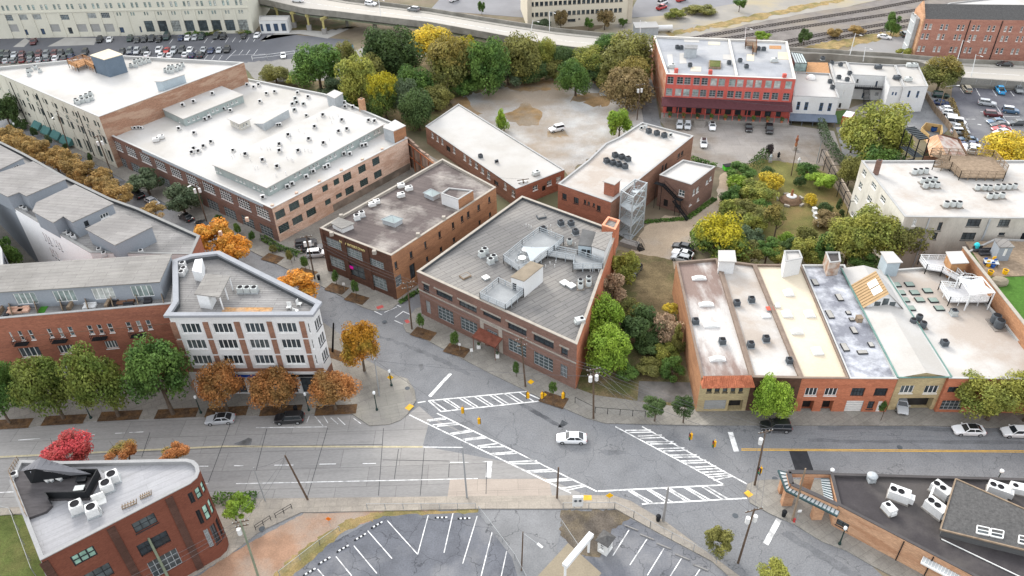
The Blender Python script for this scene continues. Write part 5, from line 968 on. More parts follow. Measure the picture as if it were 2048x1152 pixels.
u=onplane(t11(370,1035),a,b)[0]; BT.band(e,.1,hT-.4,MATS['dark_pier_brick'],.12,u-.45,u+.45,'pier')
BT.finish()
mb=MB(); mb.prism(ccw([G2(*t11(*p),hT) for p in ((100,300),(235,655),(385,600),(440,545),(410,495),(748,492),(850,300),(590,300),(180,255))]),hT-.48,hT-.1); part(BT,'roof_terrace',mb,M('dark_deck_boards',(.075,.07,.072),v=.25,s=.5,stretch=(1,4,1)))
mb=MB(); q=[G(*t11(*p),hT-.1) for p in ((385,600),(440,545),(410,495),(748,492),(850,300),(600,300))]
for k in (1,2,3,4): mb.bar(q[k]+Vector((0,0,.6)),q[k+1]+Vector((0,0,.6)),.12,1.25)
part(BT,'terrace_screen',mb,m_black); mb=MB(); q=[G(*t11(*p),hT-.1) for p in ((165,185),(95,305),(235,655))]
for k in (0,1):
    for z in (.5,1.0): mb.bar(q[k]+Vector((0,0,z)),q[k+1]+Vector((0,0,z)),.05,.06)
    for j in range(6): c=q[k].lerp(q[k+1],j/5); mb.bar(c,c+Vector((0,0,1)),.06,.06)
part(BT,'railing',mb,m_oldwood)
S_=lambda p,z: G(*t11(*p),z)
zA=hT+2.9; R0,R1,F0,F1,L0_,L1_=S_((350,150),zA),S_((775,288),hT+.6),S_((300,245),zA-.4),S_((595,302),hT+.6),S_((175,262),zA-1.2),S_((338,143),zA-1.0)
mb=MB(); mb.face([L0_,F0,R0,L1_],0); mb.face([F0,F1,R1,R0],0); b0,b1_=S_((268,366),hT),S_((600,325),hT); l0=S_((200,268),zA-1.4); lb=S_((262,366),hT)
mb.face([l0,lb,b0,F0-Vector((0,0,.1))],1); mb.face([F0-Vector((0,0,.1)),b0,b1_,F1-Vector((0,0,.05))],1); g0=Vector((L1_.x,L1_.y,hT-.2)); mb.face([L1_-Vector((0,0,.1)),g0,lb,l0],1); mb.face([R0-Vector((0,0,.1)),R1,Vector((R1.x,R1.y,hT-.2)),Vector((R0.x,R0.y,hT-.2))],1)
for k in range(1,9): mb.bar(F0.lerp(F1,k/9)+Vector((0,0,.05)),R0.lerp(R1,k/9)+Vector((0,0,.05)),.06,.06,0)
for k in range(1,5): mb.bar(L0_.lerp(F0,k/5)+Vector((0,0,.05)),L1_.lerp(R0,k/5)+Vector((0,0,.05)),.06,.06,0)
p0=l0.lerp(F0,.52); p1=lb.lerp(b0,.5); o=Vector((0,0,0)); dv=G2(*t11(300,360),hT)-G2(*t11(265,370),hT); vx=Vector((dv.x,dv.y,0)); pb=S_((305,352),hT); 
mb.face([pb,pb+vx,pb+vx+Vector((0,0,1.9)),pb+Vector((0,0,1.9))],2)
part(BT,'roof_shed',mb,[M('grey_seam_metal',(.15,.15,.16),v=.1),m_black,M('pale_door_glass',(.5,.5,.55),v=.05)])  # the door pane is plain pale colour
# ---- low brick building on the wedge corner
hW=hgt((1651,1051),(1679.3,1016.3))
BW=Bld('low_brick_building','low pale orange brick building with a black membrane roof on the wedge corner','building',[(1677,1011),(1661,947),(2230,963),(2230,1300)],hW,k_light,r_black,par=.35,th=.35,cap=M('dark_coping',(.075,.07,.07),v=.1))
BW.many(3,ty,'dark',(648,580,790,700)); BW.finish()
for x,y in ((820,960),): pass
GW=thing('brick_gateway','open brick corner gateway with white framed glass canopies','gateway',(G2(1600,985).x,G2(1600,985).y,.14))
def W(x,y,z): return G(*ty(x,y),z)
k=hW; mb=MB(); bm_=MB(); gl=MB()
top=[W(600,128,k),W(185,120,k),W(215,240,k),W(680,450,k)]
for i in range(3): mb.bar(top[i]-Vector((0,0,.4)),top[i+1]-Vector((0,0,.4)),.5,.8); bm_.bar(top[i]+Vector((0,0,.07)),top[i+1]+Vector((0,0,.07)),.65,.12)
for p in (top[1],top[2],top[1].lerp(top[0],.5),top[2].lerp(top[3],.66)): mb.box(p.x-.7,p.y-.4,.14,p.x+.7,p.y+.4,k-.8)
part(GW,'brick_frame',mb,k_light); part(GW,'coping',bm_,MATS['dark_coping'])
o_=[W(82,105,k-.7),W(158,305,k-.7),W(668,560,k-.7)]; i_=[W(165,125,k-.6),W(205,265,k-.6),W(690,510,k-.6)]; fr=MB()
for i in range(2):
    gl.face([o_[i],o_[i+1],i_[i+1],i_[i]]); fr.bar(o_[i],o_[i+1],.18,.3)
    n=5 if i==0 else 13
    for j in range(n+1): fr.bar(o_[i].lerp(o_[i+1],j/n)+Vector((0,0,.06)),i_[i].lerp(i_[i+1],j/n)+Vector((0,0,.06)),.1,.08)
q=[W(505,190,k-.5),W(590,190,k-.5),W(632,412,k-.5),W(535,365,k-.5)]; gl.face(q)
for j in range(9): fr.bar(q[0].lerp(q[3],j/8)+Vector((0,0,.06)),q[1].lerp(q[2],j/8)+Vector((0,0,.06)),.08,.08)
part(GW,'canopy_glass',gl,M('frosted_panel',(.45,.48,.49),v=.1)); part(GW,'canopy_frame',fr,M('dark_teal_frame',(.05,.085,.09),v=.1))
a,b,d,nn,L=BW.edge(3)
for x,y in ((1245,1000),(1530,1150)):
    u=onplane(ty(x,y),a,b)[0]; p=a+d*u+nn*.1; mb=MB(); mb.tube((p.x,p.y,.2),(p.x,p.y,hW-.2),.07,n=6); part(BW,'downspout',mb,m_black)
u0,u1=onplane(tz(285,975),a,b)[0],onplane(tz(720,1150),a,b)[0]; zc=hW-1.0; P=lambda u,o,z: (a.x+d.x*u+nn.x*o,a.y+d.y*u+nn.y*o,z); mb=MB(); mb.face([P(u0,.05,zc),P(u0,1.1,zc-.15),P(u1,1.1,zc-.15),P(u1,.05,zc)],0); mb.bar(P(u0,1.1,zc-.15),P(u1,1.1,zc-.15),.12,.3,1)
for j in range(14): mb.bar(P(u0+(u1-u0)*j/13,.05,zc+.05),P(u0+(u1-u0)*j/13,1.1,zc-.1),.06,.06,1)
part(BW,'glass_canopy',mb,[MATS['frosted_panel'],m_frame_w])
# house with the shingled slope standing in the low roof
BH=thing('shingle_house','grey shingled house slope with two paired skylights rising beside the black roof','house',(G2(1960,1020,4).x,G2(1960,1020,4).y,.14)); zt,ze=hW+2.2,hW+1.0
e0,e1,r0,r1=G(*tz(460,690),ze),G(*tz(1500,945),ze),G(*tz(612,188),zt),G(*tz(1500,578),zt); mb=MB(); mb.face([e0,e1,r1,r0]); 
for A_,C_ in ((e0,e1),(e0,r0),(r0,r1)): mb.bar(A_,C_,.18,.22,1)
part(BH,'roof',mb,[r_shingle,m_oldwood]); mb=MB()
gz=lambda p: (p.x,p.y,.2)
ins=.35; E0,E1,Q0,Q1=e0.lerp(r1,.02),e1.lerp(r0,.02),r0.lerp(e1,.02),r1.lerp(e0,.02); dn=Vector((0,0,.12))
mb.face([gz(E0),gz(E1),E1-dn,E0-dn]); mb.face([gz(Q0),gz(E0),E0-dn,Q0-dn]); mb.face([gz(Q1),gz(Q0),Q0-dn,Q1-dn]); part(BH,'wall',mb,M('dark_siding',(.10,.10,.10),v=.15,s=2,stretch=(.3,.3,5)))
nrm=(e1-e0).cross(r0-e0).normalized(); nrm=nrm if nrm.z>0 else-nrm
def onroof(x,y):
    r=ray(*tz(x,y)); t=(e0-Vector((0,0,CAMH))).dot(nrm)/r.dot(nrm); return Vector((0,0,CAMH))+r*t
for q in (((822,658),(945,685),(940,755),(815,730)),((960,688),(1085,712),(1075,785),(952,758)),((1238,755),(1330,775),(1325,850),(1230,828))):
    pts=[onroof(*p)+nrm*.14 for p in q]; mb=MB(); mb.face(pts,0)
    for k in range(4): mb.bar(pts[k],pts[(k+1)%4],.14,.2,1)
    mb.bar(pts[0].lerp(pts[3],.5)+nrm*.03,pts[1].lerp(pts[2],.5)+nrm*.03,.09,.1,1); part(BH,'skylight',mb,[g_dark,m_sheetw])
YD=thing('yard_screen','dark slatted yard screen with a pale top rail below the shingled slope','fence',(G2(1950,1110).x,G2(1950,1110).y,.14)); mb=MB(); p,q=G(*tz(470,785),hW-.2),G(*tz(1400,1230),hW-.2); mb.bar(p,q,.1,.12,1)
for j in range(12): c=p.lerp(q,j/11); mb.bar(c,Vector((c.x,c.y,.2)),.1,.1,0)
for z in range(9): mb.bar(p+Vector((0,0,-.35-z*.4)),q+Vector((0,0,-.35-z*.4)),.05,.2,0)
part(YD,'slat_panel',mb,[m_black,m_sheetw])
# ---- far mill with the long car park
MA,MBp=G2(508,66),G2(-60,79); dv=(MBp-MA).normalized(); nb=Vector((dv.y,-dv.x)); nb=nb if nb.y>0 else-nb; ME=MA+dv*190
FM=Bld('cream_mill','huge cream mill with paired windows along the far car park','building',[Vector(MA),Vector(ME),Vector(ME+nb*60),Vector(MA+nb*60-dv*-4)],27,p_cream,r_white,par=.5)
z7_=tile(0,0,7.585); z8_=tile(260,0,7.585)
def pair(i,t,lst,w,h,st,gap):
    for x,y in lst: FM.many(i,t,st,(x,y,x+w,y+h),(x+gap,y-1,x+gap+w,y+h-1))
FM.row(0,z8_(1585,8),z8_(1640,82),z7_(10,80),z7_(72,158),19,'pair'); FM.row(0,z8_(1655,5),z8_(1708,80),z7_(80,78),z7_(145,155),19,'pair')
FM.many(0,z8_,'pair',*[(x,y,x+38,y+52) for x,y in ((1640,152),(1682,150),(1435,156),(1477,154),(1232,160),(1272,158),(1027,164),(1068,162),(820,166),(862,164),(620,172),(660,170),(410,176),(450,174),(205,180),(245,178),(0,184),(38,183))])
FM.many(0,z7_,'store',(70,228,210,315),(270,222,430,300),(485,218,638,295),(905,225,1060,300),(1315,200,1470,275),(1520,195,1675,272),(845,62,1005,148)); FM.many(0,z7_,'pair',(1760,188,1798,240),(1805,187,1842,238),(1970,184,2006,236))
FM.many(0,z8_,'bgrid',*[(x,318-k*2.5,x+180,480-k*3) for k,x in enumerate((205,410,612,815,1020,1225,1428,1630))])
FM.many(0,z7_,'bdoor',(350,450,440,530),(1805,415,1895,495),(610,436,698,522)); FM.many(0,z7_,'gdoor',(1020,418,1118,512)); FM.many(0,z7_,'roll',*[(x,372-i*2,x+190,480) for i,x in enumerate((110,740,1150,1350,1560))]); FM.many(0,z8_,'bdoor',(135,402,190,490))
FM.band(0,9.2,9.6,p_cream,.25,name='ledge')
for t_,xs in ((z8_,(400,603,806,1012,1216,1420,1622)),(z7_,(100,310,515,725,930,1130,1340,1545,1750,1960))):
    for x in xs: u=onplane(t_(x,335),*FM.edge(0)[:2])[0]; FM.band(0,.2,9.1,p_cream,.22,u-.35,u+.35,'pilaster')
for z in (10,13.5,17.5):
    for k in range(4): FM.hole(3,6+k*9,z,7.4+k*9,z+1.6,'pair'); FM.hole(3,8+k*9,z,9.4+k*9,z+1.6,'pair')
FM.finish(simple=True)
SB=Bld('storage_block','white storage block with four dark blue roll doors beside the cream mill','building',[tb(100,240)+(4.6,),tb(418,235)+(4.6,),tb(455,178)+(4.6,),tb(112,182)+(4.6,)],4.6,p_white,r_white,par=.2,th=.25); SB.many(0,tb,'bdoor',(88,275,158,356),(175,272,243,356),(262,270,330,354),(350,268,418,352)); SB.finish(simple=True)
# ---- pale office beyond the viaduct
OA,OB=G2(1055,58),G2(1262.6,46.6); d_=(OB-OA).normalized(); n_=Vector((-d_.y,d_.x))
OF=Bld('office_block','pale cream office block with rows of narrow dark windows beyond the viaduct','building',[Vector(OA),Vector(OB),Vector(OB+n_*25),Vector(OA+n_*25)],22,M('office_cream',(.58,.53,.43),v=.03,s=.2),r_white,par=.4)
OF.row(0,tc(243,150),tc(262,195),tc(1243,88),tc(1265,132),20,'slit',1.2); OF.row(0,tc(243,30),tc(262,76),tc(1253,-32),tc(1275,13),20,'slit',1.2); OF.many(0,tc,'slit',(655,218,745,243),(778,208,798,222))
OF.band(0,0.1,21,M('office_pier',(.47,.42,.34),v=.05),.3,0,1.6,'corner_pier'); L=OF.edge(0)[4]; OF.band(0,.1,21,MATS['office_pier'],.3,L-1.6,L,'corner_pier'); OF.finish(simple=True)
# ---- rose brick apartments at the far right
zb0=1.5; hF=hgt((1826,109),(1850,38),zb0); ea,eb=G2(1850,38,hF),G2(2048,40.6,hF); d_=(eb-ea).normalized(); n_=Vector((-d_.y,d_.x)); EB=ea+d_*75; dp=9
AP=Bld('brick_apartments','rose brick apartment house with rows of paired white windows by the railway','building',[Vector(ea),Vector(EB),Vector(EB+n_*dp),Vector(ea+n_*dp)],hF,k_far,r_shingle,par=0,z0=0)
for y,st in ((362,'sash'),(510,'sash'),(700,'sash')):
    xs={362: ((518,582),(588,652),(760,825),(835,898),(1015,1080),(1088,1150),(1245,1310),(1318,1385),(1480,1545),(1555,1622),(1735,1800),(1812,1880),(1985,2045)),510: ((468,530),(540,605),(712,775),(785,845),(965,1028),(1035,1100),(1190,1255),(1260,1330),(1430,1495),(1500,1565),(1680,1745),(1750,1818),(1915,1980),(1990,2048)),700: ((410,475),(480,545),(650,712),(720,785),(900,965),(970,1035),(1120,1185),(1190,1258),(1358,1425),(1430,1495),(1605,1670),(1675,1745),(1840,1905),(1912,1985))}[y]
    for x0,x1 in xs: s_=(x0-xs[0][0])*(.03); AP.many(0,ta,st,(x0,y+s_,x1,y+82+s_))
for x in (1230,1725): u=onplane(ta(x,320),ea,EB)[0]; AP.band(0,.5,hF-.2,m_black,.15,u-.12,u+.12,'downspout')
for z in (3.5,7.6,11.4): AP.hole(3,2,z,4,z+2.4,'sash2'); AP.hole(3,4.8,z,6.8,z+2.4,'sash2')
AP.wallmats={3: k_light}; AP.finish(simple=True,noroof=True)
rid0,rid1=ea+n_*dp*.5,EB+n_*dp*.5; mb=MB(); zr_=hF+3.4; mb.face([(ea.x,ea.y,hF),(EB.x,EB.y,hF),(rid1.x,rid1.y,zr_),(rid0.x,rid0.y,zr_)]); c0_,c1_=ea+n_*dp,EB+n_*dp; mb.face([(rid0.x,rid0.y,zr_),(rid1.x,rid1.y,zr_),(c1_.x,c1_.y,hF),(c0_.x,c0_.y,hF)]); part(AP,'roof',mb,r_shingle)
mb=MB(); g0,g1=ea-d_*.5,ea-d_*.02; w_=[(0,hF+.5),(.5,zr_+.9),(1,hF+.5),(1,0),(0,0)]
A1=[(g0.x+n_.x*dp*t,g0.y+n_.y*dp*t,z) for t,z in w_]; A2=[(g1.x+n_.x*dp*t,g1.y+n_.y*dp*t,z) for t,z in w_]; mb.cap(A1); mb.cap(A2[::-1])
for k in range(5): mb.face([A1[k],A1[(k+1)%5],A2[(k+1)%5],A2[k]])
part(AP,'gable_wall',mb,k_light)
mb=MB(); q0=g0+n_*dp*.28-d_*1.2; q1=g0+n_*dp*.85-d_*1.2; mb.prism(ccw([q0,q1,q1+d_*1.15,q0+d_*1.15]),0,hF-.6); part(AP,'bay_window',mb,p_galv)
for z in (3.2,7.2,10.8):
    for t in (.2,.6):
        p=q0.lerp(q1,t); MW=Matrix(((n_.x,-d_.x,0,p.x-AP.root.location.x-d_.x*.05),(n_.y,-d_.y,0,p.y-AP.root.location.y-d_.y*.05),(0,0,1,z),(0,0,0,1))); put('window',mergemesh('sash2',1.7,2.2),AP.root,MW)
WR=Bld('white_warehouse','huge white roofed warehouse behind the rose brick apartments','building',[(1865,22,9),(1900,6,9),(2060,-12,9),(2300,-5,9),(2300,40,9),(2060,26,9)],9,p_white,r_white,par=.3); WR.finish()
# ---- viaduct
near=[(480,-2,7),(526,4.4,7),(609,23,7),(676,29.5,7),(764,40,6.8),(860,51,6.5),(970,71,6.0),(1096,95,5.5),(1169,104,5),(1300,112,4.2),(1480,113,3.4),(1653,115,2.7),(1834,130,2.1),(1921,163,1.7),(2060,173,1.5),(2260,190,1.2)]
far=[(500,-40,7),(580,-22,7),(640,-8,7),(700,3,7),(775,12,6.8),(860,23,6.5),(960,40,6.0),(1030,51,5.7),(1108,63,5.3),(1301,83,4.2),(1480,95,3.4),(1610,104,2.7),(1780,114,2.2),(1911,125.6,1.8),(2048,131,1.6),(2260,143,1.2)]
VD=thing('viaduct','long pale concrete viaduct curving past the tree belt with grey parapets','bridge',(G2(1000,70).x,G2(1000,70).y,0)); mb=MB(); N_=[G(*p) for p in near]; F_=[G(*p) for p in far]
for k in range(len(N_)-1):
    mb.face([N_[k],N_[k+1],F_[k+1],F_[k]],0); z1,z2=Vector((0,0,1.3)),Vector((0,0,1.3)); gd=k<9
    mb.face([N_[k]-z1,F_[k]-z1,F_[k+1]-z2,N_[k+1]-z2],1)
m_deckroad=M('viaduct_concrete',(.40,.375,.335),v=.08,s=.08,c2=(.33,.32,.305),s2=.04,f2=.6); m_parap=M('weathered_parapet',(.24,.23,.205),v=.2,s=.4,c2=(.15,.14,.12),s2=.15,f2=.6)
part(VD,'deck',mb,[m_deckroad,m_parap]); mb=MB(); m2=MB(); gb=MB()
for k in range(len(N_)-1):
    A_,C_=N_[k],N_[k+1]; mb.bar(A_+Vector((0,0,.2)),C_+Vector((0,0,.2)),.4,2.2)
    A2_,C2_=F_[k],F_[k+1]; m2.bar(A2_+Vector((0,0,.2)),C2_+Vector((0,0,.2)),.4,2.2)
    if k<7: gb.bar(A_-Vector((0,-1.2,1.5)),C_-Vector((0,-1.2,1.5)),.5,1.3)
    if k>=9: mb.face([A_,C_,Vector((C_.x,C_.y,-.1)),Vector((A_.x,A_.y,-.1))]); m2.face([A2_,C2_,Vector((C2_.x,C2_.y,-.1)),Vector((A2_.x,A2_.y,-.1))])
part(VD,'parapet',mb,m_parap); part(VD,'parapet',m2,m_parap); part(VD,'girder',gb,M('green_grey_girder',(.20,.23,.165),v=.15)); 
lt=MB()
for k in range(len(N_)-1):
    c0,c1_=N_[k].lerp(F_[k],.5)+Vector((0,0,.02)),N_[k+1].lerp(F_[k+1],.5)+Vector((0,0,.02)); lt.bar(c0,c1_,.18,.01)
    c0,c1_=N_[k].lerp(F_[k],.88)+Vector((0,0,.1)),N_[k+1].lerp(F_[k+1],.88)+Vector((0,0,.1)); lt.bar(c0,c1_,1.6,.16,1)
part(VD,'lane_marking',lt,[m_white_paint,M('viaduct_walk',(.30,.285,.255),v=.1)])
m_bent=M('yellow_steel',(.40,.35,.15),v=.12)
for bx,by,ex,ey in ((508,312,620,148),(680,345,790,165),(852,385,960,185),(330,250,440,130),(165,150,280,95)):
    b_=G2(*tb(bx,by)); e_=G2(*tb(ex,ey),5.4); mb=MB(); mb.box(b_.x-.8,b_.y-.8,0,b_.x+.8,b_.y+.8,2,1); mb.box(b_.x-.35,b_.y-.35,2,b_.x+.35,b_.y+.35,5.2,0); mb.bar((b_.x-.5,b_.y-.6,5.5),(e_.x,e_.y+3,5.5),.7,.9,0); part(VD,'pier',mb,[m_bent,m_conc_road])
for x,y in ((1110,300),(1420,350),(1440,380)):
    b_=G2(*tb(x,y)); mb=MB(); mb.box(b_.x-.5,b_.y-.5,0,b_.x+.5,b_.y+.5,5.6); part(VD,'pier',mb,m_parap)
# ---- railway tracks
for i,pts in enumerate((((1385,76),(1536,51),(1740,19),(1860,-4)),((1425,81),(1560,60),(1780,28),(1970,-2)),((1530,91),(1640,69),(1800,43),(1850,36)),((1565,95),(1660,77),(1820,51),(1850,47)))):
    q=[G(x,y,.12) for x,y in pts]; t_=thing('railway_track','pair of steel rails on dark sleepers, %s track from the viaduct'%('fourth','third','second','nearest')[i],'railway track',(q[1].x,q[1].y,0)); ra=MB(); sl=MB()
    for k in range(len(q)-1):
        d_=(q[k+1]-q[k]); n_=Vector((-d_.y,d_.x,0)).normalized()
        for s_ in (-.75,.75): ra.bar(q[k]+n_*s_+Vector((0,0,.15)),q[k+1]+n_*s_+Vector((0,0,.15)),.16,.16)
        for j in range(int(d_.length/1.2)): c=q[k]+d_*(j*1.2/d_.length); sl.bar(c-n_*1.3,c+n_*1.3,.35,.12)
    part(t_,'rails',ra,M('rail_steel',(.13,.115,.11),v=.1,metal=.4,r=.5)); part(t_,'sleepers',sl,M('sleeper',(.06,.05,.045),v=.2))
# ================================================================ trees and shrubs
def crown_mesh(seed,n=6500,lobes=26,leaf=.062,flat=1.0):
    rg=random.Random(seed); mb=MB(); L=[]
    for k in range(lobes):
        z=rg.uniform(-.55,.8); a=rg.uniform(0,6.283); r=math.sqrt(max(0,1-z*z))*rg.uniform(.45,.72) if k else 0
        L.append((Vector((r*math.cos(a),r*math.sin(a),z*.78 if k else .35))*rg.uniform(.85,1.12),rg.uniform(.17,.40)))
    for k in range(n):
        c,r=L[k%lobes]; v=Vector((rg.gauss(0,1),rg.gauss(0,1),rg.gauss(.25,1))).normalized()
        p=c+v*(r*(1-abs(rg.gauss(0,.16)))*rg.choice((1,1,1,.7))); p.z *= flat
        nr=(v+Vector((rg.uniform(-.9,.9),rg.uniform(-.9,.9),rg.uniform(-.5,1.0)))).normalized(); t=nr.cross(Vector((rg.uniform(-1,1),rg.uniform(-1,1),rg.uniform(-1,1)))).normalized(); s=nr.cross(t); w=leaf*rg.uniform(.55,1.3)
        mb.face([p-t*w-s*w*.2,p+s*w*.6,p+t*w+s*w*.1,p-s*w*.6])
    return mb.mesh('crown',[None]*0)
def leafmat(name,c,c2,f=.8,tip=None,s=.28,rnd=.12):
    c,c2=[tuple(min(1,x*1.62) for x in q) for q in (c,c2)]
    m=bpy.data.materials.new(name); m.use_nodes=True; n=m.node_tree.nodes; L=m.node_tree.links; b=n['Principled BSDF']
    geo=n.new('ShaderNodeNewGeometry')
    def ns(sc,det): t=n.new('ShaderNodeTexNoise'); t.inputs['Scale'].default_value=sc; t.inputs['Detail'].default_value=det; L.new(geo.outputs['Position'],t.inputs['Vector']); return t.outputs[0]
    def rg(src,a,z,lo,hi): k=n.new('ShaderNodeMapRange'); [setattr(k.inputs[i],'default_value',v) for i,v in ((1,a),(2,z),(3,lo),(4,hi))]; L.new(src,k.inputs[0]); return k.outputs[0]
    def mx(f_,A,B,mode='MIX'):
        x=n.new('ShaderNodeMix'); x.data_type='RGBA'; x.blend_type=mode
        for i,v in ((0,f_),(6,A),(7,B)):
            if isinstance(v,(float,int)) or isinstance(v,tuple): x.inputs[i].default_value=v
            else: L.new(v,x.inputs[i])
        return x.outputs[2]
    col=mx(rg(ns(s,3),.42,.62,0,f),_lin(c),_lin(c2))
    if tip:                                                       # leaves already turned at the top of the crown
        tc_=n.new('ShaderNodeTexCoord'); sx=n.new('ShaderNodeSeparateXYZ'); L.new(tc_.outputs['Object'],sx.inputs[0]); ad=n.new('ShaderNodeMath'); L.new(sx.outputs[2],ad.inputs[0]); L.new(rg(ns(.5,2),.3,.7,-.35,.35),ad.inputs[1]); col=mx(rg(ad.outputs[0],.1,.55,0,.9),col,_lin(tip))
    rp=n.new('ShaderNodeObjectInfo'); col=mx(1.0,col,rg(geo.outputs['Random Per Island'],0,1,.55,1.45),'MULTIPLY'); col=mx(1.0,col,rg(rp.outputs['Random'],0,1,1-rnd,1+rnd),'MULTIPLY')
    L.new(col,b.inputs['Base Color']); b.inputs['Roughness'].default_value=.75; b.inputs['Specular IOR Level'].default_value=.2
    tr=n.new('ShaderNodeBsdfTranslucent'); L.new(col,tr.inputs['Color']); ms=n.new('ShaderNodeMixShader'); ms.inputs[0].default_value=.3; L.new(b.outputs[0],ms.inputs[1]); L.new(tr.outputs[0],ms.inputs[2]); L.new(ms.outputs[0],n['Material Output'].inputs['Surface'])
    return m
LM={'olgreen': leafmat('olive_green_leaves',(.115,.135,.03),(.06,.095,.02)),'green': leafmat('green_leaves',(.075,.125,.028),(.035,.075,.02)),'lime': leafmat('lime_leaves',(.165,.235,.03),(.09,.15,.02)),'dark': leafmat('dark_leaves',(.055,.085,.028),(.032,.055,.02)),'olive': leafmat('olive_leaves',(.145,.14,.04),(.085,.09,.03)),'ygreen': leafmat('yellow_green_leaves',(.185,.185,.04),(.10,.125,.03)),
      'yellow': leafmat('yellow_leaves',(.42,.31,.03),(.27,.23,.04)),'ytip': leafmat('green_leaves_yellow_top',(.085,.125,.03),(.05,.085,.025),tip=(.40,.34,.02)),'ochre': leafmat('ochre_leaves',(.25,.165,.06),(.17,.125,.05)),'orange': leafmat('orange_leaves',(.42,.18,.025),(.34,.20,.04)),'rust': leafmat('rust_leaves',(.24,.105,.035),(.15,.095,.035)),'otree': leafmat('orange_and_green_leaves',(.20,.15,.025),(.33,.13,.025),tip=(.38,.19,.02)),
      'red': leafmat('red_leaves',(.27,.035,.04),(.16,.04,.03)),'redgreen': leafmat('red_and_green_leaves',(.22,.09,.03),(.12,.12,.03)),'brown': leafmat('brown_leaves',(.155,.115,.055),(.11,.085,.035)),'tan': leafmat('tan_leaves',(.30,.215,.145),(.2,.14,.085)),'bgreen': leafmat('blue_green_leaves',(.075,.10,.055),(.05,.075,.04)),'oltip': leafmat('olive_leaves_gold_top',(.12,.125,.035),(.075,.085,.03),tip=(.24,.19,.05)),'purple': leafmat('purple_leaves',(.03,.035,.03),(.045,.03,.035))}
CR=[crown_mesh(s) for s in (1,2,3,4)]+[crown_mesh(11,2400,26,.08),crown_mesh(12,12000,44,.043),crown_mesh(13,12000,44,.043),crown_mesh(14,800,12,.11)]
for me in CR: me.materials.append(LM['green'])
m_bark=M('bark',(.11,.085,.065),v=.25,s=2); TR=[]
for sd in (1,2,3):
    rg=random.Random(sd); mb=MB(); mb.tube((0,0,0),(.02,.01,.62),.055,.035,7)
    for k in range(6): a=k*1.05+rg.random(); p=Vector((.02,.01,rg.uniform(.4,.62))); q=p+Vector((math.cos(a)*.32,math.sin(a)*.32,rg.uniform(.2,.4))); mb.tube(p,q,.026,.012,5); mb.tube(q,q+Vector((rg.uniform(-.2,.2),rg.uniform(-.2,.2),.2)),.012,.004,4)
    TR.append(mb.mesh('trunk',m_bark))
tn_=[0]
def tree(cx,cy,rx,ry,leaf,label,hc=None,base=None,name='tree',cat='tree',group=None,big=False,sp=None):
    tn_[0]+=1; i=tn_[0]
    if base: z=max(.5,hgt(base,(cx,cy))); p=G(cx,cy,z); bp=G2(*base)
    else: p=G(cx,cy,hc); bp=p.xy.copy(); z=hc
    D=dist(p); rh=rx*D/FPX; th=math.atan2(CAMH-z,p.xy.length); ap=ry*D/FPX
    rz=math.sqrt(max(.01,ap*ap-(rh*math.sin(th)) ** 2))/math.cos(th) if ap>rh*math.sin(th) else .5*rh
    rz=min(max(rz,.5*rh),2.6*rh); rz=min(rz,max(z-.05,.4))
    o=thing(name,label,cat,(bp.x,bp.y,0),0,group)
    cs=1.2 if not base else 1.08
    me=CR[sp] if sp is not None else (CR[5+i%2] if big else CR[i%4])
    c=put('crown',me,o,Matrix.Translation((p.x-bp.x,p.y-bp.y,z)) @ Matrix.Rotation(i*1.7,4,'Z') @ Matrix.Diagonal((rh*cs,rh*cs,rz*cs,1)))
    c.material_slots[0].link='OBJECT'; c.material_slots[0].material=LM[leaf]
    if z>.9: put('trunk',TR[i%3],o,Matrix.Rotation(i*2.3,4,'Z') @ Matrix.Diagonal((max(rh*1.3,1.0),max(rh*1.3,1.0),z*1.15,1)))
    return o
def trees(rows,grp,fmt=None,**k):
    """rows sorted as they stand from left to right; a label that needs its place gets it counted"""
    n=len(rows)
    for j,r in enumerate(rows):
        lab=r[5] if len(r)>5 and r[5] else fmt.replace('@',ordn(j,n))
        tree(*r[:5],lab,group=grp,**{**k,**(r[6] if len(r)>6 else {})})
B_=lambda*p: {'base': p}
trees([(6,778,40,62,'green',None,B_(20,846)),(84,772,54,68,'olgreen',None,B_(128,838)),(190,760,58,78,'olgreen',None,B_(238,833)),(312,748,64,78,'green',None,B_(347,829))],'green street trees before the brick apartments','full green street tree before the brick apartments, @',big=True)
trees([(436,768,48,46,'rust',None,B_(455,822)),(545,776,50,46,'rust',None,B_(562,819)),(666,774,50,42,'rust',None,B_(672,820))],'rust coloured street trees','rust brown street tree before the white trimmed corner building, @',big=True)
tree(721,692,42,52,'otree','round orange and green tree on the pavement beside the corner building',base=(729,743),big=True)
trees([(428,472,40,30,'orange',None),(470,500,36,28,'orange',None),(590,573,44,28,'orange',None)],'orange trees along the slanting street','bright orange tree behind the parapet by the slanting street, @',hc=4.5)
trees([(x,y,25,22,'ochre',None) for x,y in ((12,272),(34,285),(58,296),(82,306),(106,315),(131,324),(152,340),(174,349),(198,360),(212,378),(236,390))]+[(306,421,22,15,'ochre',None)],'ochre street trees beside the loft building','ochre yellow street tree between lofts and mill, @',hc=4.5)
trees([(287,364,34,27,'bgreen',None,B_(300,390)),(367,398,38,32,'bgreen',None,B_(371,428))],'grey green trees before the brick factory','@ of two grey green trees on the pavement before the brick factory')
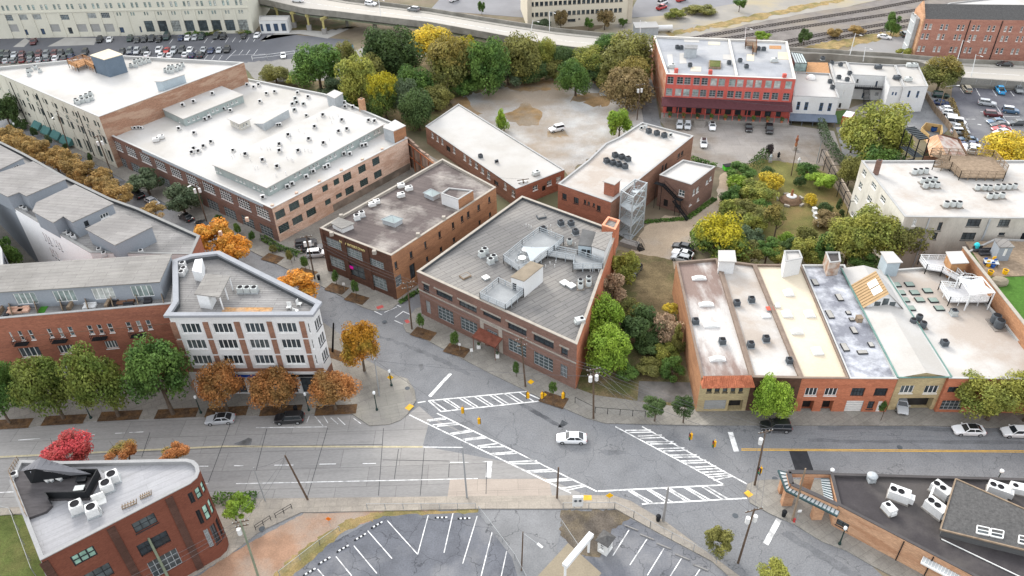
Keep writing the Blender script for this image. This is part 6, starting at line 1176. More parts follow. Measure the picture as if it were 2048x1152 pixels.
trees([(67,265,7,11,'dark',None,B_(70,276)),(98,280,7,12,'bgreen',None,B_(102,294)),(133,297,6,12,'dark',None,B_(137,310)),(179,316,6,11,'dark',None,B_(182,329)),(438,441,9,13,'green',None,B_(440,453)),(475,457,8,13,'green',None,B_(476,470)),(503,472,7,11,'green',None,B_(505,484)),(545,498,9,8,'olive',None,B_(545,506)),(579,512,7,13,'olive',None,B_(584,527)),(609,524,8,14,'green',None,B_(612,540)),(669,553,8,14,'green',None,B_(674,572)),(709,575,8,15,'green',None,B_(714,595)),(842,641,9,16,'green',None,B_(846,660)),(909,677,9,17,'green',None,B_(912,694)),(1031,737,8,14,'green',None,B_(1033,754)),(1106,777,9,14,'green',None,B_(1107,796))],'saplings in the pavement','slim young street sapling in a mulch bed, @',name='sapling',sp=4)
tree(10,226,26,42,'dark','dark bushy tree at the left edge before the cream mill',hc=5); tree(8,505,24,34,'green','green courtyard tree under the white loft wall',hc=8)
tree(40,250,14,12,'dark','low dark shrub at the left foot of the cream mill',hc=1.5,name='shrub',cat='shrub')
tree(132,902,50,26,'red','red maple rising behind the triangular building',hc=9,big=True); tree(245,905,27,21,'redgreen','red and green young maple behind the middle of the triangular roof',hc=9); tree(345,905,27,14,'redgreen','small rust and green maple behind the rounded end',hc=9)
tree(477,1014,30,27,'lime','bright green small tree by the pavement steps',base=(474,1046)); tree(1440,1083,30,30,'olive','olive round street tree on the lower right pavement',base=(1443,1112)); tree(1552,1148,30,24,'ygreen','yellow green tree at the bottom edge beside the lower right street',hc=4)
tree(1548,797,40,50,'lime','full bright green street tree before the brown brick shop',base=(1550,846),big=True); tree(1310,812,26,22,'dark','dark low tree beside the vacant lot pavement',base=(1309,843)); tree(1367,812,24,22,'dark','dark low tree before the tile roofed end shop',base=(1366,846)); tree(1765,813,8,13,'green','thin sapling in the orange leaf bed before the white door',base=(1761,842),name='sapling',sp=4)
tree(1972,786,62,52,'ygreen','large yellow green tree before the wide white hall',base=(1974,841),big=True); tree(2044,786,44,50,'ygreen','yellow green tree cut by the right edge before the white hall',base=(2046,843),big=True)
for a_ in ((1206,640,42,44,'lime','bright green tree top against the warehouse side wall',5.5),(1213,702,46,54,'lime','bright green leafy tree in the vacant lot near the pavement',4.5),(1222,582,30,33,'tan','tan seeding tree beside the warehouse wall',4),(1246,534,30,34,'ygreen','pale yellow green tree behind the warehouse corner',3.5),(1284,655,40,48,'dark','dark green overgrown thicket tree in the vacant lot',3.5),(1335,660,28,40,'tan','grey tan half bare tree beside the end shop wall',3),(1345,737,22,28,'green','vine covered shrub at the foot of the end shop wall',2),(1340,617,15,12,'yellow','small yellow bush beside the end shop wall',2),(1300,735,26,20,'olive','olive weedy bush in the middle of the vacant lot',1.2)): tree(*a_[:6],hc=a_[6],big=a_[2]>40)
for a_ in ((1437,484,56,54,'ytip','round green tree with yellow top beside the dirt drive',6),(1497,512,30,26,'olive','olive tree behind the brown brick shop roof',4),(1535,500,28,24,'green','green bush tree behind the cream roof bulkhead',3.5),(1560,512,22,18,'ygreen','yellow green bush just behind the cream roof',3),(1606,500,28,26,'ygreen','yellow green tree between the two roof bulkheads',4),(1655,500,30,28,'green','green tree behind the mottled grey roof',4),(1704,478,48,42,'ygreen','pale green spreading tree at the garden end',6.5),(1752,466,56,50,'ygreen','large yellow green tree before the white block corner',7),(1806,472,50,42,'olive','olive tree crown against the stained white block wall',7),(1725,512,34,24,'green','low green tree behind the white gable house',4)): tree(*a_[:6],hc=a_[6],big=a_[2]>45)
for a_ in ((1482,346,30,20,'green','broad green shrub at the garden top corner',2.2),(1473,368,22,18,'lime','bright green shrub beside the dirt drive',1.8),(1512,388,36,28,'ygreen','feathery yellow green shrub in the middle of the hedge',2.5),(1545,362,24,24,'yellow','tall golden flowering shrub on the lawn edge',2.2),(1494,425,34,38,'olive','tall olive shrub mass beside the lawn',2.6),(1458,424,24,26,'ygreen','pale vine draped shrub by the drive bend',2.4),(1446,452,22,22,'green','green weedy shrub at the drive side',1.8),(1500,470,28,24,'bgreen','dark blue green shrub at the hedge foot',2),(1532,345,14,12,'dark','small dark yew shrub by the statue',1.4),(1614,342,22,16,'green','green rose shrub near the car park poles',1.6),(1642,362,26,14,'lime','bright green vine shrub on the garden pergola',2.2),(1600,362,12,14,'dark','dark round shrub beside the garden path',1.4),(1620,400,13,14,'yellow','small yellow shrub beside the fountain',1.4),(1655,440,28,15,'brown','brown leaved low shrub by the hive boxes',1.4),(1616,470,20,20,'olive','olive round shrub at the lawn end',2),(1570,475,16,12,'lime','lime green low shrub at the lawn foot',1.2),(1650,415,14,10,'dark','dark sprawling shrub near the cypresses',.9)): tree(*a_[:6],hc=a_[6],name='shrub',cat='shrub',sp=4 if a_[2]<25 else None)
tree(1550,433,28,24,'oltip','open yellow leaved small tree on the garden lawn',base=(1547,480),sp=4)
tree(1540,300,8,14,'purple','narrow dark purple tree at the car park edge',base=(1540,315),sp=4); tree(1677,410,6,16,'dark','taller of the two narrow cypresses by the white block',base=(1678,426),name='cypress',sp=4); tree(1683,428,6,11,'dark','shorter of the two narrow cypresses by the white block',base=(1683,438),name='cypress',sp=4)
for a_ in ((1757,268,60,58,'ygreen','very large yellow green tree beside the steel stair',9),(1712,262,30,28,'ygreen','yellow green leaning tree over the red food truck',6),(1762,325,44,36,'green','full green tree under the large one by the steel stair',5),(1702,345,24,40,'olive','olive tree along the white block side wall',4)): tree(*a_[:6],hc=a_[6],big=True)
tree(1885,145,37,29,'oltip','round gold tipped tree at the street by the white annex',hc=5.5,big=True); tree(2014,300,52,36,'yellow','yellow tree overhanging the right car park',hc=5,big=True)
for a_ in ((550,147,30,17,'olive','low olive tree beside the pale gravel behind the factory',3),(634,135,48,44,'green','dense green tree at the left end of the tree belt',8),(690,112,22,26,'olive','olive tree top by the blue skip',7),(715,165,40,56,'ygreen','tall yellow green tree behind the factory chimney',8),(782,108,56,54,'dark','large dark green oak near the viaduct',9),(768,195,32,48,'ytip','green tree with yellow top behind the factory corner',7),(862,84,44,28,'yellow','bright yellow tree against the viaduct parapet',8),(898,130,50,60,'oltip','broad olive tree with gold top in the belt',8.5),(975,134,44,64,'green','tall fresh green tree at the gravel lot edge',8.5),(836,220,36,40,'dark','dark tree beside the long narrow shed',6),(812,195,28,34,'bgreen','shaded blue green tree behind the lift house',6),(1040,118,42,48,'olive','olive brown tree beside the fresh green one',7.5),(1088,108,24,30,'ygreen','yellow green tree beside the viaduct bend',6.5),(1128,118,26,24,'dark','dark tree in the shade by the viaduct',5),(1183,118,36,24,'ygreen','yellow green tree along the viaduct foot',6.5),(1218,92,30,22,'green','green tree just below the viaduct street lamps',7.5),(1252,112,54,44,'olive','broad olive tree left of the red building',8),(1256,178,44,46,'brown','brownish tree beside the grey alley',6)): tree(*a_[:6],hc=a_[6],big=True)
tree(1149,155,38,37,'green','round green tree standing alone on the gravel lot',base=(1151,192),big=True); tree(1236,246,28,30,'lime','bright yellow green tree at the white roof corner',base=(1238,276)); tree(1005,241,14,22,'lime','small bright green tree beside the long shed',base=(1008,262))
for a_ in ((1610,73,14,14,'dark','dark round tree beside the railway ballast',3),(1668,66,14,9,'ochre','ochre bush on the railway bank',1.5),(1712,61,16,9,'ochre','larger ochre bush on the railway bank near the tracks',1.5),(1787,48,15,20,'green','green tree beside the brick apartment car park',4),(1525,72,16,7,'lime','lime bush showing over the red building roof',2),(1122,38,13,16,'brown','brownish tree before the office block',4),(1210,38,18,17,'brown','bare grey brown tree before the office block',4),(1178,46,9,10,'green','green bush before the office block',3),(1246,44,9,7,'green','green bush at the office block corner',2),(1085,48,16,8,'bgreen','grey green hedge bush at the office foot',2),(1480,8,12,9,'green','green tree beyond the gravel yard',3),(1400,18,30,7,'olive','olive hedge bank at the far car park',1.5),(963,14,7,11,'green','small green tree in the far car park',3),(1350,28,20,8,'ygreen','yellow green bank bush beyond the yard',1.5),(1808,105,14,7,'ygreen','yellow green bush at the brick apartment wall',2)): tree(*a_[:6],hc=a_[6])
for k,(x,y) in enumerate(((880,505),(985,500),(1080,505),(1170,508),(1290,480),(1690,470),(1790,485))):
    px=z8_(x,y); tree(px[0],px[1],7 if k not in (4,5) else 13,4,'green' if k not in (4,5) else 'olive',ordn(k,7)+' of the low shrubs along the cream mill windows',hc=.8,name='shrub',cat='shrub',group='shrubs along the mill',sp=7)
for a_ in ((598,158,24,18,'ygreen','pale bush between the mill gravel and the tree belt',2),(660,175,26,24,'bgreen','blue green undergrowth at the left foot of the belt',3),(690,205,28,26,'green','green undergrowth below the tall yellow green tree',3),(742,228,26,24,'dark','dark undergrowth behind the brick chimney',3),(745,150,30,34,'olive','olive tree filling the middle of the belt',6),(830,165,40,40,'green','green tree under the large dark oak',5),(930,110,30,40,'ytip','yellow topped tree between olive and fresh green ones',7.5),(872,195,34,24,'olive','olive undergrowth at the back of the long shed',3),(935,172,30,20,'green','green undergrowth under the broad olive tree',3),(1015,152,30,26,'bgreen','shaded undergrowth right of the fresh green tree',3),(1068,145,34,22,'dark','dark undergrowth under the olive brown tree',3),(1110,140,24,20,'olive','olive undergrowth near the lone round tree',3),(1195,142,30,24,'dark','dark undergrowth behind the lone round tree',4),(1225,150,30,30,'olive','olive tree between the lone tree and the alley',5),(1268,150,36,34,'oltip','gold topped tree beside the red building corner',7),(1415,470,30,26,'lime','lime lower skirt of the yellow topped tree',2.5),(1470,500,26,22,'green','green bush between the yellow topped tree and roofs',2.5),(1580,498,20,20,'dark','dark bush in the gap between the bulkheads',3),(1632,518,24,18,'ygreen','pale bush behind the mottled roof edge',2.5),(1525,420,24,26,'green','green shrub on the lawn side of the hedge',2),(1505,445,26,24,'ygreen','yellow green shrub low in the hedge',2),(1470,395,26,24,'green','green shrub beside the tan drive',2),(1300,690,30,28,'dark','dark bramble thicket below the thicket tree',1.5),(1262,620,26,26,'olive','olive bramble beside the tan seeding tree',2),(1330,705,26,24,'ygreen','pale bramble by the end shop wall',1.5),(1358,680,14,26,'olive','olive vine climbing the end shop wall',3),(1255,745,22,16,'green','green weeds near the vacant lot pole',1)): tree(*a_[:6],hc=a_[6],big=a_[2]>30)
# long hedges
def hedge(pts,w,h,leaf,label,step=.9):
    q=[G2(*p) for p in pts]; c=sum(q,Vector((0,0)))/len(q); rg=random.Random(len(label)); mb=MB()
    for k in range(len(q)-1):
        d=q[k+1]-q[k]; n=Vector((-d.y,d.x)).normalized()
        for j in range(int(d.length*55)):
            t=rg.random(); o=rg.uniform(-1,1); z=h*(1-.35*o*o)*rg.choice((1,1,.9,.7,.45,.2)); p=q[k]+d*t+n*(o*w/2); p=Vector((p.x-c.x,p.y-c.y,z+rg.uniform(-.1,.12))); a=Vector((rg.uniform(-1,1),rg.uniform(-1,1),rg.uniform(-.6,.6))).normalized(); b=a.cross(Vector((rg.uniform(-1,1),rg.uniform(-1,1),rg.uniform(-1,1)))).normalized(); s=rg.uniform(.14,.3)
            mb.face([p-a*s,p+b*s*.7,p+a*s,p-b*s*.7])
    o=mb.build('hedge',LM[leaf]); o.location=(c.x,c.y,0); return tag(o,label,'hedge')
hedge([(1640,250),(1652,285),(1672,318),(1690,335)],2.4,2.2,'bgreen','ivy covered hedge fence between concrete lot and asphalt drive'); hedge([(1505,338),(1535,310)],3.2,2.2,'dark','clipped dark hedge at the edge of the worn car park'); hedge([(1384,320),(1410,330),(1432,336)],1.4,1.2,'green','low green hedge behind the brick annex'); hedge([(425,1000),(470,1002),(515,1000)],2.4,.9,'green','green clipped hedge strip by the rounded brick end')
hedge([(1288,445),(1375,438),(1430,398)],1.4,.35,'green','strip of weeds round the foot of the brick annex'); hedge([(1900,205),(1912,240),(1935,290)],1.6,1.6,'brown','dry brown vine hedge along the right car park fence'); hedge([(525,478),(560,500),(600,512)],1.6,1.0,'green','green hedge before the small factory yard'); hedge([(800,607),(830,588),(850,575)],.9,.6,'green','weedy strip along the side wall at the alley')
# ================================================================ vehicles
m_tyre=M('tyre_rubber',(.018,.018,.019),v=.1,r=.8); m_rim=M('alloy_rim',(.42,.43,.44),v=.08,metal=.6,r=.35); m_cglass=M('car_glass',(.018,.022,.026),v=.1,r=.08,spec=.6); m_lamp=M('headlamp_glass',(.6,.62,.62),v=.05,r=.2); m_tail=M('tail_lamp',(.35,.02,.02),v=.1,r=.3)
PAINT={}
def paintm(c):
    if c in PAINT: return PAINT[c]
    rgb={'white': (.72,.73,.74),'silver': (.40,.42,.44),'grey': (.17,.185,.195),'black': (.014,.015,.017),'dark grey': (.05,.055,.06),'red': (.42,.03,.028),'maroon': (.10,.02,.025),'navy blue': (.02,.035,.10),'blue': (.03,.10,.22),'bright blue': (.03,.30,.58),'dark green': (.02,.045,.04),'tan': (.30,.27,.2),'slate blue': (.06,.12,.20)}[c]
    m=M('paint_'+c.replace(' ','_'),rgb,v=.04,r=.28,spec=.5,fine=0); m.node_tree.nodes['Principled BSDF'].inputs['Coat Weight'].default_value=.6; PAINT[c]=m; return m
KIND={  # length, half width, belt height, roof height, body stations, cabin base x, cabin roof x
 'sedan': (4.7,.92,.93,1.44,(-1.85,.95),(-1.05,.30)),'hatchback': (4.3,.90,.97,1.52,(-2.0,.95),(-1.55,.30)),'suv': (4.75,.96,1.10,1.74,(-2.22,.95),(-1.98,.38)),'coupe': (4.6,.94,.90,1.36,(-1.95,.75),(-.95,.05)),
 'pickup': (5.5,.98,1.10,1.82,(-.55,1.35),(-.40,.75)),'van': (5.2,1.0,1.15,2.15,(-2.45,1.75),(-2.4,1.25)),'jeep': (4.3,.94,1.15,1.85,(-2.0,.65),(-1.95,.45)),'wagon': (4.8,.93,.98,1.5,(-2.2,.95),(-1.9,.3))}
def car_parts(kind):
    L,w,zb,zr,cb,cr=KIND[kind]; h=L/2; box=kind in ('jeep','van','pickup','suv'); zl=.3 if box else .2
    st=[(-h,w*.80,zl+.16,zb*.82),(-h+.12,w*.93,zl,zb*.97),(-h+.55,w,zl,zb),(cb[0]+.1,w,zl,zb+.01),(0,w,zl,zb),(cb[1]-.05,w,zl,zb),(h*.62,w*.99,zl,zb*(.97 if box else .93)),(h-.35,w*.94,zl,zb*(.9 if box else .80)),(h-.08,w*.84,zl+.06,zb*(.82 if box else .70)),(h,w*.72,zl+.16,zb*.6)]
    if kind=='van': st=st[:6]+[(h*.8,w,zl,zb),(h-.2,w*.95,zl,zb*.9),(h,w*.85,zl+.1,zb*.7)]
    b=MB(); ring=lambda x,q,z0,z1: [(x,-q*.93,z0),(x,-q,z0+(z1-z0)*.45),(x,-q*.97,z1-.10),(x,-q*.88,z1),(x,q*.88,z1),(x,q*.97,z1-.10),(x,q,z0+(z1-z0)*.45),(x,q*.93,z0)]
    rs=[ring(*s) for s in st]; i=0
    for r in rs: b.v+=r
    for k in range(len(rs)-1):
        for j in range(8): a=k*8; b.f.append((a+j,a+(j+1)%8,a+8+(j+1)%8,a+8+j)); b.m.append(0)
    b.f.append(tuple(range(8))[::-1]); b.m.append(0); a=(len(rs)-1)*8; b.f.append(tuple(range(a,a+8))); b.m.append(0)
    wr,wb=w*.70,w*.885; g=MB(); A=[(cb[0],-wb,zb-.01),(cb[1],-wb,zb-.01),(cb[1],wb,zb-.01),(cb[0],wb,zb-.01)]; T=[(cr[0],-wr,zr-.05),(cr[1],-wr,zr-.05),(cr[1],wr,zr-.05),(cr[0],wr,zr-.05)]
    for k in range(4): g.face([A[k],A[(k+1)%4],T[(k+1)%4],T[k]])
    V3=lambda p: Vector(p); e=.012
    for k in range(4): b.bar(V3(A[k]),V3(T[k]),.09,.07)
    if kind not in ('coupe','pickup','jeep'):
        for s in (0,1):
            p=V3(A[0] if s==0 else A[3]).lerp(V3(A[1] if s==0 else A[2]),.47); q=V3(T[0] if s==0 else T[3]).lerp(V3(T[1] if s==0 else T[2]),.45); b.bar(p,q,.09,.05)
    q=[(cr[0]-.06,-wr-.03),(cr[1]+.08,-wr-.03),(cr[1]+.08,wr+.03),(cr[0]-.06,wr+.03)]; rf=MB(); i=len(b.v); mid=[(x*.93+.03*(cr[0]+cr[1]),y*.9,zr) for x,y in q]; lo=[(x,y,zr-.07) for x,y in q]
    for k in range(4): b.face([lo[k],lo[(k+1)%4],mid[(k+1)%4],mid[k]])
    b.face(mid)
    if kind=='pickup':
        b.box(-h+.15,-w*.8,zb+.004,cb[0]-.08,w*.8,zb+.012,1)
        for s in (-1,1): b.box(-h+.1,s*w*.86-.05,zb,cb[0],s*w*.86+.05,zb+.16,0)
        b.box(-h+.06,-w*.86,zb,-h+.14,w*.86,zb+.16,0)
    for s in (-1,1): b.box(cb[1]-.25,s*(w+.1)-.09,zb+.02,cb[1]-.1,s*(w+.1)+.09,zb+.17,0)
    b.box(h-.03,-w*.45,zl+.2,h+.02,w*.45,zb*.52,1)
    if kind=='jeep': b.tube((-h-.02,0,.95),(-h-.22,0,.95),.36,n=12,mi=1)
    r=.36 if box else .33; ty=MB(); rm=MB(); ty.tube((0,-.12,0),(0,.12,0),r,n=16); rm.tube((0,-.13,0),(0,.13,0),r*.62,n=12)
    lp=MB(); lp.box(-.05,-.2,-.07,.03,.2,.07); tl=MB(); tl.box(-.03,-.17,-.09,.05,.17,.09)
    return dict(body=b.mesh('body',[PAINT['_'],m_black]),glass=g.mesh('window',m_cglass),tyre=ty.mesh('tyre',m_tyre),rim=rm.mesh('rim',m_rim),head=lp.mesh('headlight',m_lamp),tail=tl.mesh('taillight',m_tail),h=h,w=w,r=r,zb=zb)
PAINT['_']=M('paint_base',(.3,.3,.3)); CP={k: car_parts(k) for k in KIND}
def one_mesh(kind):
    P=CP[kind]; g=MB()
    def add(me,mi,T):
        o=len(g.v); g.v+=[tuple(T @ v.co) for v in me.vertices]
        for p in me.polygons: g.f.append(tuple(o+i for i in p.vertices)); g.m.append(mi if mi else (0 if p.material_index==0 else 2))
    add(P['body'],0,Matrix()); add(P['glass'],1,Matrix())
    for sx in (-1,1):
        for sy in (-1,1): T=Matrix.Translation((sx*P['h']*.62,sy*(P['w']-.1),P['r'])); add(P['tyre'],2,T)
        add(P['head'],3,Matrix.Translation((P['h']-.06,sx*P['w']*.62,P['zb']*.62))); add(P['tail'],4,Matrix.Translation((-P['h']+.01,sx*P['w']*.68,P['zb']*.75)))
    return g.mesh(kind,[PAINT['_'],m_cglass,m_tyre,m_lamp,m_tail])
OM={}
def car(x,y,fx,fy,kind,col,label,z=0.0,near=True,group=None,top=None,name=None):
    """a vehicle whose middle stands at a pixel; (fx, fy) is a pixel towards its front"""
    p,q=G2(x,y,z),G2(fx,fy,z); a=math.atan2(q.y-p.y,q.x-p.x); nm=name or {'suv': 'parked_suv','pickup': 'pickup_truck','van': 'parked_van','jeep': 'jeep'}.get(kind,'parked_car')
    if kind=='jeep': nm='off_road_car'
    cat={'pickup': 'pickup truck','van': 'van','suv': 'car'}.get(kind,'car'); P=CP[kind]
    if not near:
        if kind not in OM: OM[kind]=one_mesh(kind)
        o=bpy.data.objects.new(nm,OM[kind]); COL.objects.link(o); o.location=(p.x,p.y,z); o.rotation_euler=(0,0,a); o.material_slots[0].link='OBJECT'; o.material_slots[0].material=paintm(col); return tag(o,label,cat,group)
    o=thing(nm,label,cat,(p.x,p.y,z),a,group); b=put('body',P['body'],o); b.material_slots[0].link='OBJECT'; b.material_slots[0].material=paintm(col); put('window',P['glass'],o)
    if top:
        mb=MB(); L,w,zb,zr,cb,cr=KIND[kind]; mb.box(cr[0]+.02,-w*.6,zr+.003,cr[1]-.02,w*.6,zr+.015); mb.build('roof_panel',paintm(top),o)
    for sx in (-1,1):
        for sy in (-1,1): t=put('wheel',P['tyre'],o,Matrix.Translation((sx*P['h']*.62,sy*(P['w']-.1),P['r']))); put('rim',P['rim'],t)
        put('headlight',P['head'],o,Matrix.Translation((P['h']-.06,sx*P['w']*.62,P['zb']*.62))); put('taillight',P['tail'],o,Matrix.Translation((-P['h']+.01,sx*P['w']*.68,P['zb']*.75)))
    return o
car(1143,881,1100,880,'sedan','white','white sedan driving through the middle of the crossing',name='white_car')
car(442,843,400,846,'sedan','silver','grey sedan with a black roof parked by the left pavement',top='black'); car(580,842,540,844,'suv','black','black hatchback parked before the white trimmed corner building')
car(1935,865,1890,864,'sedan','white','white sedan with a black roof parked before the white hall',top='black'); car(2030,869,1990,868,'hatchback','white','white car with dark bonnet cut by the right edge of the street'); car(1550,858,1500,857,'suv','black','black car parked under the bright green street tree'); car(1801,812,1806,840,'sedan','silver','silver car standing in the drive-through of the cream house',z=.14)
car(306,407,330,420,'sedan','silver','silver sedan parked on the slanting street among ochre trees'); car(276,393,255,380,'suv','black','black off-road wagon parked on the slanting street'); car(373,438,350,425,'sedan','black','upper of two black sedans parked by the factory pavement'); car(407,453,385,440,'sedan','black','lower of two black sedans parked by the factory pavement'); car(245,377,230,366,'suv','dark grey','dark car half hidden behind the ochre street trees'); car(58,288,80,300,'sedan','black','dark car between ochre trees before the green awnings',z=.0)
car(613,491,640,487,'suv','dark grey','dark grey car in the small yard beside the factory',z=.14); car(627,500,650,497,'wagon','black','black car in the middle of the three in the factory yard',z=.14); car(636,512,660,510,'suv','silver','silver roofed car nearest the street in the factory yard',z=.14)
car(1366,498,1340,492,'sedan','black','black car parked by the yellow topped tree',z=.05); car(1365,511,1340,505,'coupe','white','white car with dark stripe parked behind the end shop',z=.05); car(1362,521,1338,515,'hatchback','silver','silver car hidden by the end shop corner',z=.05); car(1270,545,1262,555,'hatchback','dark grey','dark car peeping out behind the warehouse corner',z=.05)
car(1113,262,1085,268,'jeep','white','white off-road car with a black top on the gravel lot',z=.03)
car(1359,254,1357,275,'hatchback','silver','left silver car of the pair beside the dock steps',z=.04); car(1375,255,1374,275,'hatchback','silver','right silver car of the pair beside the dock steps',z=.04); car(1424,256,1426,275,'sedan','white','white car with a black roof before the red building',z=.04,top='black'); car(1497,259,1499,280,'coupe','black','black sports car before the red building',z=.04); car(1538,262,1540,284,'pickup','black','black pickup before the red building',z=.04); car(1407,291,1408,320,'hatchback','white','small white car standing alone on the worn concrete lot',z=.04,top='black')
car(1768,77,1790,80,'sedan','white','white car in the small railway car park',z=.05); car(1807,72,1800,65,'suv','dark green','dark green car beside the brick apartment bay',z=.05); car(2008,132,1985,131,'sedan','black','black sedan driving past the rose brick apartments',z=1.75)
car(596,4,570,2,'suv','white','white car at the left end of the viaduct',z=7.03); car(742,11,770,14,'suv','white','white car driving along the middle of the viaduct',z=6.9); car(827,22,800,19,'suv','grey','grey car driving along the viaduct',z=6.65)
car(567,114,568,130,'sedan','white','white car by the white fence of the mill car park',z=.03); car(515,74,508,82,'sedan','white','white car beside the storage block',z=.03,near=False)
# right car park
Q=lambda x,y: z6(x,y)
for x,y,fx,fy,k,c,l in ((605,230,560,170,'suv','tan','tan and black car in the top row of the right car park'),(1085,245,1040,180,'pickup','bright blue','bright blue pickup in the top row of the right car park'),(1345,230,1390,300,'pickup','grey','grey green pickup in the top row of the right car park'),(900,435,1010,450,'suv','silver','silver grey car in the middle of the right car park'),(985,595,1100,605,'suv','maroon','maroon car in the middle of the right car park'),(1240,545,1360,560,'jeep','slate blue','slate blue off-road car with a white top'),(1025,695,900,700,'sedan','slate blue','slate blue sedan below the maroon car'),(1080,745,960,745,'sedan','dark grey','dark grey sedan in the middle row of the right car park'),(1095,800,980,800,'coupe','red','red sports car in the right car park'),(1110,850,1030,860,'sedan','white','white car under the yellow tree'),(1330,715,1210,715,'sedan','dark grey','dark grey sedan at the right edge of the car park'),
                          (335,515,450,520,'sedan','white','topmost white car beside the vine hedge'),(365,575,450,585,'hatchback','white','second white car beside the vine hedge'),(430,660,520,670,'suv','white','boxy white car beside the vine hedge'),(455,720,540,730,'van','white','white van beside the vine hedge'),(490,780,580,785,'sedan','silver','silver car by the leaning lamp pole'),(510,850,610,855,'suv','silver','silver suv by the leaning lamp pole'),(630,960,540,950,'sedan','slate blue','bluish car behind the rusty shed'),(650,1025,560,1010,'sedan','navy blue','navy blue car behind the rusty shed'),(665,1080,580,1060,'suv','white','white car behind the rusty shed'),(690,1130,610,1120,'pickup','white','white pickup at the corner of the rusty shed'),(1170,1090,1260,1095,'sedan','white','white car seen through the yellow tree'),(250,430,360,440,'sedan','navy blue','dark blue car in the shadow beside the drive fence'),(230,320,340,330,'suv','dark green','dark green car in the shade by the drive fence')):
    a,b=Q(x,y),Q(fx,fy); car(a[0],a[1],b[0],b[1],k,c,l,z=.045,near=y<900 and x>500,top='white' if k=='jeep' else None)
# mill car park: three rows
rows=[]
for x,y,k,c in ((1520,630,'suv','black'),(1670,625,'sedan','white'),(1980,615,'suv','dark green'),(520,660,'pickup','maroon')): rows.append((z7_(x,y),k,c,0))
for x,y,k,c in ((115,630,'sedan','dark grey'),(225,622,'suv','dark grey'),(337,615,'suv','dark grey'),(447,622,'sedan','black'),(567,588,'van','dark green'),(778,600,'sedan','navy blue'),(880,600,'sedan','white'),(988,597,'hatchback','silver'),(1095,585,'suv','dark green'),(1312,575,'suv','dark grey'),(1420,580,'suv','black'),(1732,572,'sedan','black')): rows.append((z8_(x,y),k,c,0))
for x,y,k,c in ((40,850,'suv','dark green'),(120,855,'suv','dark grey'),(225,855,'sedan','silver'),(340,850,'hatchback','maroon'),(470,855,'sedan','dark green'),(600,850,'suv','maroon'),(710,850,'suv','grey'),(835,845,'suv','maroon'),(930,840,'suv','dark grey'),(1060,830,'suv','dark green'),(1300,820,'suv','black'),(1860,800,'sedan','dark grey'),(1980,800,'suv','grey')): rows.append((z7_(x,y),k,c,1))
for x,y,k,c in ((20,800,'sedan','navy blue'),(110,805,'suv','silver'),(230,800,'suv','dark grey'),(450,785,'pickup','white'),(565,790,'sedan','red'),(672,795,'suv','silver'),(795,785,'suv','dark grey'),(915,780,'sedan','white'),(1120,780,'sedan','silver'),(1235,790,'sedan','navy blue'),(1360,785,'sedan','silver'),(1480,780,'suv','black')): rows.append((z8_(x,y),k,c,1))
for x,y,k,c in ((0,945,'suv','dark grey'),(100,945,'sedan','silver'),(220,945,'suv','grey'),(350,935,'sedan','maroon'),(470,930,'sedan','grey'),(600,930,'sedan','silver'),(730,915,'suv','grey'),(850,905,'sedan','white'),(985,900,'sedan','dark grey'),(1090,880,'sedan','navy blue')): rows.append((z7_(x,y),k,c,2))
for x,y,k,c in ((270,845,'sedan','white'),(480,865,'sedan','white'),(610,862,'sedan','white'),(845,850,'sedan','white'),(945,860,'sedan','navy blue'),(1080,858,'suv','dark grey')): rows.append((z8_(x,y),k,c,2))
for r,nm in ((0,'row by the cream mill'),(1,'middle row'),(2,'row by the lofts')):
    rr=sorted([q for q in rows if q[3]==r],key=lambda q: q[0][0])
    for j,((x,y),k,c,_r) in enumerate(rr): car(x,y,x-(4 if r<2 else-4),y+(7 if r<2 else-7),k,c,'%s %s, %s, mill car park, %s'%(c,{'suv': 'suv','sedan': 'car'}.get(k,k),nm,ordn(j,len(rr))),z=.025,near=False,group='cars in the mill car park')
for x,y,k,c,l in ((1323,18,'pickup','red','red pickup in the far car park beyond the yard'),(1362,2,'van','red','bright red truck at the top edge of the far car park'),(1325,8,'van','white','white trailer in the far car park'),(908,2,'van','white','white van at the top edge beyond the viaduct')): car(x,y,x+8,y-3,k,c,l,z=.04,near=False)
# food truck half hidden by the tree
for x,y,fx,fy,l in ((1706,275,1698,262,'red and white food truck nose under the large tree'),(1694,246,1704,232,'red and white food truck standing beside the ivy hedge')):
    p,q=G2(x,y,.05),G2(fx,fy,.05); a=math.atan2(q.y-p.y,q.x-p.x); o=thing('food_truck',l,'truck',(p.x,p.y,.05),a); mb=MB(); mb.box(-2.8,-1.1,.5,1.3,1.1,2.9,0,top=1); mb.build('box_body',[paintm('red'),paintm('white')],o); mb=MB(); mb.box(1.302,-1.0,.5,2.7,1.0,1.5,0); mb.box(1.304,-.95,1.502,2.0,.95,2.3,1); mb.build('cab',[paintm('red'),m_cglass],o); mb=MB(); mb.box(-1.8,1.102,1.3,.6,1.14,2.3); mb.build('serving_hatch',paintm('white'),o)
    for sx in (-1.8,1.9):
        for sy in (-1,1): t=put('wheel',CP['van']['tyre'],o,Matrix.Translation((sx,sy,.4))); put('rim',CP['van']['rim'],t)
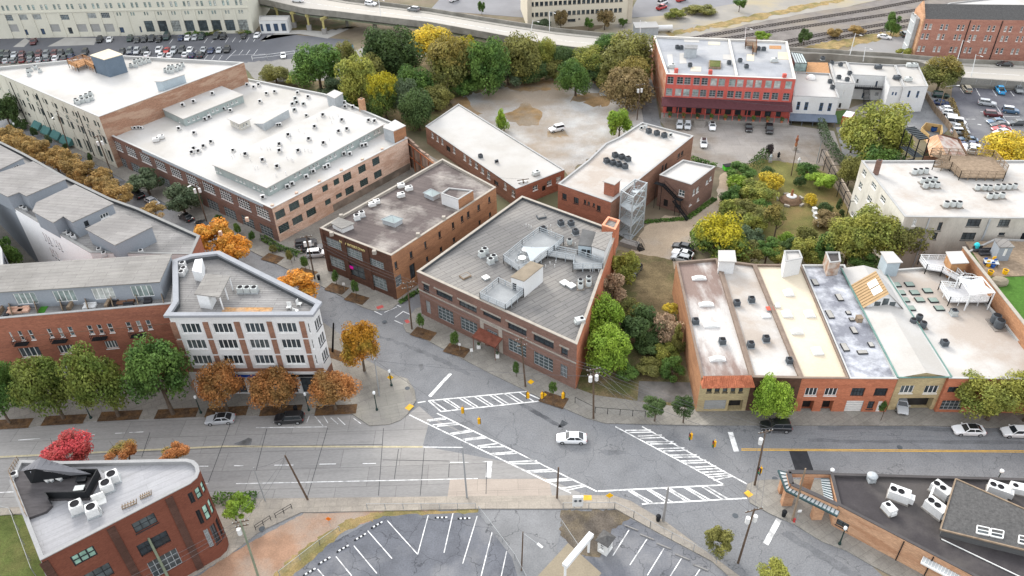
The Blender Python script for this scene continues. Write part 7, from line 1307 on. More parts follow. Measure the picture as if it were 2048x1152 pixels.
# ================================================================ things on the roofs
m_unit=M('pale_unit_metal',(.46,.48,.47),v=.08,s=1,r=.6); m_unitd=M('dark_unit_metal',(.085,.095,.105),v=.1,r=.6); m_unitw=M('white_unit_metal',(.60,.60,.59),v=.06); m_fan=M('black_fan',(.02,.02,.022),v=.1)
def unit_meshes(kind):
    a,b,c=MB(),MB(),MB()
    if kind=='box':
        a.box(-.45,-.45,.12,.45,.45,.95); [a.box(-.47,-.47,.2+.14*k,.47,.47,.25+.14*k) for k in range(5)]; b.lathe([(.36,.951),(.36,1.0),(.30,1.0),(.30,.962),(.05,.962)],14); c.box(-.55,-.55,0,.55,.55,.115)
    elif kind=='round':
        a.lathe([(.40,.1),(.46,.2),(.46,.85),(.42,.98),(.34,1.0)],16); b.lathe([(.34,1.001),(.34,1.04),(.1,1.06)],14); c.box(-.6,-.6,0,.6,.6,.095)
    elif kind=='big':
        a.box(-.95,-.75,.2,.95,.75,1.25); a.box(-1.2,-.5,.2,-.951,.5,.8); b.lathe([(.38,1.251),(.38,1.32),(.3,1.32),(.3,1.262),(.05,1.262)],14,c=(.42,0)); c.box(-1.1,-.8,0,1.0,.8,.195)
    elif kind=='two':
        a.box(-1.3,-.8,.25,1.3,.8,1.6); a.box(-1.9,-.5,.25,-1.301,.5,1.2); [b.lathe([(.42,1.601),(.42,1.68),(.34,1.68),(.34,1.612),(.05,1.612)],14,c=(x,.1)) for x in (-.1,.85)]; c.box(-1.4,-.9,0,1.4,.9,.24)
    elif kind=='small':                                           # a small split unit on a stand with a pipe elbow
        a.box(-.42,-.2,.25,.42,.2,.95); a.tube((.55,.1,0),(.55,.1,.5),.06,n=6); a.tube((.55,.1,.5),(.35,.25,.55),.06,n=6); b.box(-.32,-.215,.32,.2,-.201,.88); c.box(-.45,-.3,.12,-.3,.3,.245); c.box(.3,-.3,.12,.45,.3,.245)
    return a,b,c
UM={}
def unit(p,kind,col,label,rz=0,group=None,s=1.0):
    key=(kind,col)
    if key not in UM:
        a,b,c=unit_meshes(kind); m={'pale': m_unit,'dark': m_unitd,'white': m_unitw}[col]; UM[key]=(a.mesh('casing',m),b.mesh('fan_grille',m_fan),c.mesh('base_frame',m_lotconc if kind in ('round','two','big') else m_frame_g))
    o=thing('air_conditioner',label,'air conditioner',p,rz,group); o.scale=(s,s,s)
    for nm,me in zip(('casing','fan_grille','base_frame'),UM[key]): put(nm,me,o)
    return o
def units(B,t,pts,kind,col,fmt,group,rz=0,s=1.0,z=None):
    pts=sorted(pts,key=lambda q: t(*q)[0])
    for j,q in enumerate(pts): x,y=t(*q); unit(B.up(x,y,z),kind,col,fmt.replace('@',ordn(j,len(pts))),rz,group,s)
KS='small units on the big factory roof'
units(B5,tg,[(1015,705),(1210,760),(1350,585),(1405,560),(1590,455),(1675,475)],'small','white','small white unit between the two factory roof monitors, @',KS,.4,1.1)
units(B5,tg,[(405,700),(455,695),(500,690),(535,695)],'small','white','small unit in the row near the brick mill wall, @',KS,.2,.9)
units(B5,tg,[(725,850),(790,815)],'big','white','@ of two white packaged units near the factory street eave',KS,.4,.75); units(B5,tg,[(1180,1010),(1205,960),(1265,995),(1330,930),(1425,875)],'small','white','unit in the diagonal cluster on the middle of the factory roof, @',KS,.5,1.15)
units(B5,tf,[(405,97),(462,115),(503,95),(570,170),(640,155),(515,238),(835,165),(925,198)],'small','white','small unit at the far end of the factory roof, @',KS,.3,1.1); units(B5,tf,[(790,262),(828,248),(885,262),(808,312),(815,215)],'small','pale','unit in the crowded group beside the grey lift house, @',KS,.6,1.15); units(B5,tf,[(1235,250),(1305,288),(1240,285)],'small','white','unit beside the tall brick chimney, @',KS,.2,1.1); units(B5,tf,[(910,358),(285,655),(665,440),(685,438)],'small','white','unit in the long gutter behind the larger monitor, @',KS,.4,1.0)
MK='units on the larger roof monitor'; units(MN,tf,[(1050,355),(1212,398),(980,455),(1255,475),(755,525),(680,605),(930,560),(1055,595),(840,660),(680,660),(390,690),(537,740),(660,795),(1440,402),(1490,408),(1185,495)],'small','white','small unit on the larger roof monitor, @',MK,.5,1.2,10.45)
units(M2,tg,[(1065,405),(1205,360),(1445,258),(1310,215)],'small','white','small unit on the smaller roof monitor, @',MK,.3,1.15,10.35)
units(B5,tf,[(1385,620),(1415,612),(1230,690),(1280,690),(1070,805),(1095,790),(910,885),(970,840),(750,970),(790,945),(540,1060)],'small','white','unit on the ledge below the larger monitor, @','units on the factory ledge',.5,1.15)
rv=random.Random(3); pv=[]
for k in range(46): x,y=rv.uniform(250,1450),rv.uniform(330,880); u_=(x-105)/1470; pv.append((x,770-500*(x-105)/1030*.75+240*rv.random()))
VM=MB(); VM.tube((0,0,0),(0,0,.8),.09,n=6); VM.tube((0,0,.8),(0,0,.95),.13,n=6); VMe=VM.mesh('vent_pipe',m_unitw)
def vent(p,label,group=None,s=1.0,nm='vent_pipe'):
    o=bpy.data.objects.new(nm,VMe); COL.objects.link(o); o.location=p; o.scale=(s,s,s); return tag(o,label,'vent pipe',group)
vq=sorted([(275,710),(430,730),(495,800),(470,805),(575,640),(600,635),(520,630),(745,720),(780,735),(795,740),(650,865),(735,850),(895,650),(925,655),(950,660),(845,480),(890,495),(1000,390),(1105,365),(1135,370),(1125,410),(1180,355),(1205,515),(1105,560),(770,560),(345,680),(290,690),(575,780)]); 
for j,q in enumerate(vq): x,y=tf(*q); vent(G(x,y,10.45),'thin white vent pipe on the larger roof monitor, '+ordn(j,len(vq)),'vent pipes on the roof monitor',.8)
# cream mill
units(B4,tm,[(930,700),(995,665),(1055,640),(1105,615)],'box','pale','back row condenser in the block near the mill street parapet, @','condensers on the mill roof',.4,1.15); units(B4,tm,[(955,720),(1010,700),(1070,690),(1115,670)],'box','pale','front row condenser in the block near the mill street parapet, @','condensers on the mill roof',.4,1.15)
units(B4,tm,[(345,325),(375,320),(358,375),(435,290),(490,330)],'box','pale','condenser in the loose group at the left end of the mill roof, @','condensers on the mill roof',.4)
units(B4,z8_,[(20,1020),(90,1015),(160,985),(225,965),(290,945)],'box','pale','front row condenser beside the blue grey tower, @','condensers on the mill roof',.4,1.1); units(B4,z8_,[(80,960),(140,945),(190,935)],'box','pale','back row condenser beside the blue grey tower, @','condensers on the mill roof',.4,1.1); units(B4,z8_,[(545,1090),(590,1105),(640,1105),(710,1080),(770,1055)],'box','pale','front row condenser behind the pale blue roof shed, @','condensers on the mill roof',.4,1.1); units(B4,z8_,[(600,1045),(655,1040),(735,1030),(800,1010)],'box','pale','back row condenser behind the pale blue roof shed, @','condensers on the mill roof',.4,1.1)
# corner building and apartments
units(B1,t1,[(625,400),(677,400),(730,400)],'box','pale','condenser in the row of three on the corner building roof, @','condensers on the corner building',0,1.1); units(B1,t1,[(180,205),(190,245),(172,275)],'box','white','condenser beside the white duct on the corner building, @','condensers on the corner building',0,1.0)
units(B3a,b1,[(395,255),(420,268),(445,282),(600,360),(630,383),(850,370),(135,105),(155,115)],'box','white','small condenser on the loft roof deck, @','condensers on the loft roof',.4,.85)
# brown roof
units(B6,t5,[(495,98),(548,65)],'box','white','@ of two condensers by the parapet of the dark stained roof','condensers on the dark stained roof',.4,1.15); units(B6,t8,[(155,980),(262,1020),(155,1110)],'big','white','larger white unit at the back of the dark stained roof, @','condensers on the dark stained roof',.4,.75); units(B6,b2,[(700,85),(725,70)],'big','white','@ of the white duct units along the dark roof parapet','condensers on the dark stained roof',.4,.7)
# grey rolled roof
units(B7,tp,[(25,590),(65,550)],'box','pale','@ of two pale condensers at the left of the rolled roof','condensers on the rolled roof',.5,1.15); units(B7,tp,[(138,680),(178,640)],'box','pale','@ of two condensers left of the larger deck','condensers on the rolled roof',.5,1.15); units(B7,tp,[(1285,950),(1285,1005),(1390,915),(1390,975)],'round','pale','condenser in the square of four near the orange parapet, @','condensers on the rolled roof',0,1.1); units(B7,tp,[(1145,440)],'round','pale','round pale condenser between the deck and the stair house','condensers on the rolled roof',0,1.2)
units(B7,tp,[(1035,195),(1165,200),(1222,310),(810,275)],'box','dark','grey condenser near the back parapet of the rolled roof, @','condensers on the rolled roof',.4,1.15); units(B7,t6,[(1505,470)],'big','pale','pale packaged unit at the orange parapet corner','condensers on the rolled roof',.3,.8)
for j,q in enumerate(((1080,948),(1168,985))):
    p=B7.up(*tp(*q)); mb=MB(); mb.box(-.6,-.6,0,.6,.6,.3); mb.box(-.66,-.66,.302,.66,.66,.45,1); o=mb.build('skylight',[m_frame_g,m_sheetw]); o.location=p; o.rotation_euler=(0,0,.65); tag(o,'%s white square skylight hatch near the four round condensers'%('left','right')[j],'skylight')
for q,l in (((75,880),'white square roof hatch near the front parapet of the rolled roof'),): p=B7.up(*tp(*q)); mb=MB(); mb.box(-.55,-.55,0,.55,.55,.3); mb.box(-.6,-.6,.302,.6,.6,.42,1); o=mb.build('roof_hatch',[m_frame_g,m_sheetw]); o.location=p; o.rotation_euler=(0,0,.65); tag(o,l,'hatch')
p=B7.up(*tp(785,95)); mb=MB(); mb.box(-.9,-.7,0,.9,.7,.35); mb.box(-.75,-.55,.352,.75,.55,.4,1); o=mb.build('roof_curb',[m_unitd,r_roll]); o.location=p; o.rotation_euler=(0,0,.3); tag(o,'dark square roof curb near the back of the rolled roof','roof curb')
p=B7.up(*t6(490,60)); mb=MB(); mb.box(-.9,-.7,0,.9,.7,.3); mb.box(-.75,-.55,.302,.75,.55,.34,1); o=mb.build('roof_curb',[m_oldwood,r_roll]); o.location=p; o.rotation_euler=(0,0,.65); tag(o,'weathered square roof curb at the front of the rolled roof','roof curb')
for j,q in enumerate(sorted(((590,215),(625,220),(655,240),(860,240),(905,225),(910,290),(1220,455),(840,740),(895,700),(955,735),(970,680),(1410,790),(1460,785),(1520,800)))): vent(B7.up(*tp(*q)),'short pale vent pipe on the rolled roof, '+ordn(j,14),'vent pipes on the rolled roof',.7)
for j,q in enumerate(((585,545),(540,650))): # deck tables
    x,y=tp(*q); o=thing('deck_table','%s round white table on the larger roof deck'%('upper','lower')[j],'table',G(x,y,10.3)); mb=MB(); mb.lathe([(.75,.70),(.75,.76)],18); mb.build('table_top',m_sheetw,o); mb=MB(); mb.tube((0,0,0),(0,0,.7),.06); mb.build('leg',m_frame_w,o)
    for k in range(4): a=k*1.57+.5; c=thing('deck_chair','small pale chair at the %s round deck table, %s from the stair house'%(('upper','lower')[j],ORD[k]),'chair',G(x,y,10.3)+Vector((1.15*math.cos(a),1.15*math.sin(a),0)),a,'chairs on the roof deck'); mb=MB(); mb.box(-.22,-.22,.4,.22,.22,.45); mb.build('seat',m_frame_g,c); mb=MB(); mb.box(.19,-.22,.45,.23,.22,.9); mb.build('backrest',m_frame_g,c); mb=MB(); [mb.tube((u,v,0),(u,v,.4),.025,n=5) for u in (-.2,.2) for v in (-.2,.2)]; mb.build('leg_frame',m_frame_g,c)
# brick building condensers
KB='black condensers on the brick building'; units(B9,a3,[(618,945),(658,955),(695,968)],'box','dark','back row black condenser in the block of seven, @',KB,.35,1.25); units(B9,a3,[(567,978),(605,990),(640,1000),(677,1012)],'box','dark','front row black condenser in the block of seven, @',KB,.35,1.25); units(B9,a3,[(820,800),(868,812),(913,825)],'box','dark','black condenser in the row of three at the far end, @',KB,.35,1.25); units(B9,a3,[(775,778),(800,772),(950,820)],'small','pale','small pale unit at the far end of the brick building roof, @',KB,.3)
units(B8,t8,[(1228,580)],'box','dark','dark square unit on the long shed roof','units on the long shed',.5,1.0); units(B8,t8,[(1445,655)],'small','dark','small dark unit lower on the long shed roof','units on the long shed',.5); units(B8,a3,[(145,1050)],'big','pale','tan packaged unit near the front of the long shed','units on the long shed',.6,.8)
# red building
units(B11,tr,[(297,210),(342,215)],'box','dark','@ of two dark units beside the grey roof house','units on the red building',0,1.2); units(B11,tr,[(437,405),(865,380),(985,355),(1055,420),(1245,228),(1185,225)],'box','dark','dark unit on the red building roof, @','units on the red building',0,1.15); units(B11,tr,[(235,415),(1362,352)],'big','pale','@ pale packaged unit on the red building roof','units on the red building',0,.9)
units(B12,tw,[(598,400),(628,470)],'box','dark','@ of two dark units at the edge of the blue windowed roof','units on the white annex',0,1.1); units(B12,tw,[(510,120)],'box','dark','dark unit at the back of the blue windowed roof','units on the white annex',0,1.1); units(B13,tw,[(705,348),(805,375),(835,300),(725,195),(617,172)],'box','dark','dark unit on the narrow white wing, @','units on the white annex',0,1.1); units(B14,tw,[(1180,225),(1405,355)],'big','dark','@ of two dark units on the courtyard building','units on the white annex',0,.9); units(B15,tw,[(1540,375),(1560,205),(1610,205)],'big','pale','unit on the white end building, @','units on the white annex',0,.9)
p=G(*tw(370,345),6.9); mb=MB(); mb.lathe([(1.3,0),(1.3,.2),(1.1,.7),(.7,1.05),(.2,1.2)],16); o=mb.build('dome_skylight',m_sheetw,smooth=True); o.location=p; tag(o,'round white dome skylight on the blue windowed building','skylight')
# white block
KW='condensers on the white block'; units(B16,tx,[(1250,715),(1320,710),(1388,705)],'round','pale','condenser in the row of three by the timber deck, @',KW,0,1.2); units(B16,tx,[(1352,825),(1425,820),(1493,815)],'round','pale','back row condenser in the block of six, @',KW,0,1.2); units(B16,tx,[(1385,880),(1455,870),(1522,875)],'round','pale','front row condenser in the block of six, @',KW,0,1.2); units(B16,tx,[(1630,1110),(1712,1105),(1785,1110)],'round','pale','condenser in the row of three near the stained wall, @',KW,0,1.25); units(B16,a4,[(1253,1140),(1295,1140),(1325,1142),(1370,1138),(1405,1135),(1440,1135),(1475,1132)],'round','pale','condenser in the long row at the right of the white block, @',KW,0,1.1); units(B16,b4,[(1325,40),(1360,38),(1400,35)],'round','pale','condenser in the right hand trio near the white block front, @',KW,0,1.15)
# shop row
units(U1,b3,[(1100,790),(1260,910)],'box','dark','@ dark condenser on the stained end shop roof','condensers on the shop row',0,1.1); units(U2,b3,[(1347,680),(1435,660),(1430,930),(1522,895)],'box','dark','dark condenser on the white shop roof, @','condensers on the shop row',0,1.1); units(U2,b4,[(125,1025)],'box','dark','dark condenser near the front of the white shop roof','condensers on the shop row',0,1.0); units(U6,tv,[(490,1030),(540,1120),(410,1080)],'round','dark','dark condenser in the trio beside the gable roof, @','condensers on the white hall',0,1.2); units(U6,tv,[(935,960)],'box','pale','small pale condenser below the white deck','condensers on the white hall',0,1.0); units(U6,b4,[(1053,920),(1110,735)],'box','dark','@ single condenser in the middle of the white hall roof','condensers on the white hall',0,1.1); units(U6,b4,[(1357,785),(1378,815)],'round','dark','@ of two tall condensers on a dark tray by the party wall','condensers on the white hall',0,1.7)
def dome(t,q,w,l,h,label,B,mats=None,flat=False,rz=0,nm='skylight'):
    p=B.up(*t(*q)); o=thing(nm,label,'skylight',p,rz); mb=MB(); mb.box(-w/2,-l/2,-.3,w/2,l/2,.22); mb.build('curb',p_white if not flat else m_frame_d,o); mb=MB(); i=.16
    if flat: mb.box(-w/2+.08,-l/2+.08,.222,w/2-.08,l/2-.08,.27)
    else:
        c0=[(-w/2,-l/2),(w/2,-l/2),(w/2,l/2),(-w/2,l/2)]; c1_=[(x*.35,y*(.35 if l<1.6*w and w<1.6*l else .8)) for x,y in c0]
        for k in range(4): mb.face([(*c0[k],.222),(*c0[(k+1)%4],.222),(*c1_[(k+1)%4],h),(*c1_[k],h)])
        mb.face([(x,y,h) for x,y in c1_])
    mb.build('pane',mats or m_sheetw,o); return o
for j,q in enumerate(((1122,522),(1165,680),(1195,806),(1232,1008))): dome(b3,q,2.6,1.0,.6,'long white barrel skylight on the end shop roof, %s from the back'%ORD[j],U1)
for j,q in enumerate(((620,560),(598,830),(888,830))): dome(tu,q,1.7,1.7,.95,'white pyramid skylight on the cream roof, '+('rear one','front left one','front right one')[j],U3)
dome(b4,(295,960),1.7,1.7,.95,'white pyramid skylight on the cream roof nearest the street',U3); dome(tu,(725,1060),2.0,1.1,.7,'long white skylight in the middle of the cream roof',U3); dome(tu,(480,725),.9,.9,.8,'small white box skylight at the cream roof edge',U3); dome(tu,(635,300),1.2,1.0,.5,'small white skylight before the cream roof bulkhead',U3)
gp_=M('dusty_pane',(.30,.29,.27),v=.15,r=.3)
for j,(t,q,w,l) in enumerate(((tu,(958,420),1.0,1.9),(tu,(1270,615),1.0,1.9),(tu,(1148,830),1.0,2.2),(tu,(1385,812),.8,.9),(tu,(1428,895),.8,.9),(tu,(1455,1035),.9,1.7),(b4,(460,935),1.0,1.9),(b4,(617,920),.8,1.2),(b4,(565,965),1.6,.9))): dome(t,q,w,l,.4,'flat dusty skylight on the mottled roof, %s from the back'%ORD[j],U4,gp_,True)
for j,q in enumerate(((205,580),(375,575),(260,680),(440,680),(605,655),(310,772),(505,772),(680,778),(385,880),(755,880))): dome(tv,q,1.5,1.3,.4,'flat greenish skylight on the white hall roof, %s counted from the back'%ORD[j],U6,M('greenish_pane',(.20,.25,.22),v=.1,r=.2),True)
p=U2.up(*tu(380,770)); mb=MB(); mb.box(-.6,-.5,0,.6,.5,.35); mb.box(-.65,-.55,.352,.65,.55,.42,1); o=mb.build('roof_hatch',[m_frame_g,M('red_hatch',(.45,.1,.07),v=.1)]); o.location=p; tag(o,'small red hatch at the edge of the white shop roof','hatch'); dome(tu,(330,850),1.5,1.1,.5,'grey barrel vent skylight beside the red hatch',U2)
p=U4.up(*tu(1515,910)); mb=MB(); mb.box(-.45,-.5,0,.45,.5,.9); mb.box(-.5,-.55,.902,.5,.55,1.0); o=mb.build('roof_box',m_oldwood); o.location=p; tag(o,'brown wooden box on the mottled roof','box')
# low corner building
KL='packaged units on the black roof'; units(BW,ty,[(1265,380)],'two','white','long white packaged unit alone on the black roof',KL,2.6,1.0); units(BW,tz,[(395,515)],'two','white','twin fan white unit nearest the shingled slope',KL,2.1,1.0); units(BW,tz,[(450,340)],'two','white','white unit behind the twin fan one by the pipe frame',KL,2.1,.95); units(BW,tz,[(1015,330)],'two','white','twin fan white unit behind the shingled slope',KL,2.6,.95); units(BW,tz,[(1210,310)],'big','white','small white hooded unit at the right of the black roof',KL,2.8,.9); units(BW,ty,[(1172,510)],'big','white','small white hooded unit near the brick wall',KL,1.9,.85)
p=BW.up(*ty(1000,205)); o=thing('exhaust_fan','round silver mushroom exhaust fan on the black roof','exhaust fan',p); mb=MB(); mb.box(-.5,-.5,0,.5,.5,.5); mb.build('curb',p_galv,o); mb=MB(); mb.lathe([(.45,.5),(.6,.8),(.72,.95),(.72,1.1),(.5,1.35),(.3,1.4)],18); mb.build('hood',p_galv,o,True)
mb=MB(); q=[G(*tz(*k),hW+.9) for k in ((575,290),(415,222),(345,395))]; mb.bar(q[0],q[1],.25,.25); mb.bar(q[1],q[2],.25,.25); [mb.tube(k,(k.x,k.y,hW-.4),.05,n=6) for k in q]; tag(mb.build('pipe_frame',m_frame_w),'white pipe frame round the rear packaged unit','pipe')
# triangular building
KT='condensers on the triangular building'; units(BT,t11,[(665,600),(800,625)],'box','white','@ of the two condensers before the black screen',KT,.5,1.45); units(BT,t11,[(920,420),(970,345)],'box','white','@ of the two condensers right of the black screen',KT,.5,1.45); units(BT,t11,[(135,320)],'box','white','small condenser at the left corner of the roof terrace',KT,.5,.9)
def dish(p,label,rz=0): o=thing('satellite_dish',label,'satellite dish',p,rz); mb=MB(); mb.lathe([(.05,0),(.25,.03),(.42,.12)],14); mb.v=[(z*.9+.1,y,x*.9+.8) for x,y,z in mb.v]; mb.build('dish',m_unitw,o); mb=MB(); mb.tube((0,0,0),(.1,0,.8),.04,n=6); mb.build('mast',m_frame_g,o)
dish(BT.up(*t11(880,610)),'pale satellite dish beside the right condenser',4.0); dish(BT.up(*t11(905,290)),'pale satellite dish at the back of the triangular roof',4.5); dish(B9.up(*a3(805,775),8.6),'small pale satellite dish on the far end of the brick building',4)
p=BT.up(*t11(850,530)); mb=MB(); mb.box(-.7,-.5,0,.7,.5,.15); mb.box(-.7,.3,.152,.7,.5,1.2); o=mb.build('roof_hatch',m_sheetw); o.location=p; o.rotation_euler=(0,0,.5); tag(o,'open white roof hatch beside the condensers','hatch')
for j,(q0,q1) in enumerate((((105,590),(225,540)),((260,505),(350,465)))):
    a,b=BT.up(*t12(*q0)),BT.up(*t12(*q1)); mb=MB()
    for z in (.1,.5): mb.bar(a+Vector((0,0,z)),b+Vector((0,0,z)),.1,.1)
    for k in range(6): c=a.lerp(b,k/5); mb.bar(c,c+Vector((.0,.35,.55)),.08,.08)
    tag(mb.build('roof_rack',m_oldwood),'%s weathered timber rack at the roof edge of the triangular building'%('lower','upper')[j],'rack')
for j,q in enumerate(((405,340),(440,335),(510,330))):
    a=G(*t11(*q),hT); o=thing('lounge_chair','white lounge chair before the black roof shed, '+ordn(j,3),'chair',(a.x,a.y,hT-.08),-.6+j*.1,'white terrace chairs'); mb=MB(); mb.box(-.4,-.35,.25,.4,.35,.4); mb.build('seat',m_sheetw,o); mb=MB(); mb.box(-.42,.28,.4,.42,.42,1.0); mb.build('backrest',m_sheetw,o); mb=MB(); [mb.box(x-.06,y-.3,0,x+.06,y+.3,.24) for x in (-.32,.32) for y in (0,)]; mb.build('leg',m_frame_g,o)
for j,(q,m) in enumerate((((680,425),m_unit),((698,348),m_black))):
    a=G(*t11(*q),hT); o=thing('fire_table','%s square table on the black roof terrace'%('pale topped','dark')[j],'table',(a.x,a.y,hT-.08),.1); mb=MB(); mb.box(-.6,-.4,.45,.6,.4,.55); mb.build('table_top',m,o); mb=MB(); mb.box(-.5,-.3,0,.5,.3,.448); mb.build('base',m_black,o)
# corner building chairs, planters
for j,q in enumerate(((993,525),(1073,500),(1045,555))):
    a=B1.up(*t1(*q)); o=thing('deck_chair','white slatted garden chair on the corner building roof, '+ordn(j,3),'chair',a,j*1.3,'white garden chairs'); mb=MB(); mb.box(-.35,-.35,.3,.35,.35,.36); mb.build('seat',m_sheetw,o); mb=MB(); mb.box(-.35,.3,.36,.35,.36,1.05); mb.build('backrest',m_sheetw,o); mb=MB(); [mb.box(x-.05,y-.05,0,x+.05,y+.05,.3) for x in (-.3,.3) for y in (-.3,.3)]; mb.build('leg_frame',m_sheetw,o)
p=[B1.up(*t1(*q)) for q in ((470,560),(490,518),(870,520),(850,560))]; mb=MB(); mb.prism(ccw([x.xy for x in p]),16.25,16.34); tag(mb.build('leaf_litter',M('fallen_leaves',(.38,.22,.1),v=.4,s=2,c2=(.3,.27,.24),s2=.6,f2=.5)),'drift of fallen orange leaves on the corner building roof',None,None,'stuff')
# terraces of the brick apartments
rp=random.Random(9)
cols=(M('peach_cushion',(.62,.40,.30),v=.1),M('charcoal_cushion',(.05,.05,.055),v=.1),M('turf_mat',(.06,.20,.03),v=.2),m_oldwood,m_wsteel,M('brown_wicker',(.2,.11,.07),v=.2),m_lotconc)
for j,(x,y,w,l,h,c,lab) in enumerate(((95,720,2.4,1.1,.7,0,'peach covered terrace sofa'),(145,715,1.8,1.0,.7,0,'peach covered terrace armchair'),(50,725,.7,2.0,.5,1,'charcoal bench on the leftmost terrace'),(260,700,1.2,2.4,.12,2,'bright green turf mat on a terrace'),(430,685,.5,2.4,1.3,3,'timber planter screen between terraces'),(540,690,2.0,1.2,.5,4,'white metal lattice lounger on a terrace'),(560,650,1.4,1.0,.5,4,'white metal lattice chair near the glass doors'),(655,675,.5,2.4,1.4,3,'brown planter screen beside the pallet'),(685,680,1.2,2.0,.4,1,'dark pallet bed on a terrace'),(730,665,1.4,1.2,.5,5,'brown wicker sofa on a terrace'),(770,690,1.6,1.2,.6,1,'dark round fire pit on a terrace'),(790,655,1.2,1.0,.7,5,'brown armchair by the open doors'),(890,665,1.2,.9,.8,1,'dark armchair on the rightmost terrace'),(20,710,.3,3.0,1.5,3,'cedar screen at the left edge of the terraces'))):
    p=G(*b1(x,y),14.72); mb=MB(); mb.box(-w/2,-l/2,0,w/2,l/2,h*.55); 
    if h>.3: mb.box(-w/2,l/2-.25,h*.552,w/2,l/2,h*1.1)
    o=mb.build('terrace_furniture' if c not in (2,3) else ('turf_mat' if c==2 else 'planter_screen'),cols[c]); o.location=p; o.rotation_euler=(0,0,.08); tag(o,lab,'furniture')
# ================================================================ street furniture, fences, wires
m_pole=M('creosoted_pole',(.105,.075,.055),v=.25,s=2); m_poleg=M('grey_pole',(.30,.31,.315),v=.08,metal=.2,r=.5); m_grn=M('dark_green_iron',(.025,.045,.04),v=.1,r=.5); m_sig=M('signal_yellow',(.62,.33,.02),v=.06); m_lamp2=M('lamp_globe',(.7,.72,.72),v=.03,r=.2)
TOP={}
def pole(k,base,top,label,r=.16,m=None,arms=(),trans=0,lamp=None,z0=0.0,nm='utility_pole',cat='utility pole',hz=None):
    h=hz or hgt(base,top,z0); b=G(*base,z0); t=G(*top,h); o=thing(nm,label,cat,b); mb=MB(); mb.tube((0,0,0),t-b,r,r*.7,9); mb.build('post',m or m_pole,o); TOP[k]=t; ax=Vector((1,.25,0)).normalized()
    for f,ln in arms: mb=MB(); c=(t-b)*f; mb.bar(c-ax*ln,c+ax*ln,.12,.14); [mb.tube(c+ax*x,c+ax*x+Vector((0,0,.22)),.05,n=6,mi=1) for x in (-ln*.95,-ln*.5,ln*.5,ln*.95)]; mb.build('crossarm',[m_pole,m_unit],o)
    for i in range(trans): mb=MB(); c=(t-b)*.82; s=(-1,1,0)[i%3]; p=c+ax*(s*.5)+Vector((0,-.25 if s==0 else 0,0)); mb.tube(p-Vector((0,0,.5)),p+Vector((0,0,.5)),.3,n=10); mb.build('transformer',m_unitw,o)
    if lamp:
        e=G(*lamp,h-.1)-b; mb=MB(); mb.tube((t-b)*.97,e,.06,.04,6); mb.build('lamp_arm',m_poleg,o); mb=MB(); d=(e-(t-b)).normalized(); mb.bar(e-d*.1,e+d*.75,.3,.14); mb.build('lamp_head',m_unitw,o)
    return o
pole('mid',(1187,838),(1187,738),'weathered utility pole with two white transformers beside the vacant lot',arms=((.99,1.1),(.9,1.0)),trans=2); pole('r1',(1509,971),(1532,860),'utility pole with a signal standing at the wedge corner',arms=((.97,1.1),),trans=1); pole('r2',(1476,1126),(1509,1018),'utility pole with transformers on the lower right pavement',arms=((.98,1.2),),trans=2); pole('b6',(630,559),(612,471),'utility pole with transformers before the small factory yard',arms=((.97,1.1),),trans=2)
pole('al',(824,659),(814,564),'utility pole with two crossarms at the alley corner',arms=((.98,1.3),(.88,1.0))); pole('wh',(1051,774),(1042,676),'brown utility pole before the middle of the warehouse front',arms=((.97,.9),(.85,.9))); pole('ml',(228,359),(194,270),'tall dark pole with transformers before the right end of the cream mill',arms=((.97,1.2),),trans=2); pole('ml2',(144,318),(114,222),'tall dark pole with a lamp before the awnings of the cream mill',lamp=(106,235)); pole('ft',(415,448),(390,366),'utility pole with transformers before the brick factory',arms=((.97,1.2),),trans=2,lamp=(381,371))
pole('s1',(616,1000),(570,911),'bare leaning brown pole by the south kerb'); pole('s2',(531,1003),(507,935),'thin grey pole left of the bare brown pole',r=.09,m=m_poleg); pole('sig',(934,996),(925,895),'grey steel signal pole with cameras at the concrete lanes',r=.14,m=m_poleg,nm='signal_pole',cat='signal pole'); pole('br',(1114,997),(1117,935),'short rust brown wooden pole by the fenced corner'); pole('gc',(1326,1043),(1337,974),'thick grey concrete pole beside the lower right street',r=.2,m=m_conc_road)
pole('wg',(1584,1042),(1611,937),'pale utility pole rising through the brick gateway canopy',m=m_oldwood); pole('ll',(516,1151),(480,1040),'green grey utility pole with insulators below the triangular building',m=MATS['green_grey_girder'],arms=((.97,1.0),(.9,.8)),trans=1); pole('lb',(345,1172),(297,1077),'tapered grey green pole crossing the maroon brick facade',m=MATS['green_grey_girder'],r=.2); pole('rd',(1274,240),(1281,168),'utility pole with transformers beside the red building alley',arms=((.98,1.2),(.86,1.0)),trans=2); pole('g1',(1582,352),(1593,296),'plain dark pole at the garden edge',r=.12); pole('g2',(1633,327),(1643,282),'plain grey pole at the worn car park edge',r=.12,m=m_poleg)
pole('bp',(665,704),(667,646),'thick black post beside the corner building chamfer',r=.2,m=m_black,nm='signal_post',cat='post'); pole('sh',(1050,402),(1046,358),'pole with crossarms at the end of the long shed',arms=((.97,1.4),(.84,1.2)),trans=2); pole('bl',(1043,1141),(1046,1064),'dark pole with a lamp arm over the driveway',r=.11,lamp=(1076,1088)); pole('cp',(1880,212),(1892,172),'pale pole with a long lamp arm in the right car park',r=.13,m=m_oldwood,lamp=(1914,171)); pole('cp2',(1922,278),(1933,246),'leaning dark pole beside the parked white cars',r=.11,lamp=(1956,249)); pole('nw',(759,793),(749,718),'grey steel signal pole on the corner plaza',r=.13,m=m_poleg,nm='signal_pole',cat='signal pole')
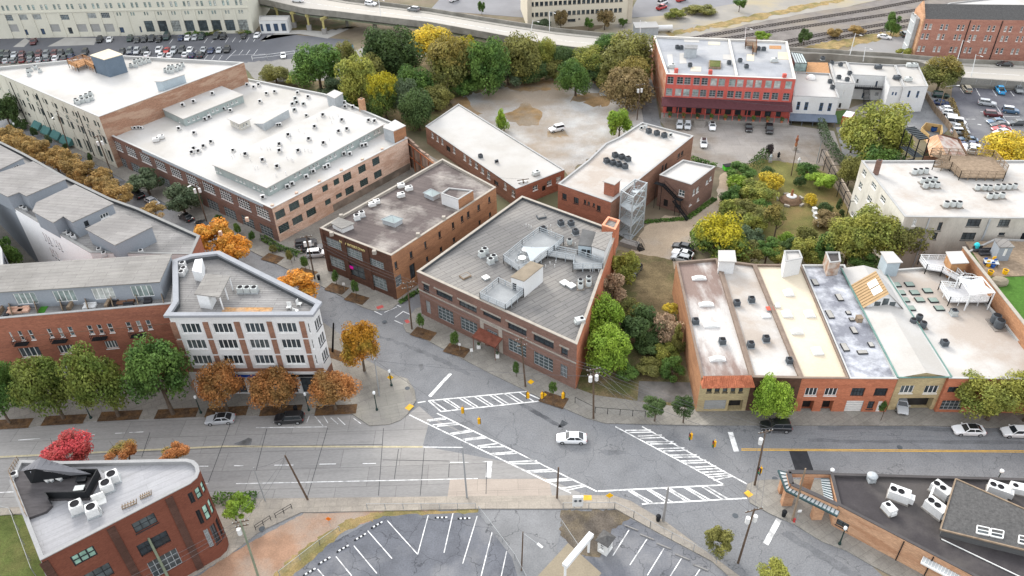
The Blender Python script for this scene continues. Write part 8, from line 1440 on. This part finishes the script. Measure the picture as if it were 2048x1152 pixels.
for j,(b,t,z) in enumerate((((1699,112),(1711,67),2.4),((1726,123),(1731,95),2.2),((1913,126),(1926,80),1.9),((1942,153),(1952,109),1.7),((1489,90),(1492,55),3.4),((1060,74),(1066,40),5.5),((1099,62),(1099,23),5.4),((1280,82),(1281,41),4.4),((762,36),(757,-2),6.8))): pole('v%d'%j,b,t,'white lamp post on the viaduct, %s counted'%('fourth from right','third from right','second from right','rightmost','behind the red building','second from left','third from left','fourth from left','leftmost')[j],r=.14,m=m_wsteel,z0=z,nm='street_lamp',cat='street lamp',lamp=(t[0]+9,t[1]+3))
def slamp(b,t,label,z0=.14,col=None):
    h=min(max(hgt(b,t),3.4),5.2); o=thing('street_lamp',label,'street lamp',G(*b,z0)); mb=MB(); mb.lathe([(.22,0),(.2,.3),(.1,.45),(.07,h-.7),(.1,h-.6)],10); mb.build('post',m_grn,o); mb=MB(); mb.lathe([(.12,h-.6),(.24,h-.35),(.22,h-.05),(.05,h+.12)],12); mb.build('globe',m_lamp2,o)
for b,t,l in (((754,820),(749,783),'short green lamp post with a globe on the corner plaza'),((618,821),(609,786),'short green lamp post between the two right rust trees'),((783,771),(779,740),'short green lamp post beside the yellow sign on the plaza'),((402,826),(392,791),'short green lamp post between green and rust street trees'),((182,836),(173,811),'short green lamp post among the green street trees'),((1679,1088),(1696,1056),'short green lamp post before the low brick wall'),((1912,1150),(1921,1116),'lamp post with white globe before the glass canopy wall'),((36,268),(33,254),'small lamp post before the cream mill shrub')): slamp(b,t,l)
for j,(x,y) in enumerate(((1665,940),(2004,942))): p=G(x,y,4.6); o=thing('street_lamp','%s white globe lamp peeping over the black roof edge'%('left','right')[j],'street lamp',(p.x,p.y,.14)); mb=MB(); mb.lathe([(.2,0),(.07,.4),(.07,4.1)],8); mb.build('post',m_grn,o); mb=MB(); mb.lathe([(.1,4.1),(.28,4.35),(.28,4.6),(.05,4.75)],12); mb.build('globe',m_lamp2,o)
def signal(x,y,label,z=5.6,rz=0):
    p=G(x,y,z); o=thing('traffic_signal',label,'traffic signal',p,rz); mb=MB(); mb.box(-.2,-.14,-.55,.2,.14,.55); mb.box(-.03,-.03,.55,.03,.03,1.0); mb.build('housing',m_sig,o)
    for k,c in enumerate(((.25,.02,.02),(.3,.16,.02),(.02,.2,.08))): mb=MB(); mb.tube((.205,0,.34-.34*k),(.26,0,.34-.34*k),.13,n=10); mb.build('lens',M('lens_%d'%k,c,r=.3),o)
    mb=MB(); mb.box(.201,-.3,-.7,.204,.3,.7); mb.build('backplate',m_black,o)
for x,y,l,r in ((925,821,'yellow traffic signal hanging over the plaza end of the slanting crosswalk',.3),(958,842,'yellow traffic signal hanging a little right of the plaza crosswalk',.3),(1056,791,'yellow traffic signal over the end of the top crosswalk',2.6),(1084,791,'black backed signal in the middle of the three before the warehouse',.6),(1126,791,'black backed signal nearest the vacant lot',.6),(1382,873,'left of two yellow signals over the shop row lanes',3.3),(1429,888,'right of two yellow signals over the shop row lanes',3.3),(1521,941,'yellow signal fixed on the wedge corner pole',3.6)): signal(x,y,l,rz=r)
def wire(a,b,label,sag=.5,r=.022,group='overhead wires'):
    a,b=Vector(a),Vector(b); mb=MB(); n=10; q=[a.lerp(b,k/n)-Vector((0,0,sag*4*(k/n)*(1-k/n))) for k in range(n+1)]
    for k in range(n): mb.tube(q[k],q[k+1],r,n=4,caps=False)
    tag(mb.build('overhead_wire',m_wire),label,'wire',group)
m_wire=M('wire_grey',(.12,.12,.125),v=.05); T=lambda k,dz=0,dx=0: TOP[k]+Vector((dx,dx*.25,dz))
for a,b,l in (('nw','br','signal wire from the plaza pole to the rust brown pole'),('nw','mid','signal wire from the plaza pole to the transformer pole by the vacant lot')): wire(T(a,-.3),T(b,-1.5),l,.6,.03)
wire(T('mid',-2.5),T('r1',-3.2),'signal wire over the shop row crosswalk',.6,.03)
for a,b in (('mid','r1'),('mid','wh'),('wh','al'),('al','b6'),('b6','ft'),('r1','r2'),('mid','r2'),('ft','ml'),('ml','ml2')):
    nmz={'mid': 'vacant lot','r1': 'wedge corner','wh': 'warehouse','al': 'alley','b6': 'yard','ft': 'factory','r2': 'lower pavement','ml': 'mill end','ml2': 'mill awning'}
    for j,dx in enumerate((-.9,0,.9)): wire(T(a,.1,dx),T(b,.1,dx),'overhead wire between %s pole and %s pole, %s strand'%(nmz[a],nmz[b],('left','middle','right')[j]),.7)
for j,(dx,dz) in enumerate(((-.9,.1),(.9,.1),(0,-1.2))): wire(T('r1',dz,dx),G(2140,872+8*j,9.5),'overhead wire running along the right lanes, '+('upper','middle','lower')[j]+' one',.5); wire(T('ll',dz,dx),G(700,960+26*j,10) if j==2 else T('s1',-.2-j*.4),'overhead wire from the insulator pole, '+('upper','middle','lower')[j]+' one',.6) if j<2 else None
for j,(dz,x) in enumerate(((0,180),(-.6,190),(-1.2,200))): wire(T('ll',dz),G(x,1190+j*12,9.5),'overhead wire crossing the maroon facade, '+('upper','middle','lower')[j]+' one',.4)
wire(T('s1',-.3),T('s2',-.2),'wire between the two poles at the south kerb',.3); wire(T('rd',0,.5),G(1575,212,8),'thin wire from the alley pole to the red building corner',1.0); wire(T('sh',0),G(880,338,9),'wire from the shed pole toward the dark roof',.5)
# fences
def fence(pts,h,label,m=None,step=2.6,mesh=True,rails=(1.0,),z0=.05,nm='chain_link_fence',w=.05,wm=None):
    q=[G(*p,z0) for p in pts]; c=q[0].copy(); o=thing(nm,label,'fence',c); ps=MB(); rl=MB(); pn=MB(); m=m or m_poleg
    for k in range(len(q)-1):
        d=q[k+1]-q[k]; n=max(1,int(d.length/step))
        for j in range(n+1): p=q[k]+d*(j/n)-c; ps.tube(p,p+Vector((0,0,h)),w,n=6)
        for r in rails: rl.bar(q[k]-c+Vector((0,0,h*r)),q[k+1]-c+Vector((0,0,h*r)),w,w)
        if mesh: pn.face([q[k]-c,q[k+1]-c,q[k+1]-c+Vector((0,0,h)),q[k]-c+Vector((0,0,h))])
    ps.build('fence_post',m,o); rl.build('top_rail',m,o)
    if mesh: pn.build('wire_panel',wm or m_link,o)
m_link=bpy.data.materials.new('chain_link'); m_link.use_nodes=True; _b=m_link.node_tree.nodes['Principled BSDF']; _b.inputs['Base Color'].default_value=(.35,.36,.36,1); _b.inputs['Alpha'].default_value=.14
fence([(735,1019),(952,1018)],1.3,'chain link fence along the dry grass above the parking lot'); fence([(1126,1019),(1229,1018),(1267,1036),(1300,1056),(1432,1126)],1.5,'chain link fence round the bare corner and along the pavement'); fence([(958,1022),(1030,1118),(1055,1165)],1.1,'leaning wire fence between parking lot and driveway'); fence([(1124,1052),(1156,1100)],1.2,'short wire fence beside the clearance bar'); fence([(0,1026),(28,1032),(72,1152)],1.8,'tall mesh fence beside the green lawn'); fence([(560,1152),(640,1090),(680,1062)],1.1,'thin wire fence between clay strip and parking lot')
fence([(512,1060),(542,1040)],1.0,'iron handrail at the pavement steps, lower one',m_black,1.0,False,(1,.5),.15,'handrail'); fence([(552,1036),(584,1017)],1.0,'iron handrail at the pavement steps, upper one',m_black,1.0,False,(1,.5),.15,'handrail'); fence([(505,121),(535,118),(590,111)],1.6,'white posted fence of the mill car park',m_wsteel,3.2,False,(1,.5),.03,'post_fence',.09); fence([(1150,806),(1190,826),(1290,834)],1.3,'low black iron fence of the vacant lot',m_black,2.0,True,(1,),.14,'iron_fence'); fence([(1921,168),(2130,178)],2.0,'chain link fence on the wall above the right car park',z0=1.7,step=4); fence([(445,335),(432,338)],1.2,'short garden fence',m_black) if False else None
fence([(1850,196),(1868,225),(1900,262),(1912,285)],1.8,'dark board fence between drive and car park',m_oldwood,2.4,True,(1,.5),.05,'board_fence',.08,m_oldwood); fence([(523,480),(575,512),(620,540)],1.6,'wire fence before the small factory yard',m_black,2.4,True,(1,),.14); fence([(60,74),(96,70)],1.1,'iron railing of the mill side door',m_black,1.2,False,(1,.5),.05,'railing') ; fence([(150,72),(190,71)],1.1,'iron railing of the mill ramp',m_black,1.2,False,(1,.5),.05,'railing')
# garden wall with steel trellis, fountain, hives, statues
GWL=thing('garden_wall','tall stained stucco garden wall with a dark steel trellis','wall',G(1665,350)); w0,w1=G2(1646,326),G2(1703,432); d=(w1-w0); n=Vector((-d.y,d.x)).normalized()*.35; mb=MB(); mb.prism(ccw([w0,w1,w1+n,w0+n]),0,3.2); part(GWL,'stucco_panel',mb,M('stained_stucco',(.30,.25,.2),v=.2,s=.5,c2=(.14,.12,.1),s2=.2,f2=.7)); mb=MB()
for k in range(7):
    p=w0+d*(k/6)-n*3; mb.tube((p.x,p.y,0),(p.x,p.y,3.8),.09,n=6); mb.bar((p.x,p.y,3.8),((p+n*3).x,(p+n*3).y,3.8),.1,.1)
for z in (2.4,3.8): p,q=w0-n*3,w1-n*3; mb.bar((p.x,p.y,z),(q.x,q.y,z),.1,.1)
part(GWL,'steel_trellis',mb,m_black)
o=thing('fountain','round stone garden fountain with a white bowl and brown figure','fountain',G(1581,402,.05)); mb=MB(); mb.lathe([(2.4,0),(2.5,.25),(2.1,.3),(2.1,.6),(1.7,1.1),(1.2,1.25)],24); mb.build('basin',M('brown_stone',(.2,.13,.085),v=.2,s=1.5),o,True); mb=MB(); mb.lathe([(1.15,1.251),(1.2,1.4),(.9,1.5)],20); mb.build('bowl',m_unitw,o,True); mb=MB(); mb.lathe([(.3,1.501),(.35,1.9),(.2,2.2),(.32,2.5),(.18,2.8),(.2,3.0),(.05,3.15)],10); mb.build('figure',m_rust,o,True); mb=MB()
for k in range(5): a=k*1.256-.9; T4=Matrix.Rotation(a,4,'Z'); mb.box(2.7,-.6,0,3.2,.6,.45,0,T4)
mb.build('bench_ring',m_stone,o)
for j,q in enumerate(((1628,424),(1630,434),(1633,444),(1638,453))): p=G(*q,.05); o=thing('beehive','white box hive on the garden lawn, %s from the wall'%ORD[j],'beehive',p,.2); mb=MB(); mb.box(-.4,-.4,.1,.4,.4,1.0); mb.build('hive_box',m_sheetw,o); mb=MB(); mb.box(-.46,-.46,1.002,.46,.46,1.1); mb.build('lid',m_unitw,o)
for q,h,m,l,nmx in (((1540,324),2.2,p_galv,'pale stone statue on the hedge end of the garden','statue'),((1590,300),4.2,m_rust,'tall brown sculpture on the worn concrete lot','sculpture'),((1556,318),2.0,m_black,'dark round sculpture at the lot edge','sculpture'),((1597,328),1.8,m_unitw,'small white statue beside the garden pole','statue')):
    o=thing(nmx,l,nmx,G(*q,.05)); mb=MB(); mb.box(-.4,-.4,0,.4,.4,h*.25); mb.build('plinth',m_stone,o); mb=MB(); mb.lathe([(.28,h*.251),(.38,h*.4),(.22,h*.55),(.42,h*.68),(.3,h*.8),(.16,h*.84),(.2,h*.93),(.05,h)],12); mb.build('figure',m,o,True)
# booth, clearance bar, meter panel, wheel stops
t13=tile(1060,980,6.696); o=thing('parking_booth','small white attendant booth with a dark pyramid roof','booth',G(*t13(1020,790))); P=ccw([G2(*t13(*p),2.5) for p in ((985,525),(1155,630),(1045,778),(870,675))]); c=sum(P,Vector((0,0)))/4; mb=MB(); wl=inset(P,.3); mb.prism(wl,0,2.5); part(o,'wall',mb,m_sheetw); mb=MB()
for k in range(4): mb.face([(P[k].x,P[k].y,2.51),(P[(k+1)%4].x,P[(k+1)%4].y,2.51),(c.x,c.y,3.15)])
mb.face([(p.x,p.y,2.5) for p in P[::-1]]); part(o,'roof',mb,r_shingle)
for k in range(4):
    a,b=wl[k],wl[(k+1)%4]; d=(b-a).normalized(); n=Vector((d.y,-d.x)); p=a.lerp(b,.3); L=(b-a).length; MW=Matrix(((-d.x,n.x,0,a.lerp(b,.7).x-o.location.x+n.x*.2),(-d.y,n.y,0,a.lerp(b,.7).y-o.location.y+n.y*.2),(0,0,1,1.05),(0,0,0,1))); put('window',mergemesh('sash2',L*.4,1.1),o,MW)
o=thing('clearance_bar','long white clearance bar on two posts over the lot entrance','clearance bar',G(1150,1120)); e0,e1=G(*t13(822,590),3.4),G(*t13(462,1020),3.4); mb=MB(); mb.bar(e0,e1,.75,.6); part(o,'beam',mb,m_wsteel)
for p in (e0.lerp(e1,.08),e0.lerp(e1,.97)): mb=MB(); mb.box(p.x-.15,p.y-.15,0,p.x+.15,p.y+.15,3.1); part(o,'post',mb,m_wsteel)
o=thing('meter_panel','pale grey electric meter panel on posts behind the fence','meter panel',G(1155,1019)); mb=MB(); mb.box(-.75,-.18,.9,.75,.18,2.9); mb.build('cabinet',m_unitw,o)
for x in (-.35,.3): mb=MB(); mb.tube((x,-.181,2.2),(x,-.3,2.2),.2,n=12); mb.build('meter',m_unitd,o)
mb=MB(); [mb.tube((x,0,0),(x,0,.9),.06,n=6) for x in (-.5,.5)]; mb.build('stand',m_poleg,o)
for j,q in enumerate(((320,1130),(410,1062),(520,990),(625,920),(725,848),(1110,803),(1248,808))):
    p=G(*c2(*q),.012); a=.62 if j<5 else 0; o=thing('wheel_stop','black and white striped wheel stop in the lower lot, '+ordn(j,7),'wheel stop',p,a,'striped wheel stops'); mb=MB()
    for k in range(6): mb.box(-.9+k*.3,-.09,0,-.6+k*.3,.09,.13,k%2)
    mb.build('rubber_bar',[m_black,m_wsteel],o)
for j,q in enumerate(((715,865),(810,920),(910,975),(1022,1040),(1130,1103))): p=G(*c3(*q),.012); mb=MB(); mb.box(-1.0,-.09,0,1.0,.09,.14); mb.box(-.95,-.06,.142,.95,.06,.17); o=mb.build('wheel_stop',m_conc_road); o.location=p; o.rotation_euler=(0,0,-.5); tag(o,'pale concrete wheel stop in the lot beside the booth, '+ordn(j,5),'wheel stop','concrete wheel stops')
for q,l,c in (((638,559),'black litter bin by the yard pole',m_black),((592,822),'black litter bin beside the parked black car',m_black),((1316,1041),'black litter bin beside the thick concrete pole',m_black),((1567,1032),'black litter bin on the wedge corner pavement',m_black)):
    o=thing('litter_bin',l,'bin',G(*q,.14)); mb=MB(); mb.lathe([(.27,0),(.33,.85),(.36,.95)],14); mb.build('drum',c,o); mb=MB(); mb.lathe([(.37,.951),(.3,1.1),(.12,1.15)],14); mb.build('lid',c,o)
o=thing('fire_hydrant','small red fire hydrant at the foot of the gateway pole','hydrant',G(1588,1043,.14)); mb=MB(); mb.lathe([(.2,0),(.14,.08),(.14,.5),(.18,.55),(.12,.72),(.04,.78)],12); mb.build('barrel',paintm('red'),o,True); mb=MB(); mb.tube((-.24,0,.42),(.24,0,.42),.07,n=8); mb.build('nozzle',paintm('red'),o)
def signp(b,t,c,w,h,l,dm=False):
    H=min(max(hgt(b,t,.14),1.6),3.2); o=thing('street_sign',l,'sign',G(*b,.14)); mb=MB(); mb.tube((0,0,0),(0,0,H),.035,n=6); mb.build('post',m_poleg,o); mb=MB(); T4=Matrix.Translation((0,-.05,H-h/2)) @ Matrix.Rotation(.785 if dm else 0,4,'Y'); mb.box(-w/2,-.02,-h/2,w/2,.02,h/2,0,T4); mb.build('plate',c,o)
my=M('sign_yellow',(.75,.42,.02),v=.04)
signp((1062,781),(1061,761),my,.8,.8,'yellow diamond sign beside the warehouse pole',True); signp((783,769),(781,752),my,.8,.8,'yellow diamond sign on the corner plaza',True); signp((1088,802),(1089,787),my,.7,.7,'yellow sign at the top crosswalk end',True); signp((944,716),(943,698),m_sheetw,.5,.7,'white street sign before the warehouse entrance'); signp((690,583),(689,566),m_sheetw,.5,.6,'white street sign between two saplings'); signp((1592,1045),(1598,1020),m_sheetw,.5,.5,'white sign plate beside the red hydrant'); signp((661,1053),(656,1036),M('orange_sign',(.65,.16,.02)),.6,.6,'orange work sign on the red clay',True); signp((1218,1004),(1218,988),my,.8,.8,'yellow sign behind the fenced bare corner',True); signp((920,700),(922,690),m_sheetw,.4,.5,'small white sign in the mulch bed before the warehouse')
for q,l in ((b2(770,778),'round manhole cover where the alley meets the street'),(c2(908,25),'round brown manhole cover on the corner plaza'),(c2(35,868),'round rusty manhole cover on the pavement above the clay'),(c4(790,380),'round manhole cover on the right lanes'),(c3(1340,790),'round manhole cover on the lower right street'),(c4(42,568),'drain cover at the wedge corner')): p=G(*q,.02 if q[1]<1050 and q[0]>830 else .16); mb=MB(); mb.lathe([(.42,0),(.42,.012),(.36,.018)],18); o=mb.build('manhole_cover',m_unitd); o.location=p; tag(o,l,'manhole cover')
# enclosure, skips, tanks, planters
o=thing('timber_enclosure','pale timber bin enclosure beside the curving drive','enclosure',G(*tx(1480,200))); mb=MB(); q=[G2(*tx(*k),2.2) for k in ((1440,240),(1345,150),(1400,90),(1590,120),(1600,210))]
for k in range(4): mb.bar((q[k].x,q[k].y,1.1),(q[k+1].x,q[k+1].y,1.1),.12,2.2)
part(o,'board_wall',mb,M('pale_timber',(.46,.32,.15),v=.12,s=1))
def skip(p,m,l,rz): o=thing('skip',l,'skip',p,rz); mb=MB(); mb.box(-1.2,-.8,.2,1.2,.8,1.3); mb.build('bin',m,o); mb=MB(); mb.box(-1.25,-.82,1.302,1.25,.82,1.4); mb.build('lid',m_black,o); mb=MB(); [mb.tube((x,-.6,.12),(x,.6,.12),.1,n=8) for x in (-.9,.9)]; mb.build('wheel_axle',m_black,o)
skip(G(*tx(1500,190),.05),M('blue_skip',(.03,.09,.30),v=.1),'blue waste skip inside the timber enclosure',.1); skip(G(700,97,.04),M('light_blue_skip',(.1,.33,.5),v=.1),'light blue skip behind the tree belt',.3); skip(G(1456,340,.06),M('green_lid_bin',(.10,.5,.05),v=.1),'bright green lidded bin at the garden gate',.2)
o=thing('equipment_cabin','grey equipment cabin with a white roof beside the viaduct','cabin',G(1290,73,.03)); mb=MB(); mb.box(-4,-3,0,4,3,4); mb.build('wall',p_galv,o); mb=MB(); mb.box(-4.2,-3.2,4.002,4.2,3.2,4.2); mb.build('roof',r_white,o)
o=thing('gas_tank','white horizontal gas tank beyond the viaduct','tank',G(1327,64,.03)); mb=MB(); mb.tube((-3,0,1.4),(3,0,1.4),1.1,n=14); mb.build('vessel',m_unitw,o); mb=MB(); [mb.box(x-.2,-.8,0,x+.2,.8,.5) for x in (-2,2)]; mb.build('cradle',m_lotconc,o)
for j,q in enumerate((b2(1337,935),b2(1448,990))): o=thing('planter','%s white square planter at the warehouse entrance'%('left','right')[j],'planter',G(*q,.14)); mb=MB(); mb.box(-.35,-.35,0,.35,.35,.75); mb.build('pot',m_sheetw,o); c=put('foliage',CR[7],o,Matrix.Translation((0,0,.95)) @ Matrix.Diagonal((.4,.4,.35,1))); c.material_slots[0].link='OBJECT'; c.material_slots[0].material=LM['dark']
for j in range(9):
    a_,b_,d_,n_,L_=B11.edge(0); p=a_+d_*(2+j*(L_-4)/8)+n_*3.0; o=thing('potted_plant','potted green plant on the red building dock, '+ordn(j,9),'plant',(p.x,p.y,1.2),0,'plants on the red dock'); mb=MB(); mb.lathe([(.3,0),(.4,.5)],10); mb.build('pot',m_tile,o); c=put('foliage',CR[7],o,Matrix.Translation((0,0,1.0)) @ Matrix.Diagonal((.75,.75,.8,1))); c.material_slots[0].link='OBJECT'; c.material_slots[0].material=LM[('green','olive','dark')[j%3]]
o=thing('dock_steps','concrete steps with rails up to the red dock','steps',G(*tr(545,1040),.04)); a_,b_,d_,n_,L_=B11.edge(0); p=G2(*tr(545,1000),1.2); mb=MB()
for k in range(6): c=p+n_*(k*.3); mb.bar((c.x-d_.x*1.6,c.y-d_.y*1.6,.6-k*.1),(c.x+d_.x*1.6,c.y+d_.y*1.6,.6-k*.1),.3,1.2-k*.2)
part(o,'stair',mb,m_lotconc)
# turf patio
for q,m,l in (((1345,300),'navy blue','blue patio chair behind the table'),((1380,335),'yellow','yellow patio chair at the near side of the table'),((1440,350),'navy blue','blue patio chair at the near side of the table'),((1455,285),'yellow','yellow patio chair at the far side of the table'),((1470,315),'navy blue','blue patio chair at the right end of the table')): p=G(*tv(*q),8.62); o=thing('patio_chair',l,'chair',p); mb=MB(); mb.lathe([(.3,0),(.34,.42),(.36,.45)],12); mb.build('seat',my if m=='yellow' else MATS['blue_skip'],o); mb=MB(); mb.bar((-.3,.25,.8),(.3,.25,.8),.08,.6); mb.build('backrest',my if m=='yellow' else MATS['blue_skip'],o)
o=thing('patio_table','pale rectangular table between blue and yellow chairs','table',G(*tv(1410,318),8.62),-.3); mb=MB(); mb.box(-1.2,-.7,.68,1.2,.7,.75); mb.build('table_top',m_unit,o); mb=MB(); [mb.box(x-.05,y-.05,0,x+.05,y+.05,.679) for x in (-1,1) for y in (-.55,.55)]; mb.build('leg_frame',m_black,o)
for j,q in enumerate(((1405,440),(1595,430))): o=thing('planter_tub','%s yellow round tub at the turf edge'%('left','right')[j],'planter',G(*tv(*q),8.62)); mb=MB(); mb.lathe([(.4,0),(.5,.8),(.42,.81),(.4,.7)],14); mb.build('tub',my,o); mb=MB(); mb.lathe([(.38,.7),(.3,.74)],10); mb.build('soil',m_mulch,o)
p=G(*tv(1510,555),8.55); mb=MB(); mb.lathe([(1.4,0),(1.5,.5),(1.1,1.0),(.4,1.2)],7); mb.v=[(x*1.2,y*.8,z) for x,y,z in mb.v]; o=mb.build('boulder',m_tan); o.location=p; tag(o,'pale artificial boulder on the turf','boulder')
p=G(*tv(1240,70),9.5); mb=MB(); mb.lathe([(.2,0),(.45,.3),(.5,1.1),(.3,1.4),(.1,1.5)],10); o=mb.build('play_figure',M('turquoise_plastic',(.05,.5,.55))); o.location=(p.x,p.y,8.63); tag(o,'bright turquoise plastic play figure on the terrace','toy')
for j,q in enumerate(((1380,165),(1250,140),(1330,190))): o=thing('patio_sofa','navy sofa piece on the patio terrace, '+ordn(j,3),'sofa',G(*tv(*q),8.62)); mb=MB(); mb.box(-.9,-.45,.1,.9,.45,.45); mb.build('seat',MATS['charcoal_cushion'],o); mb=MB(); mb.box(-.9,.3,.452,.9,.5,.9); mb.build('backrest',MATS['charcoal_cushion'],o)
